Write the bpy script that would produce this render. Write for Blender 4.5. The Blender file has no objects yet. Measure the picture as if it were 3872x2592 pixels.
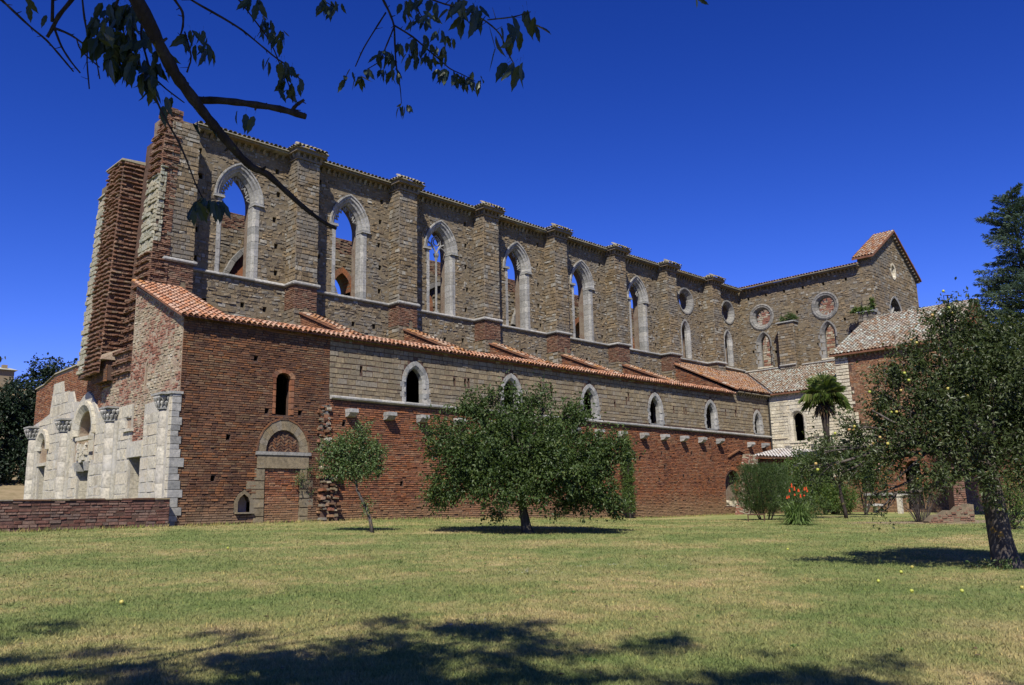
import bpy, math, random
import numpy as np
from mathutils import Vector, Matrix, geometry

random.seed(11)
rng = np.random.default_rng(11)
scene = bpy.context.scene
COL = scene.collection

# ---------------------------------------------------------------- camera, sky, sun
CAM = np.array([-13.6203, -31.7280, 0.5132])
YAW, PIT, ROLL = 0.787, 0.19, -0.0213
_cy, _sy, _cp, _sp = math.cos(YAW), math.sin(YAW), math.cos(PIT), math.sin(PIT)
FW = np.array([_cy*_cp, _sy*_cp, _sp])
_R = np.array([_sy, -_cy, 0.0])
_U = np.array([-_cy*_sp, -_sy*_sp, _cp])
RT = math.cos(ROLL)*_R + math.sin(ROLL)*_U
UP = -math.sin(ROLL)*_R + math.cos(ROLL)*_U
cam_data = bpy.data.cameras.new('camera')
cam = bpy.data.objects.new('camera', cam_data)
COL.objects.link(cam)
M = Matrix.Identity(4)
for i in range(3):
    M[i][0], M[i][1], M[i][2], M[i][3] = RT[i], UP[i], -FW[i], CAM[i]
cam.matrix_world = M
cam_data.sensor_width = 36.0
cam_data.lens = 29.715
cam_data.clip_start = 0.05
cam_data.clip_end = 3000
scene.camera = cam

SUN_EL = math.radians(50)
SUN_TO = Vector((-0.77*math.cos(SUN_EL), -0.64*math.cos(SUN_EL), math.sin(SUN_EL))).normalized()
world = bpy.data.worlds.new('World')
scene.world = world
world.use_nodes = True
wn, wl = world.node_tree.nodes, world.node_tree.links
wn.clear()
w_out = wn.new('ShaderNodeOutputWorld')
w_bg = wn.new('ShaderNodeBackground')
w_sky = wn.new('ShaderNodeTexSky')
w_sky.sky_type = 'NISHITA'
w_sky.sun_disc = False
w_sky.sun_elevation = SUN_EL
w_sky.sun_rotation = math.atan2(SUN_TO.x, SUN_TO.y)
w_sky.altitude = 400
w_sky.air_density = 1.0
w_sky.dust_density = 0.15
w_sky.ozone_density = 4.0
# the photograph's polarised sky: a steeper fall from pale horizon to deep blue than the plain model gives
w_sep = wn.new('ShaderNodeSeparateColor'); w_com = wn.new('ShaderNodeCombineColor')
wl.new(w_sky.outputs[0], w_sep.inputs[0])
for ch, (pw, k) in enumerate(((2.29, 0.140), (1.745, 0.211), (1.517, 0.569))):
    m1 = wn.new('ShaderNodeMath'); m1.operation = 'MINIMUM'; m1.inputs[1].default_value = (2.9, 4.6, 6.8)[ch]
    m2 = wn.new('ShaderNodeMath'); m2.operation = 'POWER'; m2.inputs[1].default_value = pw
    m3 = wn.new('ShaderNodeMath'); m3.operation = 'MULTIPLY'; m3.inputs[1].default_value = k
    wl.new(w_sep.outputs[ch], m1.inputs[0]); wl.new(m1.outputs[0], m2.inputs[0]); wl.new(m2.outputs[0], m3.inputs[0]); wl.new(m3.outputs[0], w_com.inputs[ch])
w_bg.inputs['Strength'].default_value = 0.077
wl.new(w_com.outputs[0], w_bg.inputs[0])
wl.new(w_bg.outputs[0], w_out.inputs[0])

sun_data = bpy.data.lights.new('sun', 'SUN')
sun_data.energy = 5.0
sun_data.angle = math.radians(0.53)
sun_data.color = (1.0, 0.955, 0.87)
sun = bpy.data.objects.new('sun', sun_data)
COL.objects.link(sun)
sun.location = (-40, -40, 60)
sun.rotation_euler = SUN_TO.to_track_quat('Z', 'Y').to_euler()

scene.view_settings.view_transform = 'Standard'
scene.view_settings.look = 'None'
scene.view_settings.exposure = 0.6
scene.view_settings.gamma = 1.0
scene.view_settings.use_curve_mapping = False

# ---------------------------------------------------------------- materials
def srgb(r, g, b):
    f = lambda c: ((c/255+0.055)/1.055)**2.4 if c > 10 else c/255/12.92
    return (f(r), f(g), f(b), 1)

ALB = 0.70          # palettes below are relative; this brings them to measured reflectances
class NT:
    def __init__(s, name):
        s.m = bpy.data.materials.new(name); s.m.use_nodes = True
        s.n, s.l = s.m.node_tree.nodes, s.m.node_tree.links
        s.n.clear()
        s.out = s.n.new('ShaderNodeOutputMaterial')
        s.bs = s.n.new('ShaderNodeBsdfPrincipled')
        s.bs.inputs['Roughness'].default_value = 0.9
        s.bs.inputs['Specular IOR Level'].default_value = 0.15
        s.l.new(s.bs.outputs[0], s.out.inputs[0])
        s.geo = s.n.new('ShaderNodeNewGeometry')
        s.pos = s.geo.outputs['Position']
    def noise(s, scale, detail=3, rough=0.55, stretch=None, src=None):
        t = s.n.new('ShaderNodeTexNoise'); t.inputs['Scale'].default_value = scale
        t.inputs['Detail'].default_value = detail; t.inputs['Roughness'].default_value = rough
        p = src or s.pos
        if stretch:
            v = s.n.new('ShaderNodeVectorMath'); v.operation = 'MULTIPLY'
            v.inputs[1].default_value = stretch; s.l.new(p, v.inputs[0]); p = v.outputs[0]
        s.l.new(p, t.inputs['Vector'])
        return t.outputs['Fac']
    def ramp(s, fac, stops, interp='LINEAR'):
        r = s.n.new('ShaderNodeValToRGB'); r.color_ramp.interpolation = interp
        e = r.color_ramp.elements
        while len(e) < len(stops): e.new(0.5)
        for k, (p, c) in enumerate(stops):
            e[k].position = p
            e[k].color = c if len(c) == 4 else (*c, 1)
        s.l.new(fac, r.inputs[0]); return r.outputs[0]
    def step(s, fac, a, b):
        m = s.n.new('ShaderNodeMapRange'); m.inputs[1].default_value = a; m.inputs[2].default_value = b
        m.interpolation_type = 'SMOOTHSTEP'; s.l.new(fac, m.inputs[0]); return m.outputs[0]
    def mix(s, fac, a, b, mode='MIX'):
        m = s.n.new('ShaderNodeMix'); m.data_type = 'RGBA'; m.blend_type = mode
        for i, v in ((0, fac), (6, a), (7, b)):
            if hasattr(v, 'links') or hasattr(v, 'is_linked'): s.l.new(v, m.inputs[i])
            else: m.inputs[i].default_value = v
        return m.outputs[2]
    def math(s, op, a, b=0.0):
        m = s.n.new('ShaderNodeMath'); m.operation = op
        for i, v in enumerate((a, b)):
            if hasattr(v, 'is_linked'): s.l.new(v, m.inputs[i])
            else: m.inputs[i].default_value = v
        return m.outputs[0]
    def attr(s, name='var'):
        a = s.n.new('ShaderNodeAttribute'); a.attribute_name = name; return a.outputs['Fac']
    def z(s):
        x = s.n.new('ShaderNodeSeparateXYZ'); s.l.new(s.pos, x.inputs[0]); return x.outputs[2]
    def bump(s, h, dist, strength=1.0):
        b = s.n.new('ShaderNodeBump'); b.inputs['Distance'].default_value = dist
        b.inputs['Strength'].default_value = strength
        s.l.new(h, b.inputs['Height']); s.l.new(b.outputs[0], s.bs.inputs['Normal'])
    def scaled(s, c): return s.mix(1.0, c, (ALB, ALB, ALB, 1), 'MULTIPLY')
    def color(s, c): s.l.new(s.scaled(c), s.bs.inputs['Base Color'])

def even(cols): return [(i/(max(1, len(cols)-1)), c) for i, c in enumerate(cols)]

def masonry_mat(name, cols, weather=None, wamt=(0.5, 0.7), grime=(0.07, 0.06, 0.05, 1), gamt=0.55, foot=None, bump=0.012, pale=None):
    t = NT(name)
    c = t.ramp(t.attr(), even(cols))
    n2 = t.noise(9.0, 4, 0.65)
    c = t.mix(0.75, c, t.ramp(n2, [(0.25, (0.38, 0.38, 0.38)), (0.5, (0.98, 0.98, 0.98)), (0.78, (1.6, 1.55, 1.48))]), 'MULTIPLY')
    if weather:
        n1 = t.noise(0.55, 5, 0.7)
        c = t.mix(t.math('MULTIPLY', t.step(n1, *wamt), 0.75), c, weather)
    if pale:
        n4 = t.noise(1.6, 6, 0.75)
        c = t.mix(t.math('MULTIPLY', t.step(n4, 0.58, 0.72), 0.5), c, pale)
    n3 = t.noise(0.9, 5, 0.7, (1.6, 1.6, 0.35))
    c = t.mix(t.math('MULTIPLY', t.step(n3, 0.52, 0.74), gamt), c, grime)
    if foot:
        zz = t.math('ADD', t.z(), t.math('MULTIPLY', t.noise(0.7, 4), -1.6))
        f = t.n.new('ShaderNodeMapRange'); f.inputs[1].default_value = -0.9; f.inputs[2].default_value = 0.35
        f.inputs[3].default_value = 0.75; f.inputs[4].default_value = 0.0; t.l.new(zz, f.inputs[0])
        c = t.mix(f.outputs[0], c, foot)
    t.color(c)
    t.bump(t.noise(26, 5, 0.7), bump)
    return t.m

BRICK = [(0.087, 0.048, 0.027), (0.159, 0.074, 0.040), (0.126, 0.069, 0.045), (0.209, 0.097, 0.049), (0.252, 0.110, 0.047), (0.190, 0.115, 0.068), (0.291, 0.177, 0.094), (0.146, 0.089, 0.059)]
BRICKR = [(0.159, 0.065, 0.034), (0.253, 0.099, 0.049), (0.212, 0.094, 0.054), (0.306, 0.119, 0.056), (0.359, 0.141, 0.059), (0.275, 0.136, 0.073), (0.381, 0.206, 0.111), (0.200, 0.107, 0.070)]
STONE = [(0.156, 0.114, 0.064), (0.244, 0.183, 0.103), (0.208, 0.152, 0.086), (0.276, 0.203, 0.115), (0.312, 0.231, 0.131), (0.219, 0.166, 0.106), (0.334, 0.259, 0.163), (0.181, 0.144, 0.096), (0.33, 0.30, 0.235), (0.40, 0.37, 0.30)]
ASHLAR = [(0.209, 0.166, 0.104), (0.275, 0.219, 0.135), (0.242, 0.200, 0.131), (0.305, 0.239, 0.144), (0.332, 0.266, 0.166), (0.285, 0.248, 0.188), (0.257, 0.198, 0.113)]
RUBBLE = [(0.27, 0.115, 0.075), (0.34, 0.155, 0.10), (0.30, 0.14, 0.095), (0.40, 0.22, 0.15), (0.36, 0.27, 0.18), (0.48, 0.40, 0.27), (0.44, 0.37, 0.25), (0.56, 0.49, 0.36), (0.62, 0.56, 0.43)]
PALE = [(0.359, 0.339, 0.241), (0.466, 0.419, 0.301), (0.413, 0.366, 0.249), (0.493, 0.465, 0.362), (0.323, 0.322, 0.241), (0.440, 0.375, 0.249)]
WHITE = [(0.560, 0.506, 0.382), (0.615, 0.557, 0.419), (0.534, 0.499, 0.399), (0.642, 0.582, 0.447), (0.588, 0.516, 0.378), (0.552, 0.516, 0.412), (0.624, 0.566, 0.426)]
GREYW = [(0.299, 0.290, 0.263), (0.405, 0.396, 0.365), (0.352, 0.343, 0.306), (0.458, 0.440, 0.390), (0.264, 0.264, 0.246), (0.387, 0.361, 0.306)]
TILE = [(0.459, 0.205, 0.106), (0.568, 0.275, 0.150), (0.513, 0.320, 0.213), (0.612, 0.372, 0.250), (0.415, 0.192, 0.106), (0.655, 0.461, 0.338)]
TILEO = [(0.253, 0.147, 0.085), (0.375, 0.306, 0.227), (0.310, 0.193, 0.113), (0.469, 0.476, 0.386), (0.225, 0.158, 0.113), (0.525, 0.566, 0.488), (0.338, 0.250, 0.170)]
M_ = {}
M_['brick'] = masonry_mat('brick_dark', BRICK, weather=(0.20, 0.105, 0.062, 1), wamt=(0.48, 0.66), foot=(0.30, 0.21, 0.13, 1), grime=(0.05, 0.035, 0.03, 1), pale=(0.34, 0.24, 0.19, 1))
M_['brickr'] = masonry_mat('brick_red', BRICKR, weather=(0.34, 0.155, 0.082, 1), wamt=(0.48, 0.68), foot=(0.34, 0.23, 0.125, 1), grime=(0.075, 0.045, 0.036, 1), pale=(0.38, 0.25, 0.19, 1))
M_['brickt'] = masonry_mat('brick_tower', [(0.19, 0.10, 0.064), (0.25, 0.13, 0.08), (0.17, 0.095, 0.064), (0.29, 0.175, 0.115), (0.23, 0.165, 0.11)], grime=(0.07, 0.055, 0.045, 1), pale=(0.36, 0.30, 0.22, 1))
M_['stone'] = masonry_mat('stone_brown', STONE, weather=(0.20, 0.185, 0.155, 1), wamt=(0.44, 0.64), grime=(0.075, 0.065, 0.052, 1), gamt=0.5, pale=(0.40, 0.36, 0.28, 1), bump=0.02)
M_['ashlar'] = masonry_mat('stone_ashlar', ASHLAR, weather=(0.23, 0.205, 0.155, 1), grime=(0.11, 0.09, 0.06, 1), gamt=0.5, pale=(0.40, 0.36, 0.27, 1))
M_['rubble'] = masonry_mat('rubble_mixed', RUBBLE, grime=(0.12, 0.08, 0.06, 1), gamt=0.35, bump=0.025)
M_['pale'] = masonry_mat('stone_pale', PALE, weather=(0.33, 0.36, 0.28, 1), grime=(0.14, 0.13, 0.10, 1), gamt=0.4, bump=0.02)
M_['white'] = masonry_mat('travertine', WHITE, grime=(0.30, 0.255, 0.19, 1), gamt=0.75, weather=(0.47, 0.46, 0.42, 1), wamt=(0.5, 0.72), bump=0.004)
M_['whitew'] = masonry_mat('limestone_warm', [(0.60, 0.54, 0.39), (0.70, 0.64, 0.48), (0.66, 0.57, 0.40), (0.76, 0.70, 0.54), (0.56, 0.50, 0.37)], grime=(0.26, 0.22, 0.16, 1), gamt=0.5, bump=0.01)
M_['greyd'] = masonry_mat('limestone_weathered', [(r*.72, g*.71, b*.70) for r, g, b in GREYW], grime=(0.12, 0.11, 0.10, 1), gamt=0.6, pale=(0.5, 0.47, 0.41, 1), bump=0.008)
M_['brickw'] = masonry_mat('brick_light', [(r*1.4, g*1.75, b*1.85) for r, g, b in BRICKR], foot=(0.34, 0.23, 0.125, 1), grime=(0.16, 0.075, 0.052, 1), weather=(0.34, 0.19, 0.125, 1), wamt=(0.45, 0.66), pale=(0.56, 0.44, 0.34, 1), gamt=0.35)
M_['greyw'] = masonry_mat('limestone_grey', GREYW, grime=(0.13, 0.125, 0.12, 1), gamt=0.6, pale=(0.62, 0.60, 0.55, 1), bump=0.006)
def mortar(name, c, grime):
    t = NT(name)
    n = t.noise(3.0, 5, 0.7)
    t.color(t.mix(t.step(n, 0.35, 0.7), c, grime)); t.bump(t.noise(18, 5, 0.75), 0.02)
    return t.m
M_['mort_stone'] = mortar('mortar_stone', (0.25, 0.20, 0.125, 1), (0.16, 0.125, 0.08, 1))
M_['mort_brick'] = mortar('mortar_brick', (0.14, 0.085, 0.06, 1), (0.085, 0.055, 0.042, 1))
M_['mort_pale'] = mortar('mortar_pale', (0.46, 0.37, 0.26, 1), (0.34, 0.24, 0.17, 1))
M_['mort_white'] = mortar('mortar_white', (0.56, 0.52, 0.43, 1), (0.42, 0.39, 0.32, 1))
M_['inner'] = mortar('old_plaster', (0.27, 0.22, 0.16, 1), (0.19, 0.13, 0.095, 1))
def tile_mat(name, cols, lichen, amt):
    t = NT(name)
    c = t.ramp(t.attr(), even(cols))
    c = t.mix(0.7, c, t.ramp(t.noise(14, 4, 0.7), [(0.25, (0.5, 0.48, 0.45)), (0.55, (1, 1, 1)), (0.8, (1.35, 1.32, 1.3))]), 'MULTIPLY')
    c = t.mix(t.math('MULTIPLY', t.step(t.noise(0.8, 5, 0.75), *amt), 0.8), c, lichen)
    t.color(c); t.bump(t.noise(40, 3), 0.004)
    return t.m
M_['tile'] = tile_mat('roof_tile_orange', TILE, (0.50, 0.22, 0.05, 1), (0.56, 0.66))
M_['tilel'] = tile_mat('roof_tile_lichen', [(0.30, 0.14, 0.08), (0.40, 0.20, 0.10), (0.45, 0.30, 0.20), (0.36, 0.25, 0.18), (0.52, 0.42, 0.32)], (0.46, 0.22, 0.06, 1), (0.50, 0.64))
M_['tileo'] = tile_mat('roof_tile_old', TILEO, (0.46, 0.42, 0.36, 1), (0.5, 0.7))
M_['tilew'] = tile_mat('roof_tile_whitened', [(0.60, 0.55, 0.48), (0.72, 0.69, 0.63), (0.52, 0.40, 0.32), (0.78, 0.75, 0.70)], (0.74, 0.72, 0.68, 1), (0.4, 0.6))
M_['tileg'] = tile_mat('coping_tile_grey', [(0.23, 0.21, 0.15), (0.31, 0.28, 0.20), (0.36, 0.33, 0.24), (0.26, 0.21, 0.13)], (0.40, 0.25, 0.06, 1), (0.58, 0.68))
def plain(name, c, rough=0.8, spec=0.2, nz=None, bump=0.0):
    t = NT(name); t.bs.inputs['Roughness'].default_value = rough; t.bs.inputs['Specular IOR Level'].default_value = spec
    if nz:
        t.color(t.mix(t.step(t.noise(nz[1], 5, 0.7), 0.35, 0.68), c, nz[0]))
        if bump: t.bump(t.noise(nz[1]*3, 5, 0.7), bump)
    else: t.color(c)
    return t.m
M_['lead'] = plain('lead_sheet', (0.20, 0.20, 0.21, 1), 0.6, 0.3, ((0.29, 0.29, 0.29, 1), 3))
M_['deck'] = plain('roof_deck', (0.26, 0.12, 0.07, 1), 0.9, 0.1, ((0.16, 0.08, 0.05, 1), 4))
M_['iron'] = plain('iron', (0.03, 0.028, 0.026, 1), 0.6, 0.3)
M_['rustwood'] = plain('weathered_wood', (0.13, 0.07, 0.04, 1), 0.8, 0.2, ((0.07, 0.04, 0.03, 1), 20))
M_['dark'] = plain('dark_timber', (0.025, 0.02, 0.017, 1), 0.8, 0.1)
def bark_mat(name, a, b, lich=None):
    t = NT(name)
    c = t.mix(t.step(t.noise(14, 5, 0.7, (1, 1, 0.35)), 0.35, 0.7), a, b)
    if lich: c = t.mix(t.step(t.noise(3.5, 4, 0.7), 0.60, 0.68), c, lich)
    t.color(c); t.bump(t.noise(30, 4, 0.7, (1, 1, 0.4)), 0.012)
    return t.m
M_['bark'] = bark_mat('bark_apple', (0.075, 0.060, 0.050, 1), (0.15, 0.13, 0.11, 1), (0.42, 0.24, 0.05, 1))
M_['barkd'] = bark_mat('bark_cherry', (0.035, 0.026, 0.022, 1), (0.075, 0.06, 0.05, 1), (0.16, 0.15, 0.05, 1))
M_['barkp'] = bark_mat('bark_plum', (0.06, 0.05, 0.042, 1), (0.13, 0.115, 0.10, 1))
def leaf_mat(name, cols, trans=0.25, spec=0.3, rough=0.5):
    t = NT(name)
    t.bs.inputs['Roughness'].default_value = rough; t.bs.inputs['Specular IOR Level'].default_value = spec
    c = t.ramp(t.attr(), even(cols))
    t.color(c)
    tr = t.n.new('ShaderNodeBsdfTranslucent')
    t.l.new(t.scaled(t.mix(1.0, c, (1.3, 1.5, 0.5, 1), 'MULTIPLY')), tr.inputs[0])
    mx = t.n.new('ShaderNodeMixShader'); mx.inputs[0].default_value = trans
    t.l.new(t.bs.outputs[0], mx.inputs[1]); t.l.new(tr.outputs[0], mx.inputs[2]); t.l.new(mx.outputs[0], t.out.inputs[0])
    return t.m
M_['l_mid'] = leaf_mat('leaf_plum', [(0.038, 0.064, 0.017), (0.068, 0.110, 0.027), (0.053, 0.090, 0.024), (0.105, 0.152, 0.036), (0.078, 0.120, 0.040), (0.155, 0.18, 0.045)], 0.26)
M_['l_small'] = leaf_mat('leaf_pear', [(0.070, 0.119, 0.036), (0.119, 0.182, 0.049), (0.098, 0.154, 0.056), (0.168, 0.224, 0.084), (0.182, 0.140, 0.049)])
M_['l_apple'] = leaf_mat('leaf_apple', [(0.032, 0.048, 0.015), (0.060, 0.084, 0.023), (0.048, 0.069, 0.021), (0.088, 0.114, 0.036), (0.14, 0.16, 0.07), (0.072, 0.098, 0.022)], 0.22, 0.28, 0.45)
M_['l_dark'] = leaf_mat('leaf_wood', [(0.014, 0.028, 0.012), (0.022, 0.042, 0.016), (0.018, 0.035, 0.015), (0.034, 0.058, 0.022)], 0.12)
M_['l_cherry'] = leaf_mat('leaf_cherry', [(0.028, 0.045, 0.018), (0.040, 0.062, 0.024), (0.055, 0.075, 0.032), (0.034, 0.052, 0.020)], 0.14, 0.4, 0.45)
M_['l_junip'] = leaf_mat('needle_juniper', [(0.036, 0.064, 0.018), (0.056, 0.095, 0.024), (0.084, 0.129, 0.031), (0.048, 0.078, 0.022)], 0.1)
M_['l_con'] = leaf_mat('needle_conifer', [(0.055, 0.092, 0.064), (0.095, 0.145, 0.098), (0.13, 0.185, 0.128), (0.07, 0.11, 0.08)], 0.12)
M_['l_bright'] = leaf_mat('leaf_hedge', [(0.060, 0.105, 0.024), (0.10, 0.165, 0.036), (0.14, 0.215, 0.046), (0.08, 0.13, 0.034), (0.30, 0.30, 0.05)], 0.28)
M_['l_palm'] = leaf_mat('leaf_palm', [(0.06, 0.10, 0.022), (0.11, 0.165, 0.034), (0.18, 0.24, 0.055), (0.26, 0.27, 0.10)], 0.18, 0.4, 0.4)
M_['l_dry'] = leaf_mat('leaf_dead_palm', [(0.10, 0.065, 0.035), (0.16, 0.11, 0.06), (0.07, 0.05, 0.03)], 0.1)
M_['l_blade'] = leaf_mat('leaf_strap', [(0.09, 0.15, 0.036), (0.15, 0.235, 0.055), (0.23, 0.30, 0.10), (0.12, 0.19, 0.05)], 0.2)
M_['flower'] = plain('flower_orange', (0.72, 0.085, 0.02, 1), 0.6, 0.2)
M_['rose'] = plain('flower_pink', (0.80, 0.46, 0.40, 1), 0.6, 0.2)
M_['daisy'] = plain('flower_white', (0.80, 0.80, 0.76, 1), 0.6, 0.2)
def apple_mat():
    t = NT('apple_skin'); t.bs.inputs['Roughness'].default_value = 0.4; t.bs.inputs['Specular IOR Level'].default_value = 0.4
    t.color(t.ramp(t.attr(), even([(0.42, 0.50, 0.06), (0.55, 0.48, 0.10), (0.56, 0.36, 0.12), (0.55, 0.22, 0.10)])))
    return t.m
M_['apple'] = apple_mat()
M_['column'] = masonry_mat('travertine_shaft', [(.40, .37, .295), (.45, .42, .335), (.37, .345, .285), (.42, .385, .30)], grime=(0.32, 0.27, 0.20, 1), gamt=0.7, weather=(0.48, 0.46, 0.41, 1), wamt=(0.5, 0.72), bump=0.004)

def lawn_nodes(t, blades):
    n1 = t.noise(0.22, 5, 0.62, (1.0, 1.3, 1.0))
    n2 = t.noise(1.7, 5, 0.7)
    n3 = t.noise(14, 3, 0.7)
    f = t.math('ADD', t.math('MULTIPLY', n1, 0.55), t.math('MULTIPLY', n2, 0.45))
    c = t.ramp(f, [(0.36, (0.165, 0.225, 0.066)), (0.46, (0.265, 0.305, 0.105)), (0.54, (0.39, 0.360, 0.145)), (0.62, (0.54, 0.43, 0.21))])
    n5 = t.noise(0.55, 6, 0.75)
    c = t.mix(t.math('MULTIPLY', t.step(n5, 0.60, 0.68), 0.5), c, (0.29, 0.205, 0.105, 1))
    # the strip of greener grass and the bare straw band lie as the mower left them, roughly along the abbey wall
    yb = t.n.new('ShaderNodeSeparateXYZ'); t.l.new(t.pos, yb.inputs[0])
    yy = t.math('ADD', yb.outputs[1], t.math('MULTIPLY', n2, 2.0))
    w = t.n.new('ShaderNodeMath'); w.operation = 'SINE'; t.l.new(t.math('MULTIPLY', yy, 0.9), w.inputs[0])
    c = t.mix(t.math('MULTIPLY', t.step(w.outputs[0], 0.2, 1.0), 0.4), c, (0.185, 0.26, 0.078, 1))
    if blades:
        c = t.mix(0.8, c, t.ramp(t.attr(), [(0, (0.55, 0.6, 0.5)), (0.5, (1.0, 1.0, 1.0)), (0.9, (1.5, 1.4, 1.25)), (1, (1.8, 1.5, 1.2))]), 'MULTIPLY')
    else:
        c = t.mix(0.9, c, t.ramp(n3, [(0.25, (0.42, 0.44, 0.42)), (0.5, (0.85, 0.86, 0.82)), (0.75, (1.3, 1.25, 1.2))]), 'MULTIPLY')
    return c
def lawn_mat():
    t = NT('lawn_turf'); t.color(lawn_nodes(t, False)); t.bump(t.noise(30, 4, 0.8), 0.03); return t.m
M_['lawn'] = lawn_mat()
def blade_mat():
    t = NT('grass_blade'); c = lawn_nodes(t, True); t.color(c)
    tr = t.n.new('ShaderNodeBsdfTranslucent'); t.l.new(t.scaled(c), tr.inputs[0])
    mx = t.n.new('ShaderNodeMixShader'); mx.inputs[0].default_value = 0.3
    t.l.new(t.bs.outputs[0], mx.inputs[1]); t.l.new(tr.outputs[0], mx.inputs[2]); t.l.new(mx.outputs[0], t.out.inputs[0])
    return t.m
M_['blade'] = blade_mat()
M_['straw'] = plain('dry_field', (0.34, 0.26, 0.15, 1), 0.95, 0.05, ((0.24, 0.19, 0.10, 1), 0.8), 0.05)
M_['dirt'] = plain('bare_dirt', (0.33, 0.26, 0.18, 1), 0.95, 0.05, ((0.22, 0.17, 0.11, 1), 2.5), 0.02)
M_['hill'] = plain('hill_ground', (0.05, 0.065, 0.025, 1), 0.95, 0.05, ((0.09, 0.08, 0.04, 1), 0.2))

# ---------------------------------------------------------------- object helpers
def link(o, parent=None):
    COL.objects.link(o)
    if parent is not None: o.parent = parent
    return o
def thing(name, label, cat, group=None, loc=(0, 0, 0)):
    o = bpy.data.objects.new(name, None); o.location = loc; link(o)
    o.empty_display_size = 0.3
    o['label'] = label; o['category'] = cat
    if group: o['group'] = group
    return o
def tag(o, label, cat, group=None):
    o['label'] = label; o['category'] = cat
    if group: o['group'] = group
    return o
def mesh_obj(name, verts, faces, mat, parent=None, var=None, kind=None, smooth=False):
    me = bpy.data.meshes.new(name)
    V = np.asarray(verts, dtype=np.float32)
    if isinstance(faces, np.ndarray):
        k = faces.shape[1]; nf = len(faces)
        me.vertices.add(len(V)); me.vertices.foreach_set('co', V.ravel())
        me.loops.add(nf*k); me.loops.foreach_set('vertex_index', faces.astype(np.int32).ravel())
        me.polygons.add(nf); me.polygons.foreach_set('loop_start', np.arange(0, nf*k, k, dtype=np.int32))
        me.update(calc_edges=True)
    else:
        me.from_pydata(V.tolist(), [], faces); me.update()
    nf = len(me.polygons)
    if var is not None and nf:
        a = me.attributes.new('var', 'FLOAT', 'FACE')
        vv = np.full(nf, var, dtype=np.float32) if np.isscalar(var) else np.asarray(var, dtype=np.float32)
        a.data.foreach_set('value', vv)
    if nf: me.polygons.foreach_set('use_smooth', np.full(nf, bool(smooth)))
    me.materials.append(mat)
    o = bpy.data.objects.new(name, me)
    if kind: o['kind'] = kind
    return link(o, parent)
def local(o, root):
    """root sits at its base point; parts are modelled in world coordinates, so shift them back"""
    o.location = Vector(o.location) - Vector(root.location); return o

class MB:
    """collects simple shapes into one mesh"""
    def __init__(s): s.v = []; s.f = []; s.a = []
    def add(s, vs, fs, var=0.5):
        b = len(s.v); s.v += [tuple(map(float, p)) for p in vs]
        s.f += [tuple(i+b for i in f) for f in fs]; s.a += [var]*len(fs)
    def box(s, x0, x1, y0, y1, z0, z1, var=0.5):
        s.add([(x0,y0,z0),(x1,y0,z0),(x1,y1,z0),(x0,y1,z0),(x0,y0,z1),(x1,y0,z1),(x1,y1,z1),(x0,y1,z1)],
              [(3,2,1,0),(4,5,6,7),(0,1,5,4),(1,2,6,5),(2,3,7,6),(3,0,4,7)], var)
    def hexa(s, p, var=0.5):
        s.add(p, [(3,2,1,0),(4,5,6,7),(0,1,5,4),(1,2,6,5),(2,3,7,6),(3,0,4,7)], var)
    def tube(s, pts, radii, n=8, var=0.5, cap=True):
        pts = [Vector(p) for p in pts]
        rings = []; prev = None
        for i, p in enumerate(pts):
            d = (pts[min(i+1, len(pts)-1)] - pts[max(i-1, 0)]).normalized()
            a = d.orthogonal().normalized() if prev is None else (prev - d*prev.dot(d)).normalized()
            prev = a; b = d.cross(a)
            r = radii[i]
            rings.append([p + (a*math.cos(2*math.pi*k/n) + b*math.sin(2*math.pi*k/n))*r for k in range(n)])
        vs = [q for R in rings for q in R]; fs = []
        for i in range(len(rings)-1):
            for k in range(n):
                fs.append((i*n+k, i*n+(k+1) % n, (i+1)*n+(k+1) % n, (i+1)*n+k))
        if cap:
            fs.append(tuple(reversed(range(n)))); fs.append(tuple(range((len(rings)-1)*n, len(rings)*n)))
        s.add(vs, fs, var)
    def lathe(s, c, prof, n=16, var=0.5, a0=0, a1=2*math.pi):
        full = abs(a1-a0-2*math.pi) < 1e-6
        m = n if full else n+1
        vs = []
        for r, z in prof:
            for k in range(m):
                a = a0+(a1-a0)*k/n
                vs.append((c[0]+r*math.cos(a), c[1]+r*math.sin(a), c[2]+z))
        fs = []
        for i in range(len(prof)-1):
            for k in range(n):
                k2 = (k+1) % m
                fs.append((i*m+k, i*m+k2, (i+1)*m+k2, (i+1)*m+k))
        s.add(vs, fs, var)
    def build(s, name, mat, parent=None, kind=None, smooth=False):
        return mesh_obj(name, s.v, s.f, mat, parent, s.a, kind, smooth)

# ---------------------------------------------------------------- ground height
def ss(t): t = np.clip(t, 0, 1); return t*t*(3-2*t)
def gz(x, y):
    return -0.45*ss((x-6)/26) + 0.038*np.minimum(0, y+0.5)*(1-0.85*ss((x-6)/30))

# ---------------------------------------------------------------- masonry
# every brick and stone is geometry: pieces are collected, the largest-looking ones of a kind become objects of
# their own, the rest of each wall is joined into one part
PIECES = []
class Frame:
    """a wall face: origin, run direction u, up direction w, outward normal n"""
    def __init__(s, o, u, n, w=(0, 0, 1)):
        s.o, s.u, s.n, s.w = (np.array(q, float) for q in (o, u, n, w))
    def p(s, a, d, z): return s.o + s.u*a + s.n*d + s.w*z

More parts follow.
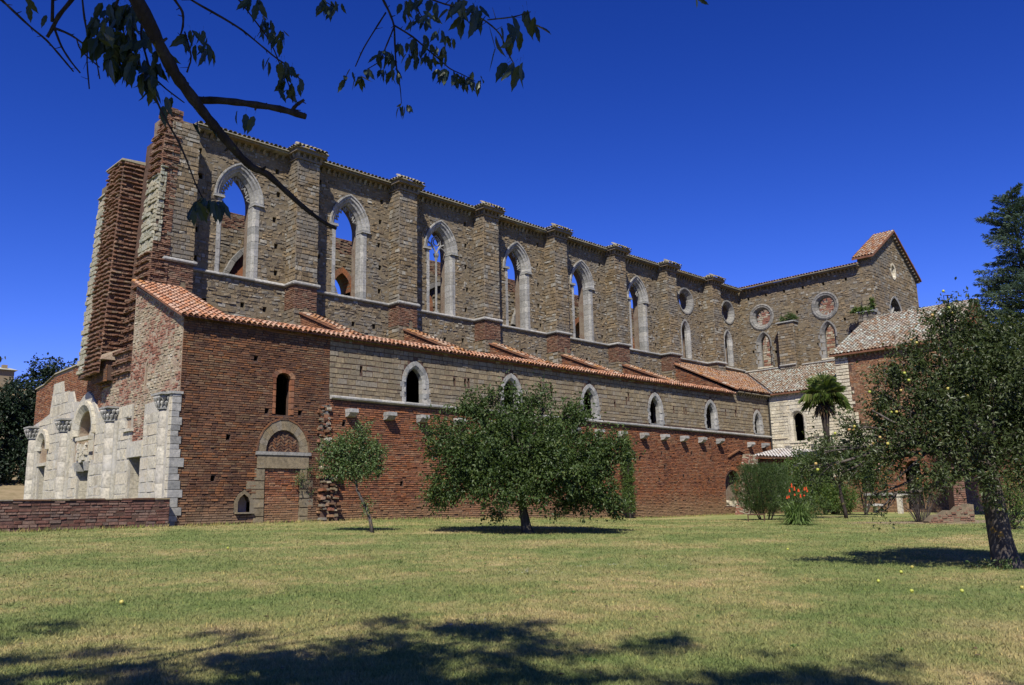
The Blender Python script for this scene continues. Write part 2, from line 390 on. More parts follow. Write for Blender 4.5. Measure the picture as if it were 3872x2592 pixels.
def scan(polys, z):
    """even-odd intervals of a set of polygons at height z"""
    xs = []
    for P in polys:
        for (a0, z0), (a1, z1) in zip(P, P[1:]+P[:1]):
            if (z0 <= z) != (z1 <= z): xs.append(a0+(z-z0)*(a1-a0)/(z1-z0))
    xs.sort()
    return [(xs[i], xs[i+1]) for i in range(0, len(xs)-1, 2)]
def inter(A, B):
    r = []
    for a in A:
        for b in B:
            lo, hi = max(a[0], b[0]), min(a[1], b[1])
            if hi-lo > 1e-3: r.append((lo, hi))
    return r

def vnoise(s, z, k=1.0):
    """soft patches over a wall face, 0..1"""
    q = math.sin(s*1.3*k+1.7*math.sin(z*.9*k+.4))+math.sin(z*1.9*k+s*.7*k+2.1)+.7*math.sin(s*3.1*k-z*2.3*k)+.5*math.sin(s*6.7*k+z*5.1*k)
    return min(1, max(0, .5+q*.22))
def patchy(w): return lambda s, z, v: min(.999, max(0, w*vnoise(s, z)+(1-w)*v))
def masonry(owner, kind, frame, polys, mat, hr, lr, joint=0.016, proud=(0.02, 0.04), jit=0.006, band=None, zoff=0.0, varf=None, quota=True, skip=0.0):
    zs = [q[1] for q in polys[0]]
    z, z1 = min(zs)+zoff, max(zs)
    row = 0
    while z < z1-0.02:
        h = random.uniform(*hr)
        if z+h > z1: h = z1-z
        iv = inter(inter(scan(polys, z+h*.08), scan(polys, z+h*.5)), scan(polys, z+h*.92))
        ex = 0.0
        if band: ex = band[1] if (row % band[0]) < band[2] else 0.0
        for a, b in iv:
            s = a
            first = True
            while s < b-0.015:
                L = random.uniform(*lr)
                if first: L *= random.uniform(0.45, 1.0); first = False
                if b-s-L < lr[0]*0.55: L = b-s
                if skip and random.random() < skip: s += L; continue
                v = random.random()
                if varf: v = varf(s, z, v)
                hh = h*random.uniform(.88, 1.0) if kind == 'stone' else h
                PIECES.append((owner, kind, frame, s, z+(h-hh)*random.random(), L, hh, joint, random.uniform(*proud)+ex, jit, mat, v, quota))
                s += L
        z += h; row += 1

BACK = 0.05
def piece_verts(fr, s, z, L, h, j, d, jit):
    g = j*0.5
    b = min(0.012, h*0.12)
    q = [(s+g, -BACK, z+g), (s+L-g, -BACK, z+g), (s+L-g, -BACK, z+h-g), (s+g, -BACK, z+h-g)]
    q2 = []
    for (a, zz, sa, sz) in ((s+g, z+g, 1, 1), (s+L-g, z+g, -1, 1), (s+L-g, z+h-g, -1, -1), (s+g, z+h-g, 1, -1)):
        q2.append((a+sa*b+random.uniform(-jit, jit), d+random.uniform(-jit, jit), zz+sz*b*0.7+random.uniform(-jit, jit)))
    return [fr.p(*t) for t in q+q2]
PF = [(4, 5, 6, 7), (0, 1, 5, 4), (1, 2, 6, 5), (2, 3, 7, 6), (3, 0, 4, 7)]
_variants = {}
def variant(mat, kind):
    key = (mat.name, kind)
    if key not in _variants:
        L = []
        for i in range(8):
            vs = [(0, -1, 0), (1, -1, 0), (1, -1, 1), (0, -1, 1)]
            for sx, sz in ((0, 0), (1, 0), (1, 1), (0, 1)):
                vs.append((sx+(0.04 if sx == 0 else -0.04)*random.uniform(.3, 1.2), random.uniform(-0.15, 0.15), sz+(0.08 if sz == 0 else -0.08)*random.uniform(.4, 1.2)))
            me = bpy.data.meshes.new(kind); me.from_pydata(vs, [], PF); me.update()
            a = me.attributes.new('var', 'FLOAT', 'FACE'); a.data.foreach_set('value', np.full(5, (i+0.5)/8, dtype=np.float32))
            me.materials.append(mat); L.append(me)
        _variants[key] = L
    return _variants[key]

def proj_ok(P):
    v = P-CAM; z = v@FW
    if z < 0.5: return None
    x, y = (v@RT)/z, (v@UP)/z
    if abs(x) > 0.606 or abs(y) > 0.405: return None
    return z
def build_pieces(limits, default=280):
    groups = {}
    for i, pc in enumerate(PIECES):
        top = pc[0]
        while top.parent is not None: top = top.parent
        groups.setdefault((top.name, pc[1]), []).append(i)
    chosen = set()
    for key, ids in groups.items():
        sc = []
        for i in ids:
            ow, kind, fr, s, z, L, h, j, d, jit, mat, v, quota = PIECES[i]
            if not quota: continue
            P = fr.p(s+L/2, d, z+h/2)
            zz = proj_ok(P)
            if zz is None: continue
            dr = (CAM-P); dr /= np.linalg.norm(dr)
            c = float(dr@fr.n)
            if c <= 0.05: continue
            sc.append((L*h*c/zz**2, i))
        sc.sort(reverse=True)
        chosen |= {i for _, i in sc[:limits.get(key, default)]}
    rest = {}
    for i, pc in enumerate(PIECES):
        ow, kind, fr, s, z, L, h, j, d, jit, mat, v, quota = pc
        if i in chosen:
            me = variant(mat, kind)[int(v*7.999)]
            o = bpy.data.objects.new(kind, me); link(o, ow)
            g = j*0.5; dd = d+BACK*0.6
            A = fr.p(s+g, d, z+g)
            mm = Matrix.Identity(4)
            cols = (fr.u*(L-j), fr.n*max(0.03, dd), fr.w*(h-j))
            for r in range(3):
                for c in range(3): mm[r][c] = cols[c][r]
                mm[r][3] = A[r]
            o.matrix_basis = Matrix.Translation(-Vector(ow_world(ow))) @ mm
        else:
            rest.setdefault((ow.name, kind, mat.name), []).append(i)
    F0 = np.array(PF)
    for (on, kind, mn), ids in rest.items():
        ow = PIECES[ids[0]][0]
        V = np.zeros((len(ids), 8, 3)); A = np.zeros((len(ids), 5))
        for k, i in enumerate(ids):
            _, _, fr, s, z, L, h, j, d, jit, mat, v, _ = PIECES[i]
            V[k] = piece_verts(fr, s, z, L, h, j, d, jit); A[k] = v
        F = (F0[None]+(np.arange(len(ids))*8)[:, None, None]).reshape(-1, 4)
        nm = kind+'work' if kind in ('brick', 'stone') else kind+'_courses'
        o = mesh_obj(nm, V.reshape(-1, 3)-np.array(ow_world(ow)), F, PIECES[ids[0]][10], ow, A.ravel(), 'stuff')
def ow_world(o):
    p = Vector((0, 0, 0))
    while o is not None: p += o.location; o = o.parent
    return p

def core(name, parent, fr, outer, holes, thick, mat, front=0.0):
    polys = [[Vector((a, z, 0)) for a, z in P] for P in [outer]+holes]
    tris = geometry.tessellate_polygon(polys)
    flat = [q for P in [outer]+holes for q in P]
    n = len(flat)
    V = [fr.p(a, front, z) for a, z in flat]+[fr.p(a, front-thick, z) for a, z in flat]
    Fc = [tuple(t) for t in tris]+[tuple(i+n for i in reversed(t)) for t in tris]
    b = 0
    for P in [outer]+holes:
        k = len(P)
        for i in range(k):
            Fc.append((b+i, b+(i+1) % k, n+b+(i+1) % k, n+b+i))
        b += k
    me = bpy.data.meshes.new(name); me.from_pydata([tuple(v) for v in V], [], Fc); me.update()
    me.materials.append(mat)
    o = bpy.data.objects.new(name, me); return link(o, parent)

# pointed and round openings -------------------------------------------------
def arch_path(w, R, zs, z0, off, nj, na):
    """points (s,z) from left sill up, over the arch, down to right sill, offset outward by off"""
    pts = [(-(w+off), z0+(zs-z0)*i/nj) for i in range(nj)]
    r = R+off; cx = R-w
    a1 = math.acos(max(-1, min(1, -cx/r)))
    for i in range(na+1):
        a = math.pi+(a1-math.pi)*i/na
        pts.append((cx+r*math.cos(a), zs+r*math.sin(a)))
    mir = [(-s, z) for s, z in reversed(pts[:-1])]
    return pts+mir
def arch_poly(c, w, R, zs, z0, off=0.0, na=7):
    return [(c+s, z) for s, z in arch_path(w, R, zs, z0, off, 1, na)]
def circle_poly(c, z, r, n=20):
    return [(c+r*math.cos(2*math.pi*i/n), z+r*math.sin(2*math.pi*i/n)) for i in range(n)]

def surround(parent, fr, c, w, R, zs, z0, jprof, aprof, mat, nj=8, na=7, name='arch_stone', jog=0.0):
    """jamb blocks and voussoirs, each its own mesh under the window"""
    def station(prof, i, n_all):
        out = []
        for off, d in prof:
            path = arch_path(w, R, zs, z0, off, nj, na)
            out.append((path[i], d))
        return out
    total = 2*nj+2*na+1
    objs = []
    for i in range(total-1):
        jamb = i < nj or i >= total-1-nj
        prof = jprof if jamb else aprof
        A, B = station(prof, i, total), station(prof, i+1, total)
        k = len(prof)
        if jamb and jog and (i % 2):
            A = [((q[0]*(1+jog/(abs(q[0])+.01)) if d >= 0 else q[0], q[1]), d) for (q, d) in A]
            B = [((q[0]*(1+jog/(abs(q[0])+.01)) if d >= 0 else q[0], q[1]), d) for (q, d) in B]
        e = 0.012
        pd = random.uniform(-0.008, 0.008)
        V = []
        for (q, d), (q2, d2) in zip(A, B):
            m = (q[0]+(q2[0]-q[0])*e, q[1]+(q2[1]-q[1])*e)
            V.append(fr.p(c+m[0], d+pd, m[1]))
        for (q, d), (q2, d2) in zip(A, B):
            m = (q2[0]-(q2[0]-q[0])*e, q2[1]-(q2[1]-q[1])*e)
            V.append(fr.p(c+m[0], d+pd, m[1]))
        Fs = [(a, (a+1) % k, k+(a+1) % k, k+a) for a in range(k)]+[tuple(reversed(range(k))), tuple(range(k, 2*k))]
        objs.append(mesh_obj(name, V, Fs, mat, parent, random.random()))
    return objs
def ring(parent, fr, c, zc, prof, mat, n=16, name='arch_stone'):
    k = len(prof)
    for i in range(n):
        a0, a1 = 2*math.pi*(i+.03)/n, 2*math.pi*(i+.97)/n
        V = [fr.p(c+r*math.cos(a), d, zc+r*math.sin(a)) for a in (a0, a1) for r, d in prof]
        Fs = [(j, (j+1) % k, k+(j+1) % k, k+j) for j in range(k)]+[tuple(reversed(range(k))), tuple(range(k, 2*k))]
        mesh_obj(name, V, Fs, mat, parent, random.random())

# roof tiles -------------------------------------------------------------------
TILES = []
def tiles(owner, o, u, v, rows, interval, mat, pitch=0.23, row=0.36, rad=0.095, quota=True):
    """half-round cover tiles: o eave corner, u along the eave, v up the slope"""
    o, u, v = (np.array(q, float) for q in (o, u, v)); n = np.cross(u, v); n /= np.linalg.norm(n)
    if n[2] < 0: n = -n
    for r in range(rows):
        iv = interval(r*row)
        if iv is None: continue
        a, b = iv
        k = max(1, int((b-a)/pitch))
        for i in range(k):
            s = a+(i+.5)*(b-a)/k
            TILES.append((owner, o+u*(s+random.uniform(-.012, .012))+v*(r*row+random.uniform(-.02, .02)), u, v, n, rad*random.uniform(.92, 1.08), row*1.22, mat, random.random(), random.uniform(-.05, .05), quota))
def tile_verts(o, u, v, n, rad, L, rot):
    vv = v+u*rot
    V = []
    for t, rr, lift in ((0, 1.08, 0.035), (L, 0.86, 0.0)):
        for k in range(6):
            a = math.pi*k/5
            V.append(o+vv*t+u*(rr*rad*math.cos(a))+n*(lift+rr*rad*math.sin(a)*0.95))
    # underside of the front edge gives the tile its thickness
    for k in range(6):
        a = math.pi*k/5
        V.append(o+u*(1.08*rad*0.8*math.cos(a))+n*(0.035+1.08*rad*math.sin(a)*0.72)+v*0.012)
    return V
TF = [(i, i+1, 7+i, 6+i) for i in range(5)]+[(i+1, i, 12+i, 13+i) for i in range(5)]
def build_tiles(limit=290):
    groups = {}
    for i, t in enumerate(TILES):
        top = t[0]
        while top.parent is not None: top = top.parent
        groups.setdefault(top.name, []).append(i)
    chosen = set()
    for key, ids in groups.items():
        sc = []
        for i in ids:
            zz = proj_ok(TILES[i][1])
            if zz is None or not TILES[i][10]: continue
            dr = CAM-TILES[i][1]; dr /= np.linalg.norm(dr)
            c = float(dr@TILES[i][4])
            sc.append(((0.25+max(0, c))/zz**2, i))
        sc.sort(reverse=True); chosen |= {i for _, i in sc[:limit]}
    rest = {}; F0 = np.array(TF); bank = {}
    for i, t in enumerate(TILES):
        ow, o, u, v, n, rad, L, mat, var, rot, q = t
        if i in chosen:
            key = (mat.name, int(var*7.999))
            if key not in bank:
                e = np.eye(3)
                me = bpy.data.meshes.new('roof_tile')
                me.from_pydata([tuple(x) for x in tile_verts(np.zeros(3), e[0], e[1], e[2], 0.095, 0.44, 0)], [], TF); me.update()
                a = me.attributes.new('var', 'FLOAT', 'FACE'); a.data.foreach_set('value', np.full(10, (key[1]+.5)/8, dtype=np.float32))
                me.materials.append(mat); bank[key] = me
            ob = bpy.data.objects.new('roof_tile', bank[key]); link(ob, ow)
            vv = v+u*rot; mm = Matrix.Identity(4)
            cols = (u*rad/0.095, vv*L/0.44, n)
            P = o-np.array(ow_world(ow))
            for r in range(3):
                for c in range(3): mm[r][c] = cols[c][r]
                mm[r][3] = P[r]
            ob.matrix_basis = mm
        else: rest.setdefault((ow.name, mat.name), []).append(i)
    for (on, mn), ids in rest.items():
        ow = TILES[ids[0]][0]
        V = np.array([tile_verts(*[TILES[i][j] for j in (1, 2, 3, 4, 5, 6, 9)]) for i in ids])
        F = (F0[None]+(np.arange(len(ids))*18)[:, None, None]).reshape(-1, 4)
        mesh_obj('roof_tile_rows', V.reshape(-1, 3)-np.array(ow_world(ow)), F, TILES[ids[0]][7], ow, np.repeat([TILES[i][8] for i in ids], 10), 'stuff')

BASES = {}          # thing -> base point; applied at the very end
def based(o, x, y, z): BASES[o.name] = (x, y, z); return o

# ---------------------------------------------------------------- ground
def ground():
    xs = np.unique(np.concatenate([np.linspace(-16, 50, 110), np.linspace(-160, -16, 24), np.linspace(50, 200, 24)]))
    ys = np.unique(np.concatenate([np.linspace(-34, 4, 90), np.linspace(-200, -34, 20), np.linspace(4, 44, 12)]))
    X, Y = np.meshgrid(xs, ys, indexing='ij')
    Z = gz(X, Y)+0.02*np.sin(X*1.7+Y*.6)*np.sin(Y*1.3-X*.4)
    V = np.stack([X, Y, Z], -1).reshape(-1, 3)
    nx, ny = len(xs), len(ys)
    I = np.arange(nx*ny).reshape(nx, ny)
    F = np.stack([I[:-1, :-1], I[1:, :-1], I[1:, 1:], I[:-1, 1:]], -1).reshape(-1, 4)
    o = mesh_obj('lawn', V, F, M_['lawn'], None, None, 'structure', True)
    # dry field and wooded hill behind the abbey, beyond the lawn
    xs = np.linspace(-220, 320, 60); ys = np.concatenate([np.linspace(44, 120, 24), np.linspace(130, 900, 24)])
    X, Y = np.meshgrid(xs, ys, indexing='ij')
    Z = 0.0+4.3*ss((Y-44)/30)+22*ss((Y-85)/90)+22*ss((Y-180)/500)+1.2*np.sin(X*.05)*ss((Y-60)/60)
    V = np.stack([X, Y, Z], -1).reshape(-1, 3)
    nx, ny = len(xs), len(ys); I = np.arange(nx*ny).reshape(nx, ny)
    F = np.stack([I[:-1, :-1], I[1:, :-1], I[1:, 1:], I[:-1, 1:]], -1).reshape(-1, 4)
    mesh_obj('field', V, F, M_['straw'], None, None, 'structure', True)
ground()
def patch(name, cx, cy, rx, ry, mat, n=28, rot=0.0, lift=0.006):
    """a worn patch of ground that follows the lawn"""
    V = []; F = []
    rings = [0.0, .35, .7, 1.0]
    for ri, t in enumerate(rings):
        for k in range(n):
            a = 2*math.pi*k/n
            q = t*(1+0.22*math.sin(3*a+1)+.12*math.sin(7*a)) if t else 0
            dx, dy = rx*q*math.cos(a), ry*q*math.sin(a)
            x, y = cx+dx*math.cos(rot)-dy*math.sin(rot), cy+dx*math.sin(rot)+dy*math.cos(rot)
            V.append((x, y, float(gz(x, y))+0.02*math.sin(x*1.7+y*.6)*math.sin(y*1.3-x*.4)+lift+0.02*(1-t)))
    for ri in range(len(rings)-1):
        for k in range(n): F.append((ri*n+k, ri*n+(k+1) % n, (ri+1)*n+(k+1) % n, (ri+1)*n+k))
    return mesh_obj(name, V, F, mat, None, None, 'structure', True)
patch('bare_ground', 27.0, -18.3, 4.6, 1.5, M_['dirt'], rot=-0.75, lift=0.004)

# ---------------------------------------------------------------- the abbey church
abbey = thing('abbey_church', 'roofless brown stone abbey church with pointed windows, buttresses and pale unfinished front', 'abbey church')
X1, BAY, BW, BD, YC = 8.29, 6.5, 1.30, 0.95, 5.89
ZS, ZT = 11.6, 19.0
XT, XU = 45.37, 52.6

# --- aisle wall (brick below and at the west end, squared stone above)
fA = Frame((0, 0, 0), (1, 0, 0), (0, -1, 0))
LW = [(11.41+6.47*i, 5.40) for i in range(6)]                      # small pointed windows
LW[5] = (43.62, 5.36)
lw_dim = [(0.48, 0.78, 6.36)]*5+[(0.36, 0.62, 6.2)]
slit = [(4.05, 4.40), (4.74, 4.40), (4.74, 5.95)]+[(4.395+.345*math.cos(a), 5.95+.2*math.sin(a)) for a in (0.8, 1.57, 2.35)]+[(4.05, 5.95)]
slit_w = [(q[0]+(.09 if q[0] > 4.4 else -.09), q[1]+(.07 if q[1] > 5 else -.0)) for q in slit]
niche = [(2.54, .46), (3.06, .46), (3.06, .85), (2.98, 1.03), (2.8, 1.17), (2.62, 1.03), (2.54, .85)]
bigarch = [(38.5, 0.15), (40.45, 0.15), (40.5, 1.8), (40.35, 2.2), (40.0, 2.48), (39.6, 2.58), (39.15, 2.45), (38.75, 2.15), (38.55, 1.75)]
puts = []
for (hx, hz) in [(3.09, 6.67), (3.66, 4.53), (5.2, 4.54), (2.03, 3.39), (1.47, 1.77), (8.9, 2.2), (8.3, 1.9), (9.3, 1.95), (10.6, 1.6), (13.2, 2.6), (26.3, 3.3), (28.9, 3.2), (31.2, 3.5), (34.6, 3.6), (30.8, 1.9), (33.5, 2.1), (36.5, 1.9), (28.2, 2.4), (31.5, 2.7), (36.9, 3.3), (9.2, 3.4), (12.4, 1.0), (7.4, 4.2), (38.0, 4.1), (36.9, 4.25)]:
    puts.append([(hx-.09, hz-.11), (hx+.09, hz-.10), (hx+.1, hz+.1), (hx-.08, hz+.11)])
sput = []
for i in range(6):
    for dx in (-3.1, 2.2, 3.4):
        hx, hz = LW[i][0]+dx+random.uniform(-.3, .3), 6.7+random.uniform(-.35, .3)
        if 7 < hx < 44.8: sput.append([(hx-.06, hz-.15), (hx+.07, hz-.15), (hx+.08, hz+.15), (hx-.07, hz+.15)])
aisle = core('aisle_wall', abbey, fA, [(0.03, -0.9), (XT-.03, -0.9), (XT-.03, 8.1), (0.03, 8.1)],
             [slit_w, niche, bigarch, [(3.62, -.7), (5.29, -.7), (5.29, 2.24), (3.62, 2.24)], [(4.47+.86*math.cos(a), 2.80+1.0*math.sin(a)) for a in np.linspace(0, math.pi, 13)]]+[arch_poly(c, d[0]+.2, d[1]+.2, d[2], z0) for (c, z0), d in zip(LW, lw_dim)]+puts+sput, 0.5, M_['mort_brick'])
core('aisle_wall_backing', abbey, fA, [(0.05, -0.9), (XT-.05, -0.9), (XT-.05, 8.05), (0.05, 8.05)],
     [[(q[0]+(.35 if q[0] > 4.4 else -.35), q[1]+(.3 if q[1] > 5 else -.3)) for q in slit]]+[arch_poly(c, d[0]+.55, d[1]+.55, d[2], z0-.05) for (c, z0), d in zip(LW, lw_dim)], 0.45, M_['inner'], -0.5)
PW, PR = 1.16, 1.30                                                # walled-up portal
portal_hole = [(3.30, -.5), (5.66, -.5), (5.66, 2.86)]+[(4.47+1.22*math.cos(a), 2.9+1.38*math.sin(a)) for a in np.linspace(0, math.pi, 13)]+[(3.30, 2.86)]
brick_reg = [[(0.0, -.9), (6.62, -.9), (6.62, 8.06), (0.0, 8.06)], slit_o := [(3.9, 4.40), (4.9, 4.40), (4.9, 5.95), (4.78, 6.2), (4.4, 6.34), (4.0, 6.2), (3.9, 5.95)], [(2.38, .4), (3.2, .4), (3.2, .9), (3.05, 1.15), (2.8, 1.33), (2.55, 1.15), (2.38, .9)], portal_hole]+puts[:5]
masonry(aisle, 'brick', fA, brick_reg, M_['brick'], (.085, .103), (.2, .36), .018, (.008, .045), .005, varf=patchy(.35))
redreg = [[(6.62, -.9), (XT-.02, -.9), (XT-.02, 5.02), (6.62, 5.22)], [(38.2, 0.1), (40.7, 0.1), (40.75, 1.9), (40.5, 2.5), (39.6, 2.9), (38.7, 2.5), (38.3, 1.8)]]+puts[5:]
masonry(aisle, 'brick', fA, redreg, M_['brickr'], (.085, .103), (.2, .36), .018, (.004, .05), .007, varf=patchy(.35))
areg = [[(6.62, 5.34), (XT-.02, 5.14), (XT-.02, 8.06), (6.62, 8.06)]]+[arch_poly(c, d[0]+.36, d[1]+.38, d[2], z0-.02) for (c, z0), d in zip(LW, lw_dim)]+sput
masonry(aisle, 'stone', fA, areg, M_['ashlar'], (.15, .30), (.22, .66), .008, (.008, .026), .010)
def moulding(name, pts, mat, parent, h=0.16, d=0.16):
    """a string course broken into lengths, with a rounded nose"""
    for (x0, y0, z0, x1, y1, z1, nx, ny) in pts:
        L = math.hypot(x1-x0, y1-y0); k = max(1, int(L/1.3))
        for i in range(k):
            t0, t1 = (i+.003)/k, (i+.997)/k
            mb = MB(); V = []
            for t in (t0, t1):
                bx, by, bz = x0+(x1-x0)*t, y0+(y1-y0)*t, z0+(z1-z0)*t
                for dd, zz in ((-.06, 0), (d*.55, 0), (d, h*.3), (d, h*.65), (d*.6, h), (-.06, h*1.15)):
                    dj = random.uniform(-.008, .008)
                    V.append((bx+nx*(dd+dj), by+ny*(dd+dj), bz+zz+dj))
            F = [(j, (j+1) % 6, 6+(j+1) % 6, 6+j) for j in range(6)]+[tuple(range(5, -1, -1)), tuple(range(6, 12))]
            mb.add(V, F, random.random()); mb.build(name, mat, parent)
moulding('string_course', [(6.66, 0, 5.24, XT-.1, 0, 5.04, 0, -1)], M_['greyw'], abbey, .17, .20)
JP = [(.34, .03), (.12, .03), (0.0, -.08), (0.0, -.34), (.30, -.34)]
for i, (c, z0) in enumerate(LW):
    d = lw_dim[i]
    w = thing('aisle_window', '', ''); del w['label']; del w['category']; w.parent = abbey
    surround(w, fA, c, d[0], d[1], d[2], z0, JP, JP, M_['greyw'], 4, 5, jog=.10)
    mb = MB(); mb.box(c-d[0]-.2, c+d[0]+.2, -.07, .7, z0-.10, z0+.0, .8); mb.build('sill', M_['greyw'], w)
mb = MB(); mb.box(1.3, 40.4, 1.0, YC-.05, 7.75, 7.95); mb.build('aisle_shade_slab', M_['mort_stone'], abbey)  # unseen flat slab in the vault's place, added to darken the aisle windows
# slit window reveal, walled-up portal, niche
pt = thing('blocked_portal', '', ''); del pt['label']; del pt['category']; pt.parent = abbey
core('brick_infill', pt, fA, [(3.6, -.6), (5.3, -.6), (5.3, 2.25), (3.6, 2.25)], [], .2, M_['mort_pale'], -.06)
masonry(pt, 'brick', fA, [[(3.66, -.6), (5.28, -.6), (5.28, 2.2), (3.66, 2.2)]], M_['brickr'], (.085, .1), (.18, .34), .018, (-.04, .0), .006)
mb = MB(); mb.box(3.30, 5.66, -.06, .06, 2.2, 2.72, .4); mb.build('lintel', M_['ashlar'], pt)
mb = MB(); mb.box(3.22, 5.75, -.10, .06, 2.735, 2.87, .9); mb.build('impost', M_['greyw'], pt)
for i in range(13):
    a0, a1 = math.pi*(i+.02)/13, math.pi*(i+.98)/13
    V = [fA.p(4.47+r*math.cos(a), dd, 2.88+r*1.13*math.sin(a)) for a in (a0, a1) for r, dd in ((1.17, -.08), (1.17, .035), (.80, .035), (.80, -.08))]
    mesh_obj('arch_stone', V, [(j, (j+1) % 4, 4+(j+1) % 4, 4+j) for j in range(4)]+[(3, 2, 1, 0), (4, 5, 6, 7)], M_['ashlar'], pt, random.random())
for i in range(9):                                                 # thin brick hood round the arch
    a0, a1 = math.pi*(i+.02)/9, math.pi*(i+.98)/9
    V = [fA.p(4.47+r*math.cos(a), dd, 2.88+r*1.13*math.sin(a)) for a in (a0, a1) for r, dd in ((1.24, -.08), (1.24, .06), (1.175, .06), (1.175, -.08))]
    mesh_obj('hood_brick', V, [(j, (j+1) % 4, 4+(j+1) % 4, 4+j) for j in range(4)]+[(3, 2, 1, 0), (4, 5, 6, 7)], M_['brick'], pt, random.random())
mb = MB(); V = [fA.p(4.47+.88*math.cos(a), -.075, 2.79+1.05*math.sin(a)) for a in np.linspace(0, math.pi, 15)]
mb.add(V, [tuple(range(15))]); mb.build('tympanum', M_['mort_brick'], pt)
for r in range(7):                                                 # herringbone brick in the tympanum
    for q in range(9):
        cx, cz = 3.7+q*.19+(r % 2)*.02, 2.95+r*.125
        if ((cx-4.47)/.72)**2+((cz-2.88)/.80)**2 > 1: continue
        a = math.radians(45 if q % 2 else -45)
        u = Vector((math.cos(a), 0, math.sin(a))); w = Vector((-math.sin(a), 0, math.cos(a)))
        o = Vector((cx, 0, cz))
        V = []
        for yy in (.10, .06-random.uniform(0, .012)):
            for su, sw in ((-.095, -.032), (.095, -.032), (.095, .032), (-.095, .032)):
                p = o+u*su+w*sw; V.append((p.x, yy, p.z))
        mesh_obj('brick', V, [(4, 5, 6, 7), (0, 1, 5, 4), (1, 2, 6, 5), (2, 3, 7, 6), (3, 0, 4, 7)], M_['brick'], pt, random.random())
def block(parent, name, fr, s0, s1, z0, z1, mat, d=.035, back=.1):
    V = []
    for dd, sh in ((-back, 0), (d+random.uniform(-.008, .008), .012)):
        for a, z in ((s0+sh, z0+sh), (s1-sh, z0+sh), (s1-sh, z1-sh), (s0+sh, z1-sh)): V.append(fr.p(a+random.uniform(-.006, .006), dd, z+random.uniform(-.006, .006)))
    return mesh_obj(name, V, PF, mat, parent, random.random())
for (a, b, z0, z1) in [(3.2, 3.66, 1.70, 2.2), (2.85, 3.66, 1.36, 1.68), (3.1, 3.66, .98, 1.34), (3.2, 3.66, .62, .96), (3.12, 3.66, .28, .60), (3.2, 3.66, -.4, .26),
                       (5.28, 5.62, 1.75, 2.2), (5.28, 5.9, 1.36, 1.73), (5.28, 5.75, .98, 1.34), (5.28, 5.92, .60, .96), (5.28, 5.7, .25, .58), (5.28, 5.95, -.4, .23)]:
    block(pt, 'jamb_stone', fA, a, b, z0, z1, M_['ashlar'])
nc = thing('wall_niche', '', ''); del nc['label']; del nc['category']; nc.parent = abbey
for P in ([(2.38, .45), (2.54, .45), (2.54, .85), (2.62, 1.03), (2.8, 1.17), (2.8, 1.33), (2.55, 1.15), (2.38, .9)], [(3.22, .45), (3.06, .45), (3.06, .85), (2.98, 1.03), (2.8, 1.17), (2.8, 1.33), (3.05, 1.15), (3.22, .9)]):
    core('jamb_stone', nc, fA, P, [], .3, M_['ashlar'], .03)
mb = MB(); mb.box(2.42, 3.2, -.14, .2, .40, .455, .6); mb.build('sill', M_['ashlar'], nc)
mb = MB(); mb.box(2.4, 3.2, .30, .36, .3, 1.3, .5); mb.build('niche_back', M_['mort_pale'], nc)
sw = thing('slit_window', '', ''); del sw['label']; del sw['category']; sw.parent = abbey
for k in range(13):
    side = -1 if k % 2 else 1
    if k < 12:
        z0 = 4.42+(k//2)*.255
        s0, s1 = (4.74, 4.90) if side > 0 else (3.90, 4.05)
        block(sw, 'brick', fA, s0, s1, z0, z0+.245, M_['brickr'], .03, .16)
for i in range(7):
    a0, a1 = math.pi*(i+.03)/7, math.pi*(i+.97)/7
    V = [fA.p(4.395+r*math.cos(a), dd, 5.95+r*.72*math.sin(a)) for a in (a0, a1) for r, dd in ((.55, -.16), (.55, .03), (.33, .03), (.33, -.16))]
    mesh_obj('brick', V, [(j, (j+1) % 4, 4+(j+1) % 4, 4+j) for j in range(4)]+[(3, 2, 1, 0), (4, 5, 6, 7)], M_['brickr'], sw, random.random())
# torn rubble where the old cloister wing joined: stones sticking out of the wall
sc = thing('torn_wall_edge', '', ''); del sc['label']; del sc['category']; sc.parent = abbey
for k in range(230):
    z = random.uniform(-.1, 5.0); wdt = .30 if z > 2.6 else .5
    x = 6.35+(.28 if z > 2.6 else .35)+random.uniform(-wdt, wdt)*.8-(.25 if z > 2.6 else .12)
    w, h, d = random.uniform(.05, .115), random.uniform(.03, .065), random.uniform(.06, .16)+(.38 if z < 2.4 else .05)*random.random()
    mb = MB(); V = [(x+sx*w+random.uniform(-.025, .025), (-d if f else .1), z+sz*h+random.uniform(-.02, .02)) for f in (0, 1) for sx, sz in ((-1, -1), (1, -1), (1, 1), (-1, 1))]
    mb.add(V, PF, random.random()); mb.build('stone', (M_['rubble'], M_['brickr'], M_['stone'], M_['brick'])[k % 4], sc)
mb = MB(); mb.hexa([(6.2, -.30, -.4), (6.95, -.42, -.4), (6.95, .05, -.4), (6.2, .05, -.4), (6.3, -.05, 2.5), (6.8, -.06, 2.5), (6.8, .05, 2.5), (6.3, .05, 2.5)]); mb.build('rubble_core', M_['mort_brick'], sc)
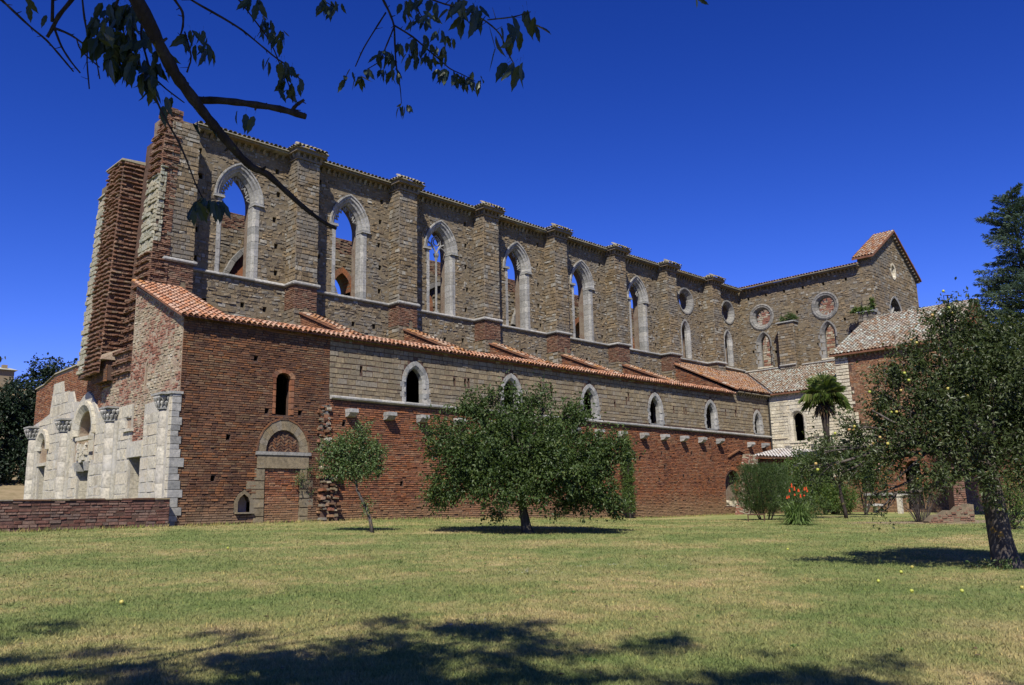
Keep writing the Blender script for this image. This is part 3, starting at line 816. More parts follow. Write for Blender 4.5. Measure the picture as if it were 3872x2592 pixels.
# corbels
for x, z in [(7.67, 4.72), (9.76, 4.70), (11.69, 4.68)]+[(14.0+2.17*i, 4.65-.006*i) for i in range(12)]+[(42.03, 4.50), (44.05, 4.50)]:
    mb = MB(); w = .19+random.uniform(0, .04); dp = .42+random.uniform(0, .06)
    mb.hexa([(x-w, -dp*.55, z-.20), (x+w, -dp*.55, z-.20), (x+w, .1, z-.24), (x-w, .1, z-.24), (x-w, -dp, z-.04), (x+w, -dp, z-.04), (x+w, .1, z-.04), (x-w, .1, z-.04)], random.random())
    mb.hexa([(x-w*1.05, -dp*1.03, z-.04), (x+w*1.05, -dp*1.03, z-.04), (x+w*1.05, .1, z-.04), (x-w*1.05, .1, z-.04), (x-w, -dp, z+.13), (x+w, -dp, z+.13), (x+w, .1, z+.14), (x-w, .1, z+.14)], random.random())
    mb.build('corbel', M_['greyw'], abbey)
# scar of a small gable on the brick, and rubble in the arched recess
for a, b in (((39.0, 3.5), (40.45, 4.0)), ((40.45, 4.0), (41.6, 3.7))):
    mb = MB(); V = []
    for (x, z) in (a, b): V += [(x, .02, z), (x, -.16, z-.02), (x, -.16, z+.07), (x, .02, z+.09)]
    mb.add(V, [(j, (j+1) % 4, 4+(j+1) % 4, 4+j) for j in range(4)]+[(3, 2, 1, 0), (4, 5, 6, 7)]); mb.build('gable_scar', M_['brick'], abbey)
ra = thing('arched_recess', '', ''); del ra['label']; del ra['category']; ra.parent = abbey
for i in range(15):
    a0, a1 = math.pi*(i+.03)/15-.0, math.pi*(i+.97)/15
    V = [fA.p(39.5+r*math.cos(a), dd, 1.78+r*.86*math.sin(a)) for a in (a0, a1) for r, dd in ((1.25, -.45), (1.25, .02), (.98, .02), (.98, -.45))]
    mesh_obj('brick', V, [(j, (j+1) % 4, 4+(j+1) % 4, 4+j) for j in range(4)]+[(3, 2, 1, 0), (4, 5, 6, 7)], M_['brickr'], ra, random.random())
for s in (0, 1):
    for k in range(11):
        s0 = 38.22 if s == 0 else 40.47
        block(ra, 'brick', fA, s0, s0+.28, .12+k*.152, .12+k*.152+.145, M_['brickr'], .02, .45)
mb = MB(); mb.box(38.3, 40.7, .78, .84, -.4, 2.8); mb.build('recess_back', M_['mort_pale'], ra)
for k in range(26):
    x, y, z = random.uniform(38.6, 40.4), random.uniform(.05, .55), .1+random.uniform(0, .30)
    s = random.uniform(.08, .2); mb = MB()
    mb.hexa([(x+sx*s+random.uniform(-.04, .04), y+sy*s*.7, z+sz*s*.6+random.uniform(-.04, .04)) for sz in (-1, 1) for sx, sy in ((-1, -1), (1, -1), (1, 1), (-1, 1))], random.random())
    mb.build('stone', M_['whitew'], ra)

# --- clerestory wall of the nave
fC = Frame((0, YC, 0), (1, 0, 0), (0, -1, 0))
UWC = [X1-BAY/2+BAY*i-.06 for i in range(6)]
uw_holes = [arch_poly(c, .60, 1.2, 15.65, 11.78) for c in UWC]
rs = [(44.02, 16.62, 1.10), (50.48, 16.62, 1.05)]
lanc = [(43.75, .40, .9, 14.0, 11.85), (50.2, .40, .9, 14.0, 11.85)]
def stepped(c, wj, wa, z0, zsp):
    q = arch_poly(c, .80, 1.60, zsp, zsp, wa, 8)
    return [(c-wj, z0), (c+wj, z0), (c+wj, zsp-.01)]+list(reversed(q))+[(c-wj, zsp-.01)]
ch = [stepped(c, .99, .40, 11.78, 15.65) for c in UWC]+[circle_poly(x, z, r-.12) for x, z, r in rs]+[arch_poly(c, w+.2, R+.2, zs, z0) for c, w, R, zs, z0 in lanc]
cput = []
for i in range(8):
    cb = X1+BAY*(i-.5)
    for dx in (-2.1, 2.0):
        for k in range(5):
            hx, hz = cb+dx+random.uniform(-.1, .1), 12.3+k*1.35+random.uniform(-.12, .12)
            cput.append([(hx-.10, hz-.14), (hx+.10, hz-.14), (hx+.10, hz+.14), (hx-.11, hz+.14)])
    for dx in (-1.6, .3, 1.6):
        hx, hz = cb+dx+random.uniform(-.1, .1), 10.3+random.uniform(-.1, .1)
        cput.append([(hx-.11, hz-.13), (hx+.11, hz-.14), (hx+.10, hz+.14), (hx-.11, hz+.13)])
cler = core('clerestory_wall', abbey, fC, [(1.1, 0), (XU+.6, 0), (XU+.6, 18.9), (1.1, 18.9)], ch+cput, .4, M_['mort_stone'])
core('clerestory_backing', abbey, fC, [(1.1, 0), (XU+.6, 0), (XU+.6, 18.88), (1.1, 18.88)],
     [arch_poly(c, .93, 1.73, 15.65, 11.75) for c in UWC]+[circle_poly(x, z, .98) for x, z, r in rs]+[arch_poly(c, w+.3, R+.3, zs, z0-.05) for c, w, R, zs, z0 in lanc], .75, M_['inner'], -.4)
creg = [[(1.1, 8.8), (XU, 8.8), (XU, 18.85), (1.1, 18.85)]]
for c in UWC:
    q = arch_poly(c, .80, 1.60, 15.65, 15.65, .50, 8)
    creg.append([(c-1.10, 11.78), (c+1.10, 11.78), (c+1.10, 15.64)]+list(reversed(q))+[(c-1.10, 15.64)])
creg += [circle_poly(x, z, r) for x, z, r in rs]+[arch_poly(c, w+.30, R+.3, zs, z0) for c, w, R, zs, z0 in lanc]+cput
masonry(cler, 'stone', fC, creg, M_['stone'], (.11, .23), (.13, .40), .014, (-.015, .04), .024)
moulding('string_course', [(2.46, YC, ZS, 7.62, YC, ZS, 0, -1)]+[(X1+BAY*i+.66, YC, ZS, X1+BAY*(i+1)-.66, YC, ZS, 0, -1) for i in range(6)]+[(X1+BAY*6+.66, YC, ZS, XU-.05, YC, ZS-.08, 0, -1)], M_['greyw'], abbey, .17, .17)
UJ = [(.31, .025), (.10, .03), (.06, -.06), (0.0, -.12), (0.0, -.36), (.02, -.62), (.31, -.62)]
UA = [(.50, .09), (.42, .09), (.39, .03), (.28, .02), (.22, -.07), (.13, -.11), (.10, -.2), (0.0, -.34), (.02, -.62), (.35, -.62), (.50, -.2)]
for i, c in enumerate(UWC):
    w = thing('nave_window', '', ''); del w['label']; del w['category']; w.parent = abbey
    surround(w, fC, c, .80, 1.60, 15.65, 11.78, UJ, UA, M_['greyw'], 10, 8)
    for s in (-1, 1):
        mb = MB(); x0, x1 = (c-1.33, c-.78) if s < 0 else (c+.78, c+1.33)
        mb.box(x0, x1, YC-.12, YC+.5, 15.55, 15.62, .3); mb.box(x0+(.0 if s > 0 else .06), x1-(.06 if s > 0 else 0), YC-.09, YC+.5, 15.62, 15.70, .8); mb.build('impost', M_['greyw'], w)
    mb = MB(); mb.hexa([(c-1.05, YC-.16, 11.68), (c+1.05, YC-.16, 11.68), (c+1.05, YC+.5, 11.74), (c-1.05, YC+.5, 11.74), (c-1.05, YC-.13, 11.75), (c+1.05, YC-.13, 11.75), (c+1.05, YC+.5, 11.85), (c-1.05, YC+.5, 11.85)], .9); mb.build('sill', M_['greyw'], w)
    # what is left of the tracery
    y0, y1 = YC+.38, YC+.50
    def cusp(pts, r, nm='tracery'):
        mb = MB(); mb.tube([(c+a, (y0+y1)/2, z) for a, z in pts], [r]*len(pts) if np.isscalar(r) else r, 6, .85); mb.build(nm, M_['greyw'], w)
    if i == 2:
        cusp([(0, 11.85), (0, 12.0)], .15, 'column_base'); cusp([(0, 11.98), (0, 15.2)], .07, 'colonnette')
        cusp([(0, 15.15), (0, 15.3), (0, 15.42), (0, 15.55)], [.08, .11, .17, .19], 'capital')
        for s in (-1, 1):
            cusp([(0, 15.5), (s*.12, 15.8), (s*.38, 16.1), (s*.60, 16.2)], .055)
            cusp([(s*.72, 15.75), (s*.58, 15.9), (s*.36, 15.98), (s*.14, 15.85)], .045)
            cusp([(s*.16, 15.9), (s*.36, 16.15), (s*.30, 16.45), (0, 16.7)], .045)
        cusp([(.22*math.cos(a), 16.28+.22*math.sin(a)) for a in np.linspace(0, 6.28, 12)], .04)
    else:
        rr = random.Random(i)
        path = [q for q in arch_path(.80, 1.60, 15.65, 15.65, -.03, 1, 9)]
        sel = {0: range(2, 18), 1: range(3, 16), 3: range(10, 18), 4: [], 5: range(2, 16)}[i]
        for k in sel:
            if k >= len(path)-1 or rr.random() < .2: continue
            a, b = path[k], path[k+1]; mx, mz = (a[0]+b[0])/2, (a[1]+b[1])/2
            ln = rr.uniform(.12, .30)
            nx, nz = -mx*.9, 15.75-mz; q = math.hypot(nx, nz)+.01
            e = (mx+nx/q*ln+rr.uniform(-.06, .06), mz+nz/q*ln)
            cusp([a, ((a[0]+e[0])/2, (a[1]+e[1])/2), e], [.05, .045, .02]); cusp([b, e], [.04, .02])
for x, z, r in rs:
    w = thing('round_window', '', ''); del w['label']; del w['category']; w.parent = abbey
    ring(w, fC, x, z, [(r+.02, .06), (r-.10, .06), (r-.16, 0), (r-.24, -.10), (.70, -.24), (.70, -.40), (r+.02, -.40)], M_['greyd'], 18)
for c, wd, R, zs, z0 in lanc:
    w = thing('lancet_window', '', ''); del w['label']; del w['category']; w.parent = abbey
    LJ = [(.30, .03), (.16, .03), (0, -.16), (0.0, -.36), (.30, -.36)]
    surround(w, fC, c, wd, R, zs, z0, LJ, LJ, M_['greyw'], 6, 5)

def cornice(parent, x0, y0, x1, y1, z, nx, ny, over=.32, h=.30, mat=None):
    """projecting eaves: slab plus a row of small corbels"""
    mat = mat or M_['stone']
    L = math.hypot(x1-x0, y1-y0); ux, uy = (x1-x0)/L, (y1-y0)/L
    mb = MB()
    def slab(a0, a1, d0, d1, z0, z1, v):
        V = [(x0+ux*a+nx*d, y0+uy*a+ny*d, zz) for zz in (z0, z1) for a, d in ((a0, d0), (a1, d0), (a1, d1), (a0, d1))]
        mb.hexa(V, v)
    k = max(1, int(L/.8))
    for i in range(k): slab(L*i/k+.004, L*(i+1)/k-.004, -.05, over+random.uniform(-.015, .015), z+h*.72, z+h+random.uniform(-.01, .01), random.random())
    mb.build('eaves_slab', mat, parent)
    mb2 = MB(); mb, keep = mb2, mb
    n = max(1, int(L/.34))
    for i in range(n):
        a = L*(i+.5)/n
        V = [(x0+ux*q+nx*d, y0+uy*q+ny*d, zz) for zz, dd in ((z, over*.12), (z+h*.72, over*.45)) for q, d in ((a-.07, -.05), (a+.07, -.05), (a+.07, dd), (a-.07, dd))]
        mb2.hexa(V, random.random())
    mb2.build('eaves_corbels', mat, parent, 'stuff')
def topcap(parent, x0, y0, x1, y1, z, nx, ny, over, back, rise, mat, pitch=.24, quota=False):
    """tile coping along a wall top: slopes up from the outer edge to the ridge and down again"""
    L = math.hypot(x1-x0, y1-y0); u = np.array([(x1-x0)/L, (y1-y0)/L, 0])
    o = np.array([x0+nx*over, y0+ny*over, z]); v = np.array([-nx*(over+back), -ny*(over+back), rise]); ln = np.linalg.norm(v); v /= ln
    mb = MB(); a = o-np.array([0, 0, .03]); V = []
    top = o+v*ln
    for q in (o, o+u*L): V += [q, q-np.array([0, 0, .05]), q+v*ln-np.array([0, 0, .05]), q+v*ln]
    mb.add(V, [(0, 1, 5, 4), (1, 2, 6, 5), (2, 3, 7, 6), (3, 0, 4, 7), (3, 2, 1, 0), (4, 5, 6, 7)]); mb.build('coping_bed', M_['tileg'], parent)
    tiles(parent, o, u, v, max(1, int(ln/.36)+0), lambda r: (0, L), mat, pitch, .36, .1, quota)
# buttresses
def buttress(i, cap=True):
    x = X1+BAY*i; y1 = YC-BD
    b = thing('buttress', '', ''); del b['label']; del b['category']; b.parent = abbey
    x0, x1_ = x-BW/2, x+BW/2
    mb = MB(); mb.box(x0+.03, x1_-.03, y1+.03, YC+.05, 0, 18.35); mb.build('rubble_core', M_['mort_stone'], b)
    low = M_['brickt'] if i < 6 else M_['stone']
    ff, fl, fr_ = Frame((x0, y1, 0), (1, 0, 0), (0, -1, 0)), Frame((x0, YC, 0), (0, -1, 0), (-1, 0, 0)), Frame((x1_, y1, 0), (0, 1, 0), (1, 0, 0))
    hole = [[(.72, 10.35), (.97, 10.35), (.97, 10.7), (.72, 10.7)]] if i % 2 else [[(.55, 10.1), (.85, 10.1), (.85, 10.45), (.55, 10.45)]]
    h2 = [[(.6, 13.6), (.8, 13.6), (.8, 13.85), (.6, 13.85)]] if i in (1, 2) else []
    for f, W in ((ff, BW), (fl, BD), (fr_, BD)):
        masonry(b, 'stone', f, [[(0, ZS), (W, ZS), (W, 18.3), (0, 18.3)]]+(h2 if f is ff else []), M_['stone'], (.14, .27), (.17, .46), .018, (-.02, .02), .018)
        kind, mat, hr, lr = ('brick', low, (.085, .1), (.2, .33)) if low is M_['brickt'] else ('stone', M_['stone'], (.16, .26), (.25, .5))
        masonry(b, kind, f, [[(0, 10.4), (W, 10.4), (W, ZS), (0, ZS)]]+(hole if f is ff else []), mat, hr, lr, .016, (-.01, .03), .01)
        masonry(b, 'stone', f, [[(0, 8.3), (W, 8.3), (W, 10.4), (0, 10.4)]]+(hole if f is ff else []), M_['stone'], (.16, .26), (.22, .5), .018, (-.01, .03), .014)
    moulding('string_course', [(x0-.1, y1, ZS, x1_+.12, y1, ZS, 0, -1), (x0, YC, ZS, x0, y1-.1, ZS, -1, 0), (x1_, y1-.1, ZS, x1_, YC, ZS, 1, 0)], M_['greyw'], b, .17, .14)
    if not cap: return
    # cap: stepped corbels, slab, little tiled roof
    mb = MB(); mb.box(x0-.06, x1_+.06, y1-.06, YC, 18.30, 18.42, .3); mb.box(x0-.26, x1_+.26, y1-.32, YC-.02, 18.62, 18.78, .6); mb.build('cap_slab', M_['stone'], b)
    mb = MB()
    for k in range(5):
        xx = x0-.02+(BW+.04)*k/4; mb.hexa([(xx-.07, y1-.08, 18.42), (xx+.07, y1-.08, 18.42), (xx+.07, y1+.1, 18.42), (xx-.07, y1+.1, 18.42), (xx-.07, y1-.15, 18.62), (xx+.07, y1-.15, 18.62), (xx+.07, y1+.1, 18.62), (xx-.07, y1+.1, 18.62)], random.random())
    for k in range(3):
        yy = y1+.25+.3*k
        for xa, s in ((x0, -1), (x1_, 1)): mb.hexa([(xa-.1, yy-.07, 18.42), (xa+.1, yy-.07, 18.42), (xa+.1, yy+.07, 18.42), (xa-.1, yy+.07, 18.42), (xa-.1+min(0, s*.09), yy-.07, 18.62), (xa+.1+max(0, s*.09), yy-.07, 18.62), (xa+.1+max(0, s*.09), yy+.07, 18.62), (xa-.1+min(0, s*.09), yy+.07, 18.62)], random.random())
    mb.box(x0+.02, x1_-.02, y1+.02, YC, 18.42, 18.62, .4)
    mb.build('cap_corbels', M_['stone'], b)
    mb = MB(); ax, ay = x, YC+.25
    P = [(x0-.34, y1-.42, 18.78), (x1_+.34, y1-.42, 18.78), (x1_+.34, YC+.3, 18.78), (x0-.34, YC+.3, 18.78), (ax, y1+.38, 19.22), (ax, YC+.5, 19.27)]
    mb.add(P, [(0, 1, 4), (1, 2, 5, 4), (2, 3, 5), (3, 0, 4, 5), (3, 2, 1, 0)]); mb.build('cap_roof', M_['tileg'], b)
    tl = lambda o, u, v, L, W: tiles(b, o, u, v, 2, lambda r: (0.05+r*.45, W-.05-r*.45), M_['tileg'], .22, .33, .095, False)
    W = BW+.6
    tl((x0-.36, y1-.46, 18.80), (1, 0, 0), (0, .84, .54), 0, W)
    tl((x1_+.34, y1-.32, 18.80), (0, 1, 0), (-.90, 0, .43), 0, BD+.5)
    tl((x0-.34, y1-.32, 18.80), (0, 1, 0), (.90, 0, .43), 0, BD+.5)
    for k in range(4):
        px, py = ax+random.uniform(-.2, .2), y1+.42+random.uniform(-.1, .2); s = random.uniform(.07, .13)
        mb = MB(); mb.hexa([(px+sx*s, py+sy*s, 19.2+sz*s*.7+random.uniform(-.03, .03)) for sz in (-1, 1) for sx, sy in ((-1, -1), (1, -1), (1, 1), (-1, 1))], random.random()); mb.build('stone', M_['tileg'], b)
for i in range(7): buttress(i)
buttress(-1, False)
segs = [(2.5, X1-.86)]+[(X1+BAY*i+.86, X1+BAY*(i+1)-.86) for i in range(6)]+[(X1+BAY*6+.86, XU-.3)]
for a, b in segs:
    cornice(abbey, a, YC, b, YC, 18.38, 0, -1, .46, .34)
    topcap(abbey, a, YC, b, YC, 18.76, 0, -1, .58, .40, .20, M_['tileg'])
    mb = MB(); mb.box(a, b, YC+.3, YC+1.3, 18.7, 18.86); mb.build('wall_top', M_['mort_stone'], abbey)

# --- inside: the opposite nave wall and the far transept wall, seen through the windows
fN = Frame((0, 12.9, 0), (1, 0, 0), (0, -1, 0))
NWIN = [9.1, 15.63, 22.1, 28.6, 38.7, 45.2]
nw = core('nave_wall', abbey, fN, [(1.2, 0), (60.5, 0), (60.5, 17.6), (1.2, 17.6)], [arch_poly(c, .66, 1.3, 14.2, 12.6) for c in NWIN if c not in (9.1, 22.1)]+[arch_poly(c, 1.6, 2.4, 4.2, 0.05) for c in UWC], 1.1, M_['mort_stone'])
nput = [[(x-.12, z-.14), (x+.12, z-.14), (x+.11, z+.14), (x-.12, z+.13)] for x in np.arange(4.2, 50, 3.1) for z in (14.6, 16.3)]
nput = [q for q in nput if all(abs(q[0][0]-c) > 1.7 for c in NWIN)]
masonry(nw, 'stone', fN, [[(1.2, 11.2), (52, 11.2), (52, 16.6), (1.2, 16.6)]]+[arch_poly(c, .95, 1.6, 14.2, 12.6) for c in NWIN]+nput, M_['stone'], (.14, .28), (.2, .5), .02, (-.01, .06), .022, quota=False)
masonry(nw, 'brick', fN, [[(1.2, 16.6), (52, 16.6), (52, 17.6), (1.2, 17.6)]]+nput, M_['brickt'], (.09, .12), (.2, .4), .02, (-.01, .05), .015, quota=False)
for c in NWIN:
    SP = [(.34, .06), (0, .04), (0, -.7), (.34, -.7)]
    surround(nw, fN, c, .66, 1.3, 14.2, 12.6, SP, SP, M_['brickr'], 4, 6, 'arch_brick')
    if c in (9.1, 22.1):
        mb = MB(); mb.add([fN.p(a, .02, z) for a, z in arch_poly(c, .66, 1.3, 14.2, 12.6)], [tuple(range(len(arch_poly(c, .66, 1.3, 14.2, 12.6))))]); mb.build('blind_arch', M_['brickr'], nw)
for c, zc, rr in ((11.4, 12.6, 3.85), (33.9, 13.5, 3.05), (24.6, 12.4, 3.7), (42.2, 13.2, 3.3)):   # wall ribs of the lost vault
    for k in range(14):
        a0, a1 = math.pi*(.05+.9*k/14), math.pi*(.05+.9*(k+.97)/14)
        V = [fN.p(c+r*math.cos(a), dd, zc+r*math.sin(a)) for a in (a0, a1) for r, dd in ((rr+.14, -.05), (rr+.14, .26), (rr-.14, .26), (rr-.14, -.05))]
        mesh_obj('rib_stone', V, [(j, (j+1) % 4, 4+(j+1) % 4, 4+j) for j in range(4)]+[(3, 2, 1, 0), (4, 5, 6, 7)], M_['greyd'], nw, random.random())
fE = Frame((61.3, 20, 0), (0, -1, 0), (-1, 0, 0))
ew = core('transept_far_wall', abbey, fE, [(0, 0), (25.9, 0), (25.9, 20.4), (0, 20.4)], [], 1.0, M_['inner'])
masonry(ew, 'brick', fE, [[(8, 10), (25.5, 10), (25.5, 20.3), (8, 20.3)]], M_['rubble'], (.16, .26), (.25, .5), .02, (0, .05), .012, quota=False)

# --- west front
fW = Frame((0, 0, 0), (0, 1, 0), (-1, 0, 0))
wd1 = [(3.22, -.5), (4.40, -.5), (4.40, 2.76), (3.22, 2.76)]
wd2 = [(9.10, -.5), (10.5, -.5), (10.5, 2.85), (9.10, 2.85)]
wd3 = [(15.35, -.5), (16.40, -.5), (16.40, 2.95), (15.35, 2.95)]
po2 = [(8.91, -.5), (10.69, -.5), (10.69, 2.84), (10.92, 2.86), (10.92, 4.1)]+[(9.93+1.0*math.cos(a), 4.12+1.1*math.sin(a)) for a in np.linspace(.12, math.pi-.12, 11)]+[(8.94, 4.1), (8.94, 2.86), (8.91, 2.84)]
po3 = [(15.16, -.5), (16.59, -.5), (16.59, 2.95), (16.40, 3.0), (16.40, 3.78)]+[(15.88+.53*math.cos(a), 3.8+.62*math.sin(a)) for a in np.linspace(.15, math.pi-.15, 9)]+[(15.35, 3.78), (15.35, 3.0), (15.16, 2.95)]
wslit = [(3.30, 5.65), (3.46, 5.65), (3.42, 6.5), (3.33, 6.7), (3.24, 6.5)]
front = core('west_front', abbey, fW, [(0.02, -.8), (18.1, -.8), (18.1, 7.1), (16.7, 7.2), (15.1, 7.55), (11.4, 7.6), (10.1, 7.75), (8.6, 7.9), (8.3, 7.55), (5.02, 7.55), (5.0, 10.2), (0.02, 7.98)], [[(3.03, -.5), (4.59, -.5), (4.59, 2.77), (3.03, 2.77)], po2, po3, wslit], 1.15, M_['mort_pale'])
clad = [(0, -.8), (18.08, -.8), (17.9, 5.15), (16.5, 5.35), (15.3, 5.55), (14.95, 7.05), (13.65, 7.05), (13.45, 6.5), (12.0, 6.35), (11.6, 5.8), (10.9, 5.75), (10.5, 5.95), (9.9, 6.12), (9.3, 5.85), (8.7, 5.3), (8.3, 5.0), (4.4, 5.0), (4.38, 3.42), (3.1, 3.42), (3.1, 4.85), (0, 4.95)]
rub = [[(0.02, 4.95), (3.1, 4.85), (3.1, 3.42), (4.38, 3.42), (4.4, 5.0), (8.3, 5.0), (8.3, 6.0), (5.0, 6.3), (4.9, 10.1), (.02, 7.95)], [(3.22, 5.62), (3.55, 5.62), (3.52, 6.52), (3.33, 6.78), (3.15, 6.52)]]
masonry(front, 'brick', fW, rub, M_['rubble'], (.08, .13), (.12, .32), .012, (-.01, .04), .012, varf=patchy(.62))
masonry(front, 'brick', fW, [[(8.3, 5.05), (18.05, 5.05), (18.05, 7.08), (16.7, 7.18), (15.1, 7.5), (11.4, 7.55), (10.1, 7.7), (8.3, 8.0)], [p for p in clad if p[1] > 5.0 and p[0] >= 8.3 or False]+[(8.3, 4.9), (18.0, 4.9)]], M_['brickr'], (.085, .1), (.2, .32), .014, (.005, .035), .006)
masonry(front, 'brick', fW, [[(5.0, 6.3), (8.3, 6.0), (8.3, 7.55), (5.0, 7.55)]], M_['brickt'], (.085, .1), (.18, .32), .016, (0, .06), .012, (5, .12, 2))
ptop = [(8.55, 2.9), (11.3, 2.9), (11.3, 4.1)]+[(9.93+1.37*math.cos(a), 4.15+1.5*math.sin(a)) for a in np.linspace(.15, math.pi-.15, 11)]+[(8.55, 4.1)]
ntop = [(15.2, 3.05), (16.6, 3.05), (16.6, 3.8)]+[(15.9+.7*math.cos(a), 3.8+.85*math.sin(a)) for a in np.linspace(.2, math.pi-.2, 9)]+[(15.2, 3.8)]
sniche = [(4.40, 3.98), (4.98, 3.98), (5.02, 4.45), (4.42, 4.45)]
masonry(front, 'facing_stone', fW, [clad, wd1, wd2, wd3, ptop, ntop, sniche], M_['white'], (.30, .62), (.45, 1.1), .008, (.095, .105), .002)
core('cladding_bed', front, fW, clad, [wd1, wd2, wd3, ptop, ntop, sniche], .08, M_['mort_white'], .086)
mb = MB()
for q, z0, z1, dd in ((ptop, 2.9, 5.6, .03), (ntop, 3.05, 4.6, .03)):
    mb.add([fW.p(a, -.42, z) for a, z in q], [tuple(range(len(q)))], .3)
mb.build('tympanum', M_['white'], front)
mb = MB(); mb.add([fW.p(a, .015, z) for a, z in sniche], [(0, 1, 2, 3)]); mb.build('niche_back', M_['mort_pale'], front)
mb = MB(); mb.box(-.2, 0, 4.3, 5.1, 3.86, 3.97, .9); mb.build('niche_sill', M_['white'], front)
def doorway(y0, y1, zt, lint, arch=None):
    d = thing('doorway', '', ''); del d['label']; del d['category']; d.parent = abbey
    for k in range(5):
        for s, y in ((0, y0), (1, y1)):
            a, b = (y-.20, y-.005) if s == 0 else (y+.005, y+.20)
            V = [fW.p(q, dd, z) for dd in (-.9, .10) for q, z in ((a, -.4+k*(zt+.4)/5+.004), (b, -.4+k*(zt+.4)/5+.004), (b, -.4+(k+1)*(zt+.4)/5-.004), (a, -.4+(k+1)*(zt+.4)/5-.004))]
            mesh_obj('jamb_stone', V, [(0, 1, 2, 3), (7, 6, 5, 4)]+[(i, i+4, (i+1) % 4+4, (i+1) % 4) for i in range(4)], M_['white'], d, random.random())
    mb = MB(); mb.box(-.15, .9, y0-.18, y1+.18, zt+.004, zt+lint, .3); mb.build('lintel', M_['white'], d)
    if arch:
        c, r, zs, n = arch
        for k in range(n):
            a0, a1 = math.pi*(k+.02)/n, math.pi*(k+.98)/n
            V = [fW.p(c+q*math.cos(a), dd, zs+q*1.12*math.sin(a)) for a in (a0, a1) for q, dd in ((r+.42, .02), (r+.42, .24), (r+.24, .24), (r, .06), (r, .0))]
            mesh_obj('arch_stone', V, [(j, (j+1) % 5, 5+(j+1) % 5, 5+j) for j in range(5)]+[(4, 3, 2, 1, 0), (5, 6, 7, 8, 9)], M_['white'], d, random.random())
    return d
d1 = doorway(3.22, 4.40, 2.76, .60)
mb = MB()
for k in range(6): mb.box(.35, .40, 3.25+k*.2, 3.28+k*.2, -.3, 2.75, .5)
for k in range(7): mb.box(.34, .41, 3.22, 4.4, .1+k*.42, .14+k*.42, .5)
mb.build('iron_gate', M_['iron'], d1)
mb = MB(); mb.box(.9, 1.0, 9.0, 10.6, -.4, 2.9)
d2 = doorway(9.10, 10.5, 2.85, .28, (9.93, 1.0, 4.1, 13))
mb2 = MB(); mb2.box(.45, .52, 9.1, 10.5, -.4, 2.85); mb2.build('door_leaf', M_['dark'], d2)
for k in range(36):
    y, z, s = random.uniform(9.2, 10.5), random.uniform(2.95, 3.75), random.uniform(.05, .11)
    mb = MB(); mb.hexa([(-.14+sx*.06-random.random()*.05, y+sy*s, z+sz*s) for sz in (-1, 1) for sx, sy in ((-1, -1), (1, -1), (1, 1), (-1, 1))], random.random()); mb.build('carved_stone', M_['white'], d2)
mb = MB(); mb.box(-.24, .02, 9.05, 10.7, 3.85, 4.02, .9); mb.build('frieze_shelf', M_['white'], d2)
for y in (9.14, 10.40):
    mb = MB(); mb.hexa([(-.22, y-.12, 2.45), (.1, y-.12, 2.45), (.1, y+.14, 2.45), (-.22, y+.14, 2.45), (-.28, y-.15, 2.84), (.1, y-.15, 2.84), (.1, y+.17, 2.84), (-.28, y+.17, 2.84)]); mb.build('door_bracket', M_['greyw'], d2)
d3 = doorway(15.35, 16.40, 2.95, .16, (15.9, .55, 3.75, 9))
mb2 = MB(); mb2.box(.45, .52, 15.3, 16.4, -.4, 2.95); mb2.build('door_leaf', M_['dark'], d3)
# half columns with leafy capitals
def halfcol(yc, lay):
    c = thing('half_column', '', ''); del c['label']; del c['category']; c.parent = abbey
    for k in range(7):
        z0, z1 = -.5+k*.70, -.5+(k+1)*.70-.008
        mb = MB(); mb.lathe((-.12, yc, 0), [(.31, z0), (.31, z1), (0.01, z1)], 20, random.random()); mb.build('drum', M_['column'], c, None, True)
    for dy in (-.46,):
        mb = MB(); mb.lathe((-.10, yc+dy, 0), [(.14, -.5), (.14, 4.4)], 12, random.random()); mb.build('shaft', M_['column'], c, None, True)
    mb = MB(); mb.lathe((-.12, yc, 0), [(.33, 4.39), (.37, 4.41), (.37, 4.46), (.32, 4.48)], 20, .8); mb.build('neck_ring', M_['greyw'], c)
    mb = MB(); mb.lathe((-.12, yc, 0), [(.36, 4.47), (.37, 4.62), (.43, 4.85), (.50, 4.95)], 18, .4)
    for q in range(2):
        for k in range(9):
            a = math.pi/2+math.pi*(k+.5*q)/8.5; r = .40+.07*q; z = 4.63+.18*q
            px, py = -.12+r*math.cos(a), yc+r*math.sin(a)
            s = .085+random.uniform(-.01, .015)
            mb.lathe((px, py, z), [(.01, -s*1.6), (s*.7, -s*.5), (s, .3*s), (s*.6, s), (.01, s*1.1)], 6, random.random())
    mb.build('leaf_capital', M_['greyw'], c)
    mb = MB(); mb.box(-.60, .05, yc-.52, yc+.50, 4.95, 5.03, .7); mb.build('abacus', M_['greyw'], c)
for yc, l in ((0.75, False), (6.35, False), (12.3, False), (17.2, False)): halfcol(yc, l)
# corner: pale quoins toothed into the brick of the aisle wall
qf = Frame((-.30, -.04, 0), (1, 0, 0), (0, -1, 0)); qw = Frame((-.30, -.04, 0), (0, 1, 0), (-1, 0, 0))
mb = MB(); mb.box(-.28, 0.0, -.02, .75, -.8, 4.92); mb.build('corner_core', M_['mort_white'], front)
zq = -.6
while zq < 4.9:
    h = random.uniform(.20, .38); h = min(h, 4.95-zq)
    block(front, 'facing_stone', qf, 0, random.choice((.30, .36, .42, .48, .58)), zq, zq+h, M_['greyw'], .02, .06)
    block(front, 'facing_stone', qw, .0, .24, zq, zq+h, M_['white'], .02, .06)
    zq += h
mb = MB(); mb.box(-.38, .1, -.10, .8, 4.95, 5.05, .5); mb.build('abacus', M_['greyw'], front)

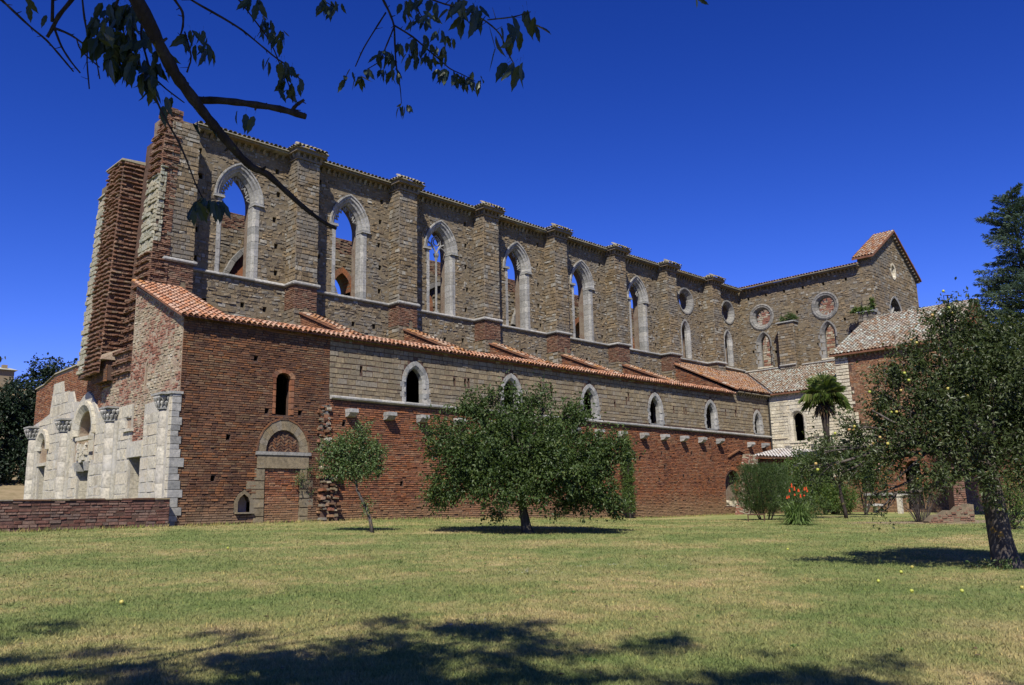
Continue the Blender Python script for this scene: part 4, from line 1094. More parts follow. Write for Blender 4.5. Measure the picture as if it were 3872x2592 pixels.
# --- the ragged towers of the front (leaning slightly inwards as they rise)
TIL = (0.046, 0, 1)
def tower(x0, x1, y0, y1, z0, z1, bands, name='tower_pier', shift=0.0):
    t = thing(name, '', ''); del t['label']; del t['category']; t.parent = abbey
    dx = lambda z: .046*(z-10)
    mb = MB(); e = .03
    mb.hexa([(x0+dx(z0)+e, y0+e, z0), (x1, y0+e, z0), (x1, y1-e, z0), (x0+dx(z0)+e, y1-e, z0), (x0+dx(z1)+e, y0+e, z1), (x1, y0+e, z1), (x1, y1-e, z1), (x0+dx(z1)+e, y1-e, z1)])
    mb.build('rubble_core', M_['mort_brick'], t)
    fwf = Frame((x0-.46, y1, 0), (0, -1, 0), (-1, 0, 0), TIL); fsf = Frame((x0-.46, y0, 0), (1, 0, 0), (0, -1, 0), TIL)
    for (face, a0, a1, za, zb, kind, mat, hr, lr, pr, band) in bands:
        f = fwf if face == 'w' else fsf
        masonry(t, kind, f, [[(a0, za), (a1, za), (a1, zb), (a0, zb)]], mat, hr, lr, .016, pr, .015, band, skip=.03)
    return t
BT, PL = M_['brickt'], M_['pale']
hb, lb = (.085, .1), (.18, .32)
# corner pier: toothed brick, pale stone in the middle height
YA1 = 7.05
tower(.42, 1.3, 4.94, YA1, 7.4, 17.6, [
    ('w', YA1-6.05, YA1-4.94, 15.6, 17.6, 'brick', BT, hb, lb, (.0, .05), (4, .13, 2)),
    ('w', YA1-6.30, YA1-4.94, 11.9, 15.6, 'stone', PL, (.16, .26), (.18, .36), (.0, .06), (3, .05, 2)),
    ('w', YA1-6.5, YA1-4.94, 10.0, 11.9, 'brick', BT, hb, lb, (.0, .06), (4, .12, 2)),
    ('w', 0, YA1-4.94, 7.5, 10.0, 'brick', BT, hb, lb, (.0, .06), (5, .13, 2)),
    ('w', 0, YA1-6.2, 10.0, 16.6, 'brick', M_['brickr'], hb, lb, (-.14, -.12), None),
    ('s', 0, .78, 16.0, 17.6, 'brick', BT, hb, lb, (.0, .04), (4, .07, 2)),
    ('s', 0, .32, 12.4, 16.0, 'stone', PL, (.14, .24), (.14, .3), (.0, .06), (2, .04, 1)),
    ('s', .32, .78, 12.4, 16.0, 'brick', BT, hb, lb, (-.02, .05), None),
    ('s', 0, .80, 8.6, 12.4, 'brick', BT, hb, lb, (.0, .05), (4, .06, 2))])
tower(.62, 1.4, 5.05, 6.1, 17.5, 19.0, [
    ('w', 0, 1.05, 17.6, 18.95, 'brick', BT, hb, lb, (.0, .05), (4, .10, 2)),
    ('s', 0, .62, 17.6, 18.95, 'brick', BT, hb, lb, (.0, .05), (4, .06, 2))], 'tower_top')
# second pier: strongly toothed brick with a pale stone flank
YB0, YB1 = 7.05, 9.75
tb = tower(-.5, 1.3, YB0, 8.8, 7.3, 16.62, [
    ('w', 0, 1.75, 6.6, 16.6, 'brick', BT, (.085, .118), lb, (-.07, .02), (2, .13, 1)),
    ('s', 0, .95, 7.5, 16.6, 'brick', BT, (.085, .118), lb, (-.07, .02), (2, .12, 1))])
tower(-.5, 1.2, 8.8, YB1, 6.6, 15.45, [('w', 0, YB1-8.8, 6.8, 15.45, 'stone', PL, (.18, .28), (.2, .42), (.0, .05), (2, .035, 1))])
mb = MB(); mb.hexa([(-.34, 6.92, 16.60), (1.3, 6.92, 16.60), (1.3, 8.95, 16.60), (-.34, 8.95, 16.60), (-.30, 6.95, 16.70), (1.3, 6.95, 16.80), (1.3, 8.95, 16.85), (-.30, 8.95, 16.70)], .3); mb.build('cap_slab', M_['tileg'], tb)
mb = MB(); mb.hexa([(-.36, 8.8, 15.42), (1.2, 8.8, 15.42), (1.2, 9.8, 15.42), (-.36, 9.8, 15.42), (-.2, 8.8, 15.75), (1.2, 8.8, 15.75), (1.2, 9.8, 15.6), (-.2, 9.8, 15.55)], .5); mb.build('cap_slab', M_['tileg'], tb)
# ledge and plastered patch under the second pier
mb = MB(); mb.hexa([(-.62, 6.85, 7.20), (.2, 6.85, 7.20), (.2, 8.75, 7.20), (-.62, 8.75, 7.20), (-.55, 6.9, 7.42), (.2, 6.9, 7.75), (.2, 8.75, 7.75), (-.55, 8.75, 7.42)], .4); mb.build('ledge', M_['mort_pale'], front)
masonry(front, 'brick', Frame((-.36, 8.7, 0), (0, -1, 0), (-1, 0, 0)), [[(0, 6.25), (1.75, 6.25), (1.75, 7.25), (0, 7.25)]], M_['brick'], hb, lb, .012, (0, .02), .005)
mb = MB(); mb.box(-.37, .1, 6.97, 8.68, 6.3, 7.2); mb.build('rubble_core', M_['mort_brick'], front)
# sloping tile edge on top of the front's left shoulder
for a, b in (((10.1, 7.76), (11.4, 7.62)), ((11.4, 7.62), (15.1, 7.57)), ((15.1, 7.57), (16.7, 7.22)), ((16.7, 7.22), (18.15, 7.12)), ((8.9, 7.95), (10.1, 7.76))):
    mb = MB(); V = []
    for y, z in (a, b): V += [(-.09, y, z-.01), (1.15, y, z-.01), (1.1, y, z+.12), (-.04, y, z+.08)]
    mb.add(V, [(j, (j+1) % 4, 4+(j+1) % 4, 4+j) for j in range(4)]+[(3, 2, 1, 0), (4, 5, 6, 7)], random.random()); mb.build('coping', M_['tileg'], front)

# --- tile copings and roofs of the aisle
SL = .4625
def roofplane(parent, x0, x1, y0, y1, z0, slope, mat, clip=None, quota=True, pitch=.235, thick=.045):
    """roof that rises towards +Y"""
    ln = (y1-y0)*math.sqrt(1+slope*slope); v = np.array([0, 1, slope])/math.sqrt(1+slope*slope)
    mb = MB(); V = []
    for dz in (0, -thick): V += [(x0, y0+.05, z0+.05*slope+dz), ((clip(0)[1] if clip else x1), y0+.05, z0+.05*slope+dz), ((clip(ln)[1] if clip else x1), y1, z0+(y1-y0)*slope+dz), (x0, y1, z0+(y1-y0)*slope+dz)]
    mb.add(V, [(0, 1, 2, 3), (7, 6, 5, 4), (0, 4, 5, 1), (1, 5, 6, 2), (2, 6, 7, 3), (3, 7, 4, 0)]); mb.build('roof_deck', M_['deck'], parent)
    tiles(parent, (0, y0, z0+.01), (1, 0, 0), v, int(ln/.36), (lambda r: clip(r)) if clip else (lambda r: (x0, x1)), mat, pitch, .36, .1, quota)
rf = thing('aisle_coping', '', ''); del rf['label']; del rf['category']; rf.parent = abbey
roofplane(rf, -.28, 1.95, -.36, 4.93, 7.97, SL, M_['tile'])
roofplane(rf, 1.97, 40.3, -.34, .80, 7.98, .42, M_['tile'])
mb = MB(); mb.box(1.97, 40.3, -.02, .9, 7.85, 7.95); mb.build('roof_deck', M_['deck'], rf)
for i in range(5):
    x = X1+BAY*i
    fn = thing('aisle_fin', '', ''); del fn['label']; del fn['category']; fn.parent = abbey
    zt = lambda y: 8.02+SL*.90*(y+.35)
    fF = Frame((x-.26, YC-BD, 0), (0, -1, 0), (-1, 0, 0))
    P = [(0, 0), (4.3, 0), (4.3, zt(.64)-.1), (0, zt(YC-BD)-.1)]
    core('fin_wall', fn, fF, P, [], .52, M_['mort_brick'])
    masonry(fn, 'brick', fF, [[(0, 8.0), (4.2, 8.0), (4.2, zt(.74)-.12), (0, zt(4.94)-.12)]], M_['brickr'], (.085, .1), (.2, .32), .015, (0, .03), .006, quota=False)
    roofplane(fn, x-.37, x+.37, .3, YC-BD, zt(.3), SL*.9, M_['tilel'], quota=(i < 2), pitch=.24, thick=.08)
# last bay keeps its roof; valley against the transept aisle
VX0, VY0, VX1, VY1 = XT-.32, -.42, XU, YC
s2 = .478; z20 = 8.33
kx = (VX1-VX0)/((VY1-VY0)*math.sqrt(1+s2*s2))
ar = thing('aisle_roof', '', ''); del ar['label']; del ar['category']; ar.parent = abbey
roofplane(ar, 40.45, VX1, VY0, VY1-.05, z20, s2, M_['tilel'], clip=lambda r: (40.45, VX0+kx*r))
fF = Frame((40.6, YC, 0), (0, -1, 0), (-1, 0, 0))
core('gable_wall', ar, fF, [(0, 0), (5.85, 0), (5.85, 8.3), (0, 11.2)], [], .5, M_['mort_brick'])
masonry(ar, 'brick', fF, [[(0, 8.0), (5.85, 8.0), (5.85, 8.3), (0, 11.15)]], M_['brickr'], (.085, .1), (.2, .32), .015, (0, .03), .006, quota=False)
cornice(ar, 40.6, 0, XT, 0, 7.98, 0, -1, .36, .26, M_['ashlar'])
# transept aisle roof rises towards +X
s3 = (z20+(VY1-VY0)*s2-z20)/(VX1-VX0); v3 = np.array([1, 0, s3]); l3 = np.linalg.norm(v3); v3 /= l3
ln3 = (VX1-VX0)*l3; ky = (VY1-VY0)/ln3
mb = MB(); V = []
for dz in (0, -.1): V += [(VX0, VY0, z20+dz), (VX0, -5.35, z20+dz), (VX1-.05, -5.35, z20+(VX1-VX0)*s3+dz), (VX1-.05, VY1, z20+(VX1-VX0)*s3+dz)]
mb.add(V, [(0, 1, 2, 3), (7, 6, 5, 4), (0, 4, 5, 1), (1, 5, 6, 2), (2, 6, 7, 3), (3, 7, 4, 0)]); mb.build('roof_deck', M_['deck'], ar)
tiles(ar, (VX0, 0, z20+.01), (0, 1, 0), v3, int(ln3/.36), lambda r: (-5.35, VY0+ky*r-.1), M_['tileo'], .235, .36, .1)
mb = MB(); V = []
for t in (0, 1):
    x, y, z = VX0+(VX1-VX0)*t, VY0+(VY1-VY0)*t, z20+(VX1-VX0)*s3*t
    V += [(x-.24, y+.26, z+.085), (x+.0, y, z+.05), (x+.30, y-.24, z+.085)]
mb.add(V, [(0, 1, 4, 3), (1, 2, 5, 4)]); mb.build('valley_lead', M_['lead'], ar)

# --- transept: white aisle wall, upper wall with round windows, gabled end
fT = Frame((XT, 0, 0), (0, -1, 0), (-1, 0, 0))
tw = [(2.25, .42, .45, 6.38, 4.72)]
ta = core('transept_aisle_wall', abbey, fT, [(-.5, -.9), (5.5, -.9), (5.5, 8.4), (-.5, 8.4)], [arch_poly(c, w+.2, R+.2, zs, z0) for c, w, R, zs, z0 in tw], .9, M_['mort_white'])
masonry(ta, 'stone', fT, [[(0.03, 2.0), (5.5, 2.0), (5.5, 8.3), (.03, 8.3)], arch_poly(2.25, .72, .75, 6.38, 4.6)], M_['whitew'], (.17, .3), (.25, .6), .014, (.01, .05), .01)
masonry(ta, 'brick', fT, [[(0.03, -.9), (5.5, -.9), (5.5, 2.0), (.03, 2.0)]], M_['brickr'], (.085, .1), (.2, .33), .014, (.005, .035), .006, quota=False)
w = thing('white_window', '', ''); del w['label']; del w['category']; w.parent = abbey
surround(w, fT, 2.25, .40, .43, 6.38, 4.72, [(.32, .06), (.14, .06), (0, -.1), (0, -.4), (.32, -.4)], [(.32, .06), (.14, .06), (0, -.1), (0, -.4), (.32, -.4)], M_['white'], 4, 5)
mb = MB(); mb.box(XT-.1, XT+.6, -2.95, -1.55, 4.58, 4.71, .9); mb.build('sill', M_['whitew'], w)
moulding('string_course', [(XT, -.1, 4.93, XT, -1.4, 4.93, -1, 0), (XT, -3.05, 4.93, XT, -5.5, 4.93, -1, 0)], M_['whitew'], abbey, .12, .10)
for y in (-1.47, -3.45):
    mb = MB(); mb.hexa([(XT-.25, y-.15, 4.05), (XT+.1, y-.15, 4.05), (XT+.1, y+.15, 4.05), (XT-.25, y+.15, 4.05), (XT-.42, y-.18, 4.4), (XT+.1, y-.18, 4.4), (XT+.1, y+.18, 4.4), (XT-.42, y+.18, 4.4)], .5); mb.build('corbel', M_['greyw'], abbey)
mb = MB(); mb.tube([(XT-.12, -.12, 8.2), (XT-.12, -.12, 2.0)], [.06, .06], 8); mb.build('rain_pipe', M_['iron'], abbey)
YG = -5.96
fU = Frame((XU, YC, 0), (0, -1, 0), (-1, 0, 0))
W_ = YC-YG
rose = [(YC-3.86, 16.12), (YC+1.88, 16.10)]
lan2 = [(YC-3.82, .42, .95, 13.75, 11.75), (YC+1.95, .42, .95, 13.75, 11.75)]
tput = [[(a-.1, z-.13), (a+.1, z-.13), (a+.1, z+.13), (a-.1, z+.13)] for a, z in [(.9, 17.95), (2.6, 18.0), (4.3, 18.0), (6.0, 18.0), (7.8, 17.95), (9.7, 17.95), (11.2, 17.9), (5.2, 14.4), (5.3, 16.0), (9.3, 14.7), (9.8, 13.6), (1.0, 13.2), (3.1, 12.9), (6.9, 13.0)]]
tu = core('transept_wall', abbey, fU, [(-.3, 0), (W_-.03, 0), (W_-.03, 19.2), (-.3, 18.75)], [circle_poly(a, z, .9) for a, z in rose]+[arch_poly(c, w+.2, R+.2, zs, z0) for c, w, R, zs, z0 in lan2]+tput, .9, M_['mort_stone'])
masonry(tu, 'stone', fU, [[(0.02, 9), (W_, 9), (W_, 19.1), (0.02, 18.7)]]+[circle_poly(a, z, 1.16) for a, z in rose]+[arch_poly(c, w+.32, R+.32, zs, z0) for c, w, R, zs, z0 in lan2]+tput, M_['stone'], (.11, .23), (.14, .42), .014, (-.012, .038), .022)
for a, z in rose:
    w = thing('rose_window', '', ''); del w['label']; del w['category']; w.parent = abbey
    ring(w, fU, a, z, [(1.18, .05), (1.06, .10), (.98, .06), (.88, .05), (.84, -.04), (.72, -.18), (.72, -.42), (1.18, -.42)], M_['greyd'], 20)
    mb = MB()
    for k in range(12):
        b0 = 2*math.pi*k/12; rr = random.uniform(.40, .55)
        if random.random() < .8:
            mb.tube([fU.p(a+.66*math.cos(b0), -.45, z+.66*math.sin(b0)), fU.p(a+rr*math.cos(b0+.1), -.45, z+rr*math.sin(b0+.1))], [.06, .03], 5)
    mb.build('tracery', M_['greyw'], w)
for q in lan2:
    w = thing('lancet_window', '', ''); del w['label']; del w['category']; w.parent = abbey
    LJ = [(.32, .04), (.20, .04), (0, -.18), (0, -.4), (.32, -.4)]
    surround(w, fU, *q, LJ, LJ, M_['greyd'], 6, 5, jog=.14)
    mb = MB(); mb.box(XU-.12, XU+.6, YC-q[0]-.7, YC-q[0]+.7, 11.62, 11.75, .9); mb.build('sill', M_['whitew'], w)
def stepbut(y0, y1, z1, z2, name):
    b = thing(name, '', ''); del b['label']; del b['category']; b.parent = abbey
    xf = XU-.85
    mb = MB(); mb.box(xf+.03, XU+.05, y0+.03, y1-.03, 0, z1); mb.hexa([(XU-.35, y0+.15, z1), (XU+.05, y0+.15, z1), (XU+.05, y1-.15, z1), (XU-.35, y1-.15, z1), (XU-.2, y0+.2, z2), (XU+.05, y0+.2, z2), (XU+.05, y1-.2, z2), (XU-.2, y1-.2, z2)]); mb.build('rubble_core', M_['mort_stone'], b)
    f1 = Frame((xf, y1, 0), (0, -1, 0), (-1, 0, 0)); f2 = Frame((xf, y0, 0), (1, 0, 0), (0, -1, 0)); f3 = Frame((XU-.36, y1-.15, 0), (0, -1, 0), (-1, 0, 0), (.1, 0, 1)); f4 = Frame((XU-.36, y0+.15, 0), (1, 0, 0), (0, -1, 0))
    for f, W in ((f1, y1-y0), (f2, .85)): masonry(b, 'stone', f, [[(0, 9.4), (W, 9.4), (W, z1), (0, z1)]], M_['stone'], (.2, .32), (.25, .5), .018, (-.01, .02), .01)
    mb = MB(); mb.hexa([(xf-.1, y0-.1, z1), (XU, y0-.1, z1), (XU, y1+.1, z1), (xf-.1, y1+.1, z1), (xf-.06, y0-.08, z1+.10), (XU, y0-.08, z1+.22), (XU, y1+.08, z1+.22), (xf-.06, y1+.08, z1+.10)], .8); mb.build('cap_slab', M_['greyw'], b)
    masonry(b, 'stone', Frame((XU-.36, y1-.15, z1*0), (0, -1, 0), (-1, 0, 0)), [[(0, z1+.1), (y1-y0-.3, z1+.1), (y1-y0-.4, z2), (.1, z2)]], M_['ashlar'], (.25, .34), (.3, .6), .014, (-.04, .0), .01)
    moulding('string_course', [(xf, y1, 11.42, xf, y0, 11.42, -1, 0)], M_['greyw'], b, .14, .12)
    return b
stepbut(.62, 2.05, 15.1, 16.65, 'stepped_buttress')
sb = stepbut(-5.95, -4.85, 14.8, 16.1, 'stepped_buttress')
moulding('string_course', [(XU, YC-.1, 11.42, XU, 2.1, 11.42, -1, 0), (XU, .5, 11.42, XU, -4.8, 11.42, -1, 0)], M_['greyw'], abbey, .15, .12)
cornice(abbey, XU, YC-.3, XU, -5.05, 18.50, -1, 0, .44, .34)
mb = MB()
topcap(abbey, XU, YC-.3, XU, -5.05, 18.90, -1, 0, .54, .5, .26, M_['tilel'])
# gabled end
fG = Frame((XU, YG, 0), (1, 0, 0), (0, -1, 0))
GW = 9.3
gt = [(0.03, 0), (GW, 0), (GW, 19.2), (GW*.5, 22.35), (0.03, 19.6)]
ga = arch_poly(4.15, 1.25, 1.7, 15.0, 12.2); go = circle_poly(4.45, 18.95, .40, 14)
go = [(a, 18.95+(z-18.95)*1.35) for a, z in go]
gb = core('gable_wall', abbey, fG, gt, [ga, go], 1.1, M_['mort_stone'])
masonry(gb, 'stone', fG, [[(0, 9), (GW, 9), (GW, 19.1), (GW*.5, 22.2), (0, 19.5)], arch_poly(4.15, 1.42, 1.87, 15.0, 12.2), [(a+(a-4.45)*.35, z+(z-18.95)*.3) for a, z in go]], M_['stone'], (.17, .28), (.25, .56), .02, (0, .05), .012)
w = thing('gable_window', '', ''); del w['label']; del w['category']; w.parent = abbey
surround(w, fG, 4.15, 1.25, 1.7, 15.0, 12.2, [(.17, .05), (0, .0), (0, -.5), (.17, -.5)], [(.17, .05), (0, .0), (0, -.5), (.17, -.5)], M_['greyw'], 4, 7)
mb = MB()
for k in range(7):
    b0 = math.pi*(k+.5)/7; mb.tube([fG.p(4.15+1.1*math.cos(b0), -.4, 14.9+1.15*math.sin(b0)), fG.p(4.15+.5*math.cos(b0), -.4, 14.9+.55*math.sin(b0))], [.10, .05], 5)
mb.tube([fG.p(4.15+.42*math.cos(b), -.4, 14.85+.45*math.sin(b)) for b in np.linspace(0, math.pi, 9)], [.07]*9, 5)
mb.build('tracery', M_['greyw'], w)
w = thing('oval_window', '', ''); del w['label']; del w['category']; w.parent = abbey
for k in range(12):
    a0, a1 = 2*math.pi*(k+.03)/12, 2*math.pi*(k+.97)/12
    V = [fG.p(4.45+r*math.cos(a), dd, 18.95+r*1.35*math.sin(a)) for a in (a0, a1) for r, dd in ((.54, .04), (.40, .02), (.36, -.5), (.54, -.5))]
    mesh_obj('arch_stone', V, [(j, (j+1) % 4, 4+(j+1) % 4, 4+j) for j in range(4)]+[(3, 2, 1, 0), (4, 5, 6, 7)], M_['whitew'], w, random.random())
gr = thing('gable_roof', '', ''); del gr['label']; del gr['category']; gr.parent = abbey
ap = (XU+GW*.5, 22.50)
for side in (-1, 1):
    ex = XU-.40 if side < 0 else XU+GW+.45
    ez = 19.42 if side < 0 else 19.05
    dx_, dz_ = ap[0]-ex, ap[1]-ez; ln = math.hypot(dx_, dz_); v = np.array([dx_/ln, 0, dz_/ln])
    y0, y1 = YG-.38, YG+1.35
    mb = MB(); V = []
    for dz in (0, -.16): V += [(ex, y0, ez+dz), (ex, y1, ez+dz), (ap[0], y1, ap[1]+dz), (ap[0], y0, ap[1]+dz)]
    mb.add(V, [(0, 1, 2, 3), (7, 6, 5, 4), (0, 4, 5, 1), (1, 5, 6, 2), (2, 6, 7, 3), (3, 7, 4, 0)]); mb.build('roof_deck', M_['deck'], gr)
    tiles(gr, (ex, 0, ez+.01), (0, 1, 0), v, int(ln/.36), lambda r: (y0, y1), M_['tilel'], .235, .36, .1)
    mb = MB(); n = int(ln/.35)
    for k in range(n):
        p = np.array([ex, 0, ez])+v*(k+.5)*ln/n
        mb.box(p[0]-.07, p[0]+.07, YG-.26, YG+.02, p[2]-.36, p[2]-.17, random.random())
    mb.build('eaves_corbels', M_['stone'], gr, 'stuff')

# ---------------------------------------------------------------- monastery wing
wing = thing('monastery_wing', 'brick monastery building with grey tiled gable roof beside the transept, behind the apple tree', 'building')
fM = Frame((XT-.02, -5.5, 0), (0, -1, 0), (-1, 0, 0))
WL = 7.6
wh = [(4.05, .42, .6, 9.05, 7.85), (4.6, .5, .6, 2.3, -.3), (3.4, .34, .4, 5.2, 4.4), (1.5, .42, .5, 2.2, .9)]
ww = core('brick_wall', wing, fM, [(0, -1.2), (WL, -1.2), (WL, 10.6), (0, 10.6)], [arch_poly(*q) for q in wh], .8, M_['mort_brick'])
qpoly = [(0, 0)]
zq = 5.6; edge = []
k = 0
while zq < 10.5:
    wq = random.choice((.95, 1.15)) if zq > 8.2 else (1.0+.2*(k % 2) if zq > 6.2 else 1.35)
    edge.append((wq, zq)); edge.append((wq, zq+.42)); zq += .42; k += 1
qreg = [(0, 5.15), (2.0, 5.15), (2.0, 5.6)]+edge+[(0, edge[-1][1])]
masonry(ww, 'stone', fM, [[(q[0], min(q[1], 10.55)) for q in qreg]], M_['whitew'], (.2, .34), (.3, .6), .014, (.01, .04), .01)
masonry(ww, 'brick', fM, [[(2.0, 5.15), (WL, 5.15), (WL, 10.55), (edge[-1][0], 10.55)]+list(reversed([(q[0], min(q[1], 10.55)) for q in edge]))+[(2.0, 5.6)]]+[arch_poly(c, w+.12, R+.12, zs, z0) for c, w, R, zs, z0 in wh], M_['brickw'], (.085, .1), (.2, .33), .014, (.005, .03), .005)
masonry(ww, 'stone', fM, [[(0, 3.9), (2.4, 3.9), (2.4, 5.15), (0, 5.15)]], M_['whitew'], (.2, .34), (.3, .6), .014, (.01, .04), .01)
masonry(ww, 'brick', fM, [[(0, -1.2), (WL, -1.2), (WL, 5.15), (2.4, 5.15), (2.4, 3.9), (0, 3.9)]]+[arch_poly(c, w+.12, R+.12, zs, z0) for c, w, R, zs, z0 in wh], M_['brickr'], (.085, .1), (.2, .33), .014, (.005, .03), .005)
for q in wh:
    w = thing('wing_window', '', ''); del w['label']; del w['category']; w.parent = wing
    LJ = [(.13, .04), (0, .03), (0, -.6), (.13, -.6)]
    surround(w, fM, *q, LJ, LJ, M_['brickr'], 5, 5, 'arch_brick')
    mb = MB(); mb.box(XT+.5, XT+.55, -5.5-q[0]-q[1], -5.5-q[0]+q[1], q[4], q[3]+.6); mb.build('shutter', M_['dark'], w)
mb = MB(); mb.box(XT-.16, XT, -9.8, -6.7, .62, .80, .7); mb.build('sill_band', M_['greyw'], wing)
fS2 = Frame((XT+.01, -5.512-WL, 0), (1, 0, 0), (0, -1, 0))
es = core('end_wall', wing, fS2, [(0, -1.2), (14, -1.2), (14, 10.5), (7, 14.2), (0, 10.5)], [], .6, M_['mort_brick'])
masonry(es, 'brick', fS2, [[(0, -1.2), (14, -1.2), (14, 10.4), (7, 14.1), (0, 10.4)]], M_['brickr'], (.085, .1), (.2, .33), .014, (.005, .03), .005, quota=False)
fS3 = Frame((XT+14, -5.5, 0), (-1, 0, 0), (0, 1, 0))
core('end_wall', wing, fS3, [(0, -1.2), (14, -1.2), (14, 10.5), (7, 14.2), (0, 10.5)], [], .5, M_['mort_brick'])
cornice(wing, XT, -5.5, XT, -5.5-WL, 10.3, -1, 0, .28, .26, M_['ashlar'])
wr = thing('tiled_roof', '', ''); del wr['label']; del wr['category']; wr.parent = wing
for side in (1, -1):
    ex = XT-.38 if side > 0 else XT+14.38
    rx, rz = XT+7.0, 14.35; dx_, dz_ = rx-ex, rz-10.62; ln = math.hypot(dx_, dz_); v = np.array([dx_/ln, 0, dz_/ln])
    mb = MB(); V = []
    ya, yb = -5.25, -5.5-WL-.15
    for dz in (0, -.12): V += [(ex, ya, 10.62+dz), (ex, yb, 10.62+dz), (rx, yb, rz+dz), (rx, ya, rz+dz)]
    mb.add(V, [(0, 1, 2, 3), (7, 6, 5, 4), (0, 4, 5, 1), (1, 5, 6, 2), (2, 6, 7, 3), (3, 7, 4, 0)]); mb.build('roof_deck', M_['deck'], wr)
    tiles(wr, (ex, 0, 10.63), (0, 1, 0), v, int(ln/.36), lambda r: (yb, ya), M_['tileo'], .25, .38, .108, side > 0)
mb = MB()
for k in range(20): mb.tube([(XT+7, ya-.4*k, 14.40), (XT+7, ya-.4*(k+1)-.05, 14.43)], [.13, .11], 8, random.random())
mb.build('ridge_tiles', M_['tileo'], wr, 'stuff')
based(wing, XT, -9.3, -.5)

# ---------------------------------------------------------------- porch ruin in the corner
porch = thing('cloister_fragment', 'low brick arcade with whitened tile roof and leaning pier, in the corner behind the bushes', 'arcade')
fP = Frame((42.0, .0, 0), (0, -1, 0), (-1, 0, 0))
ph = [(1.02+1.28*i, .28, .29, 2.45, 1.1) for i in range(4)]
pw = core('arcade_wall', porch, fP, [(.2, -.9), (5.2, -.9), (5.2, 3.1), (.2, 3.45)], [arch_poly(*q) for q in ph], .4, M_['mort_brick'])
masonry(pw, 'brick', fP, [[(.2, -.9), (5.2, -.9), (5.2, 3.1), (.2, 3.4)]]+[arch_poly(c, w+.14, R+.14, zs, z0) for c, w, R, zs, z0 in ph], M_['brickr'], (.085, .1), (.2, .33), .014, (.005, .03), .006)
for q in ph:
    w = thing('arch', '', ''); del w['label']; del w['category']; w.parent = porch
    LJ = [(.14, .04), (0, .03), (0, -.4), (.14, -.4)]
    surround(w, fP, *q, LJ, LJ, M_['whitew'], 4, 6)
pr_ = MB(); pr_.hexa([(38.25, -1.25, -.9), (39.75, -1.25, -.9), (39.75, -.65, -.9), (38.25, -.65, -.9), (39.95, -1.2, 3.7), (41.1, -1.2, 3.6), (41.1, -.7, 3.6), (39.95, -.7, 3.7)])
pier = pr_.build('leaning_pier', M_['mort_brick'], porch)
masonry(pier, 'brick', Frame((38.25, -1.25, -.9), (1, 0, 0), (0, -1, 0), (.36, 0, 1)), [[(.02, 0), (1.5, 0), (1.2, 4.5), (.05, 4.55)]], M_['rubble'], (.085, .1), (.2, .33), .014, (.0, .03), .006)
masonry(pier, 'brick', Frame((38.25, -.65, -.9), (0, -1, 0), (-1, 0, 0), (.36, 0, 1)), [[(0, 0), (.6, 0), (.55, 4.55), (.05, 4.55)]], M_['rubble'], (.085, .1), (.2, .33), .014, (.0, .03), .006)
pf = thing('tile_roof', '', ''); del pf['label']; del pf['category']; pf.parent = porch
uu = np.array([0, -1, -.095]); uu /= np.linalg.norm(uu); vv = np.array([1, 0, .16]); vv /= np.linalg.norm(vv)
o0 = np.array([41.5, -.55, 3.60])
mb = MB(); V = []
for dz in (0, -.1): V += [o0+np.array([0, 0, dz]), o0+uu*4.5+np.array([0, 0, dz]), o0+uu*4.5+vv*3.85+np.array([0, 0, dz]), o0+vv*3.85+np.array([0, 0, dz])]
mb.add(V, [(0, 1, 2, 3), (7, 6, 5, 4), (0, 4, 5, 1), (1, 5, 6, 2), (2, 6, 7, 3), (3, 7, 4, 0)]); mb.build('roof_deck', M_['rustwood'], pf)
tiles(pf, o0, uu, vv, 10, lambda r: (0, 4.5), M_['tilew'], .25, .38, .11)
based(porch, 42, -2.5, -.5)
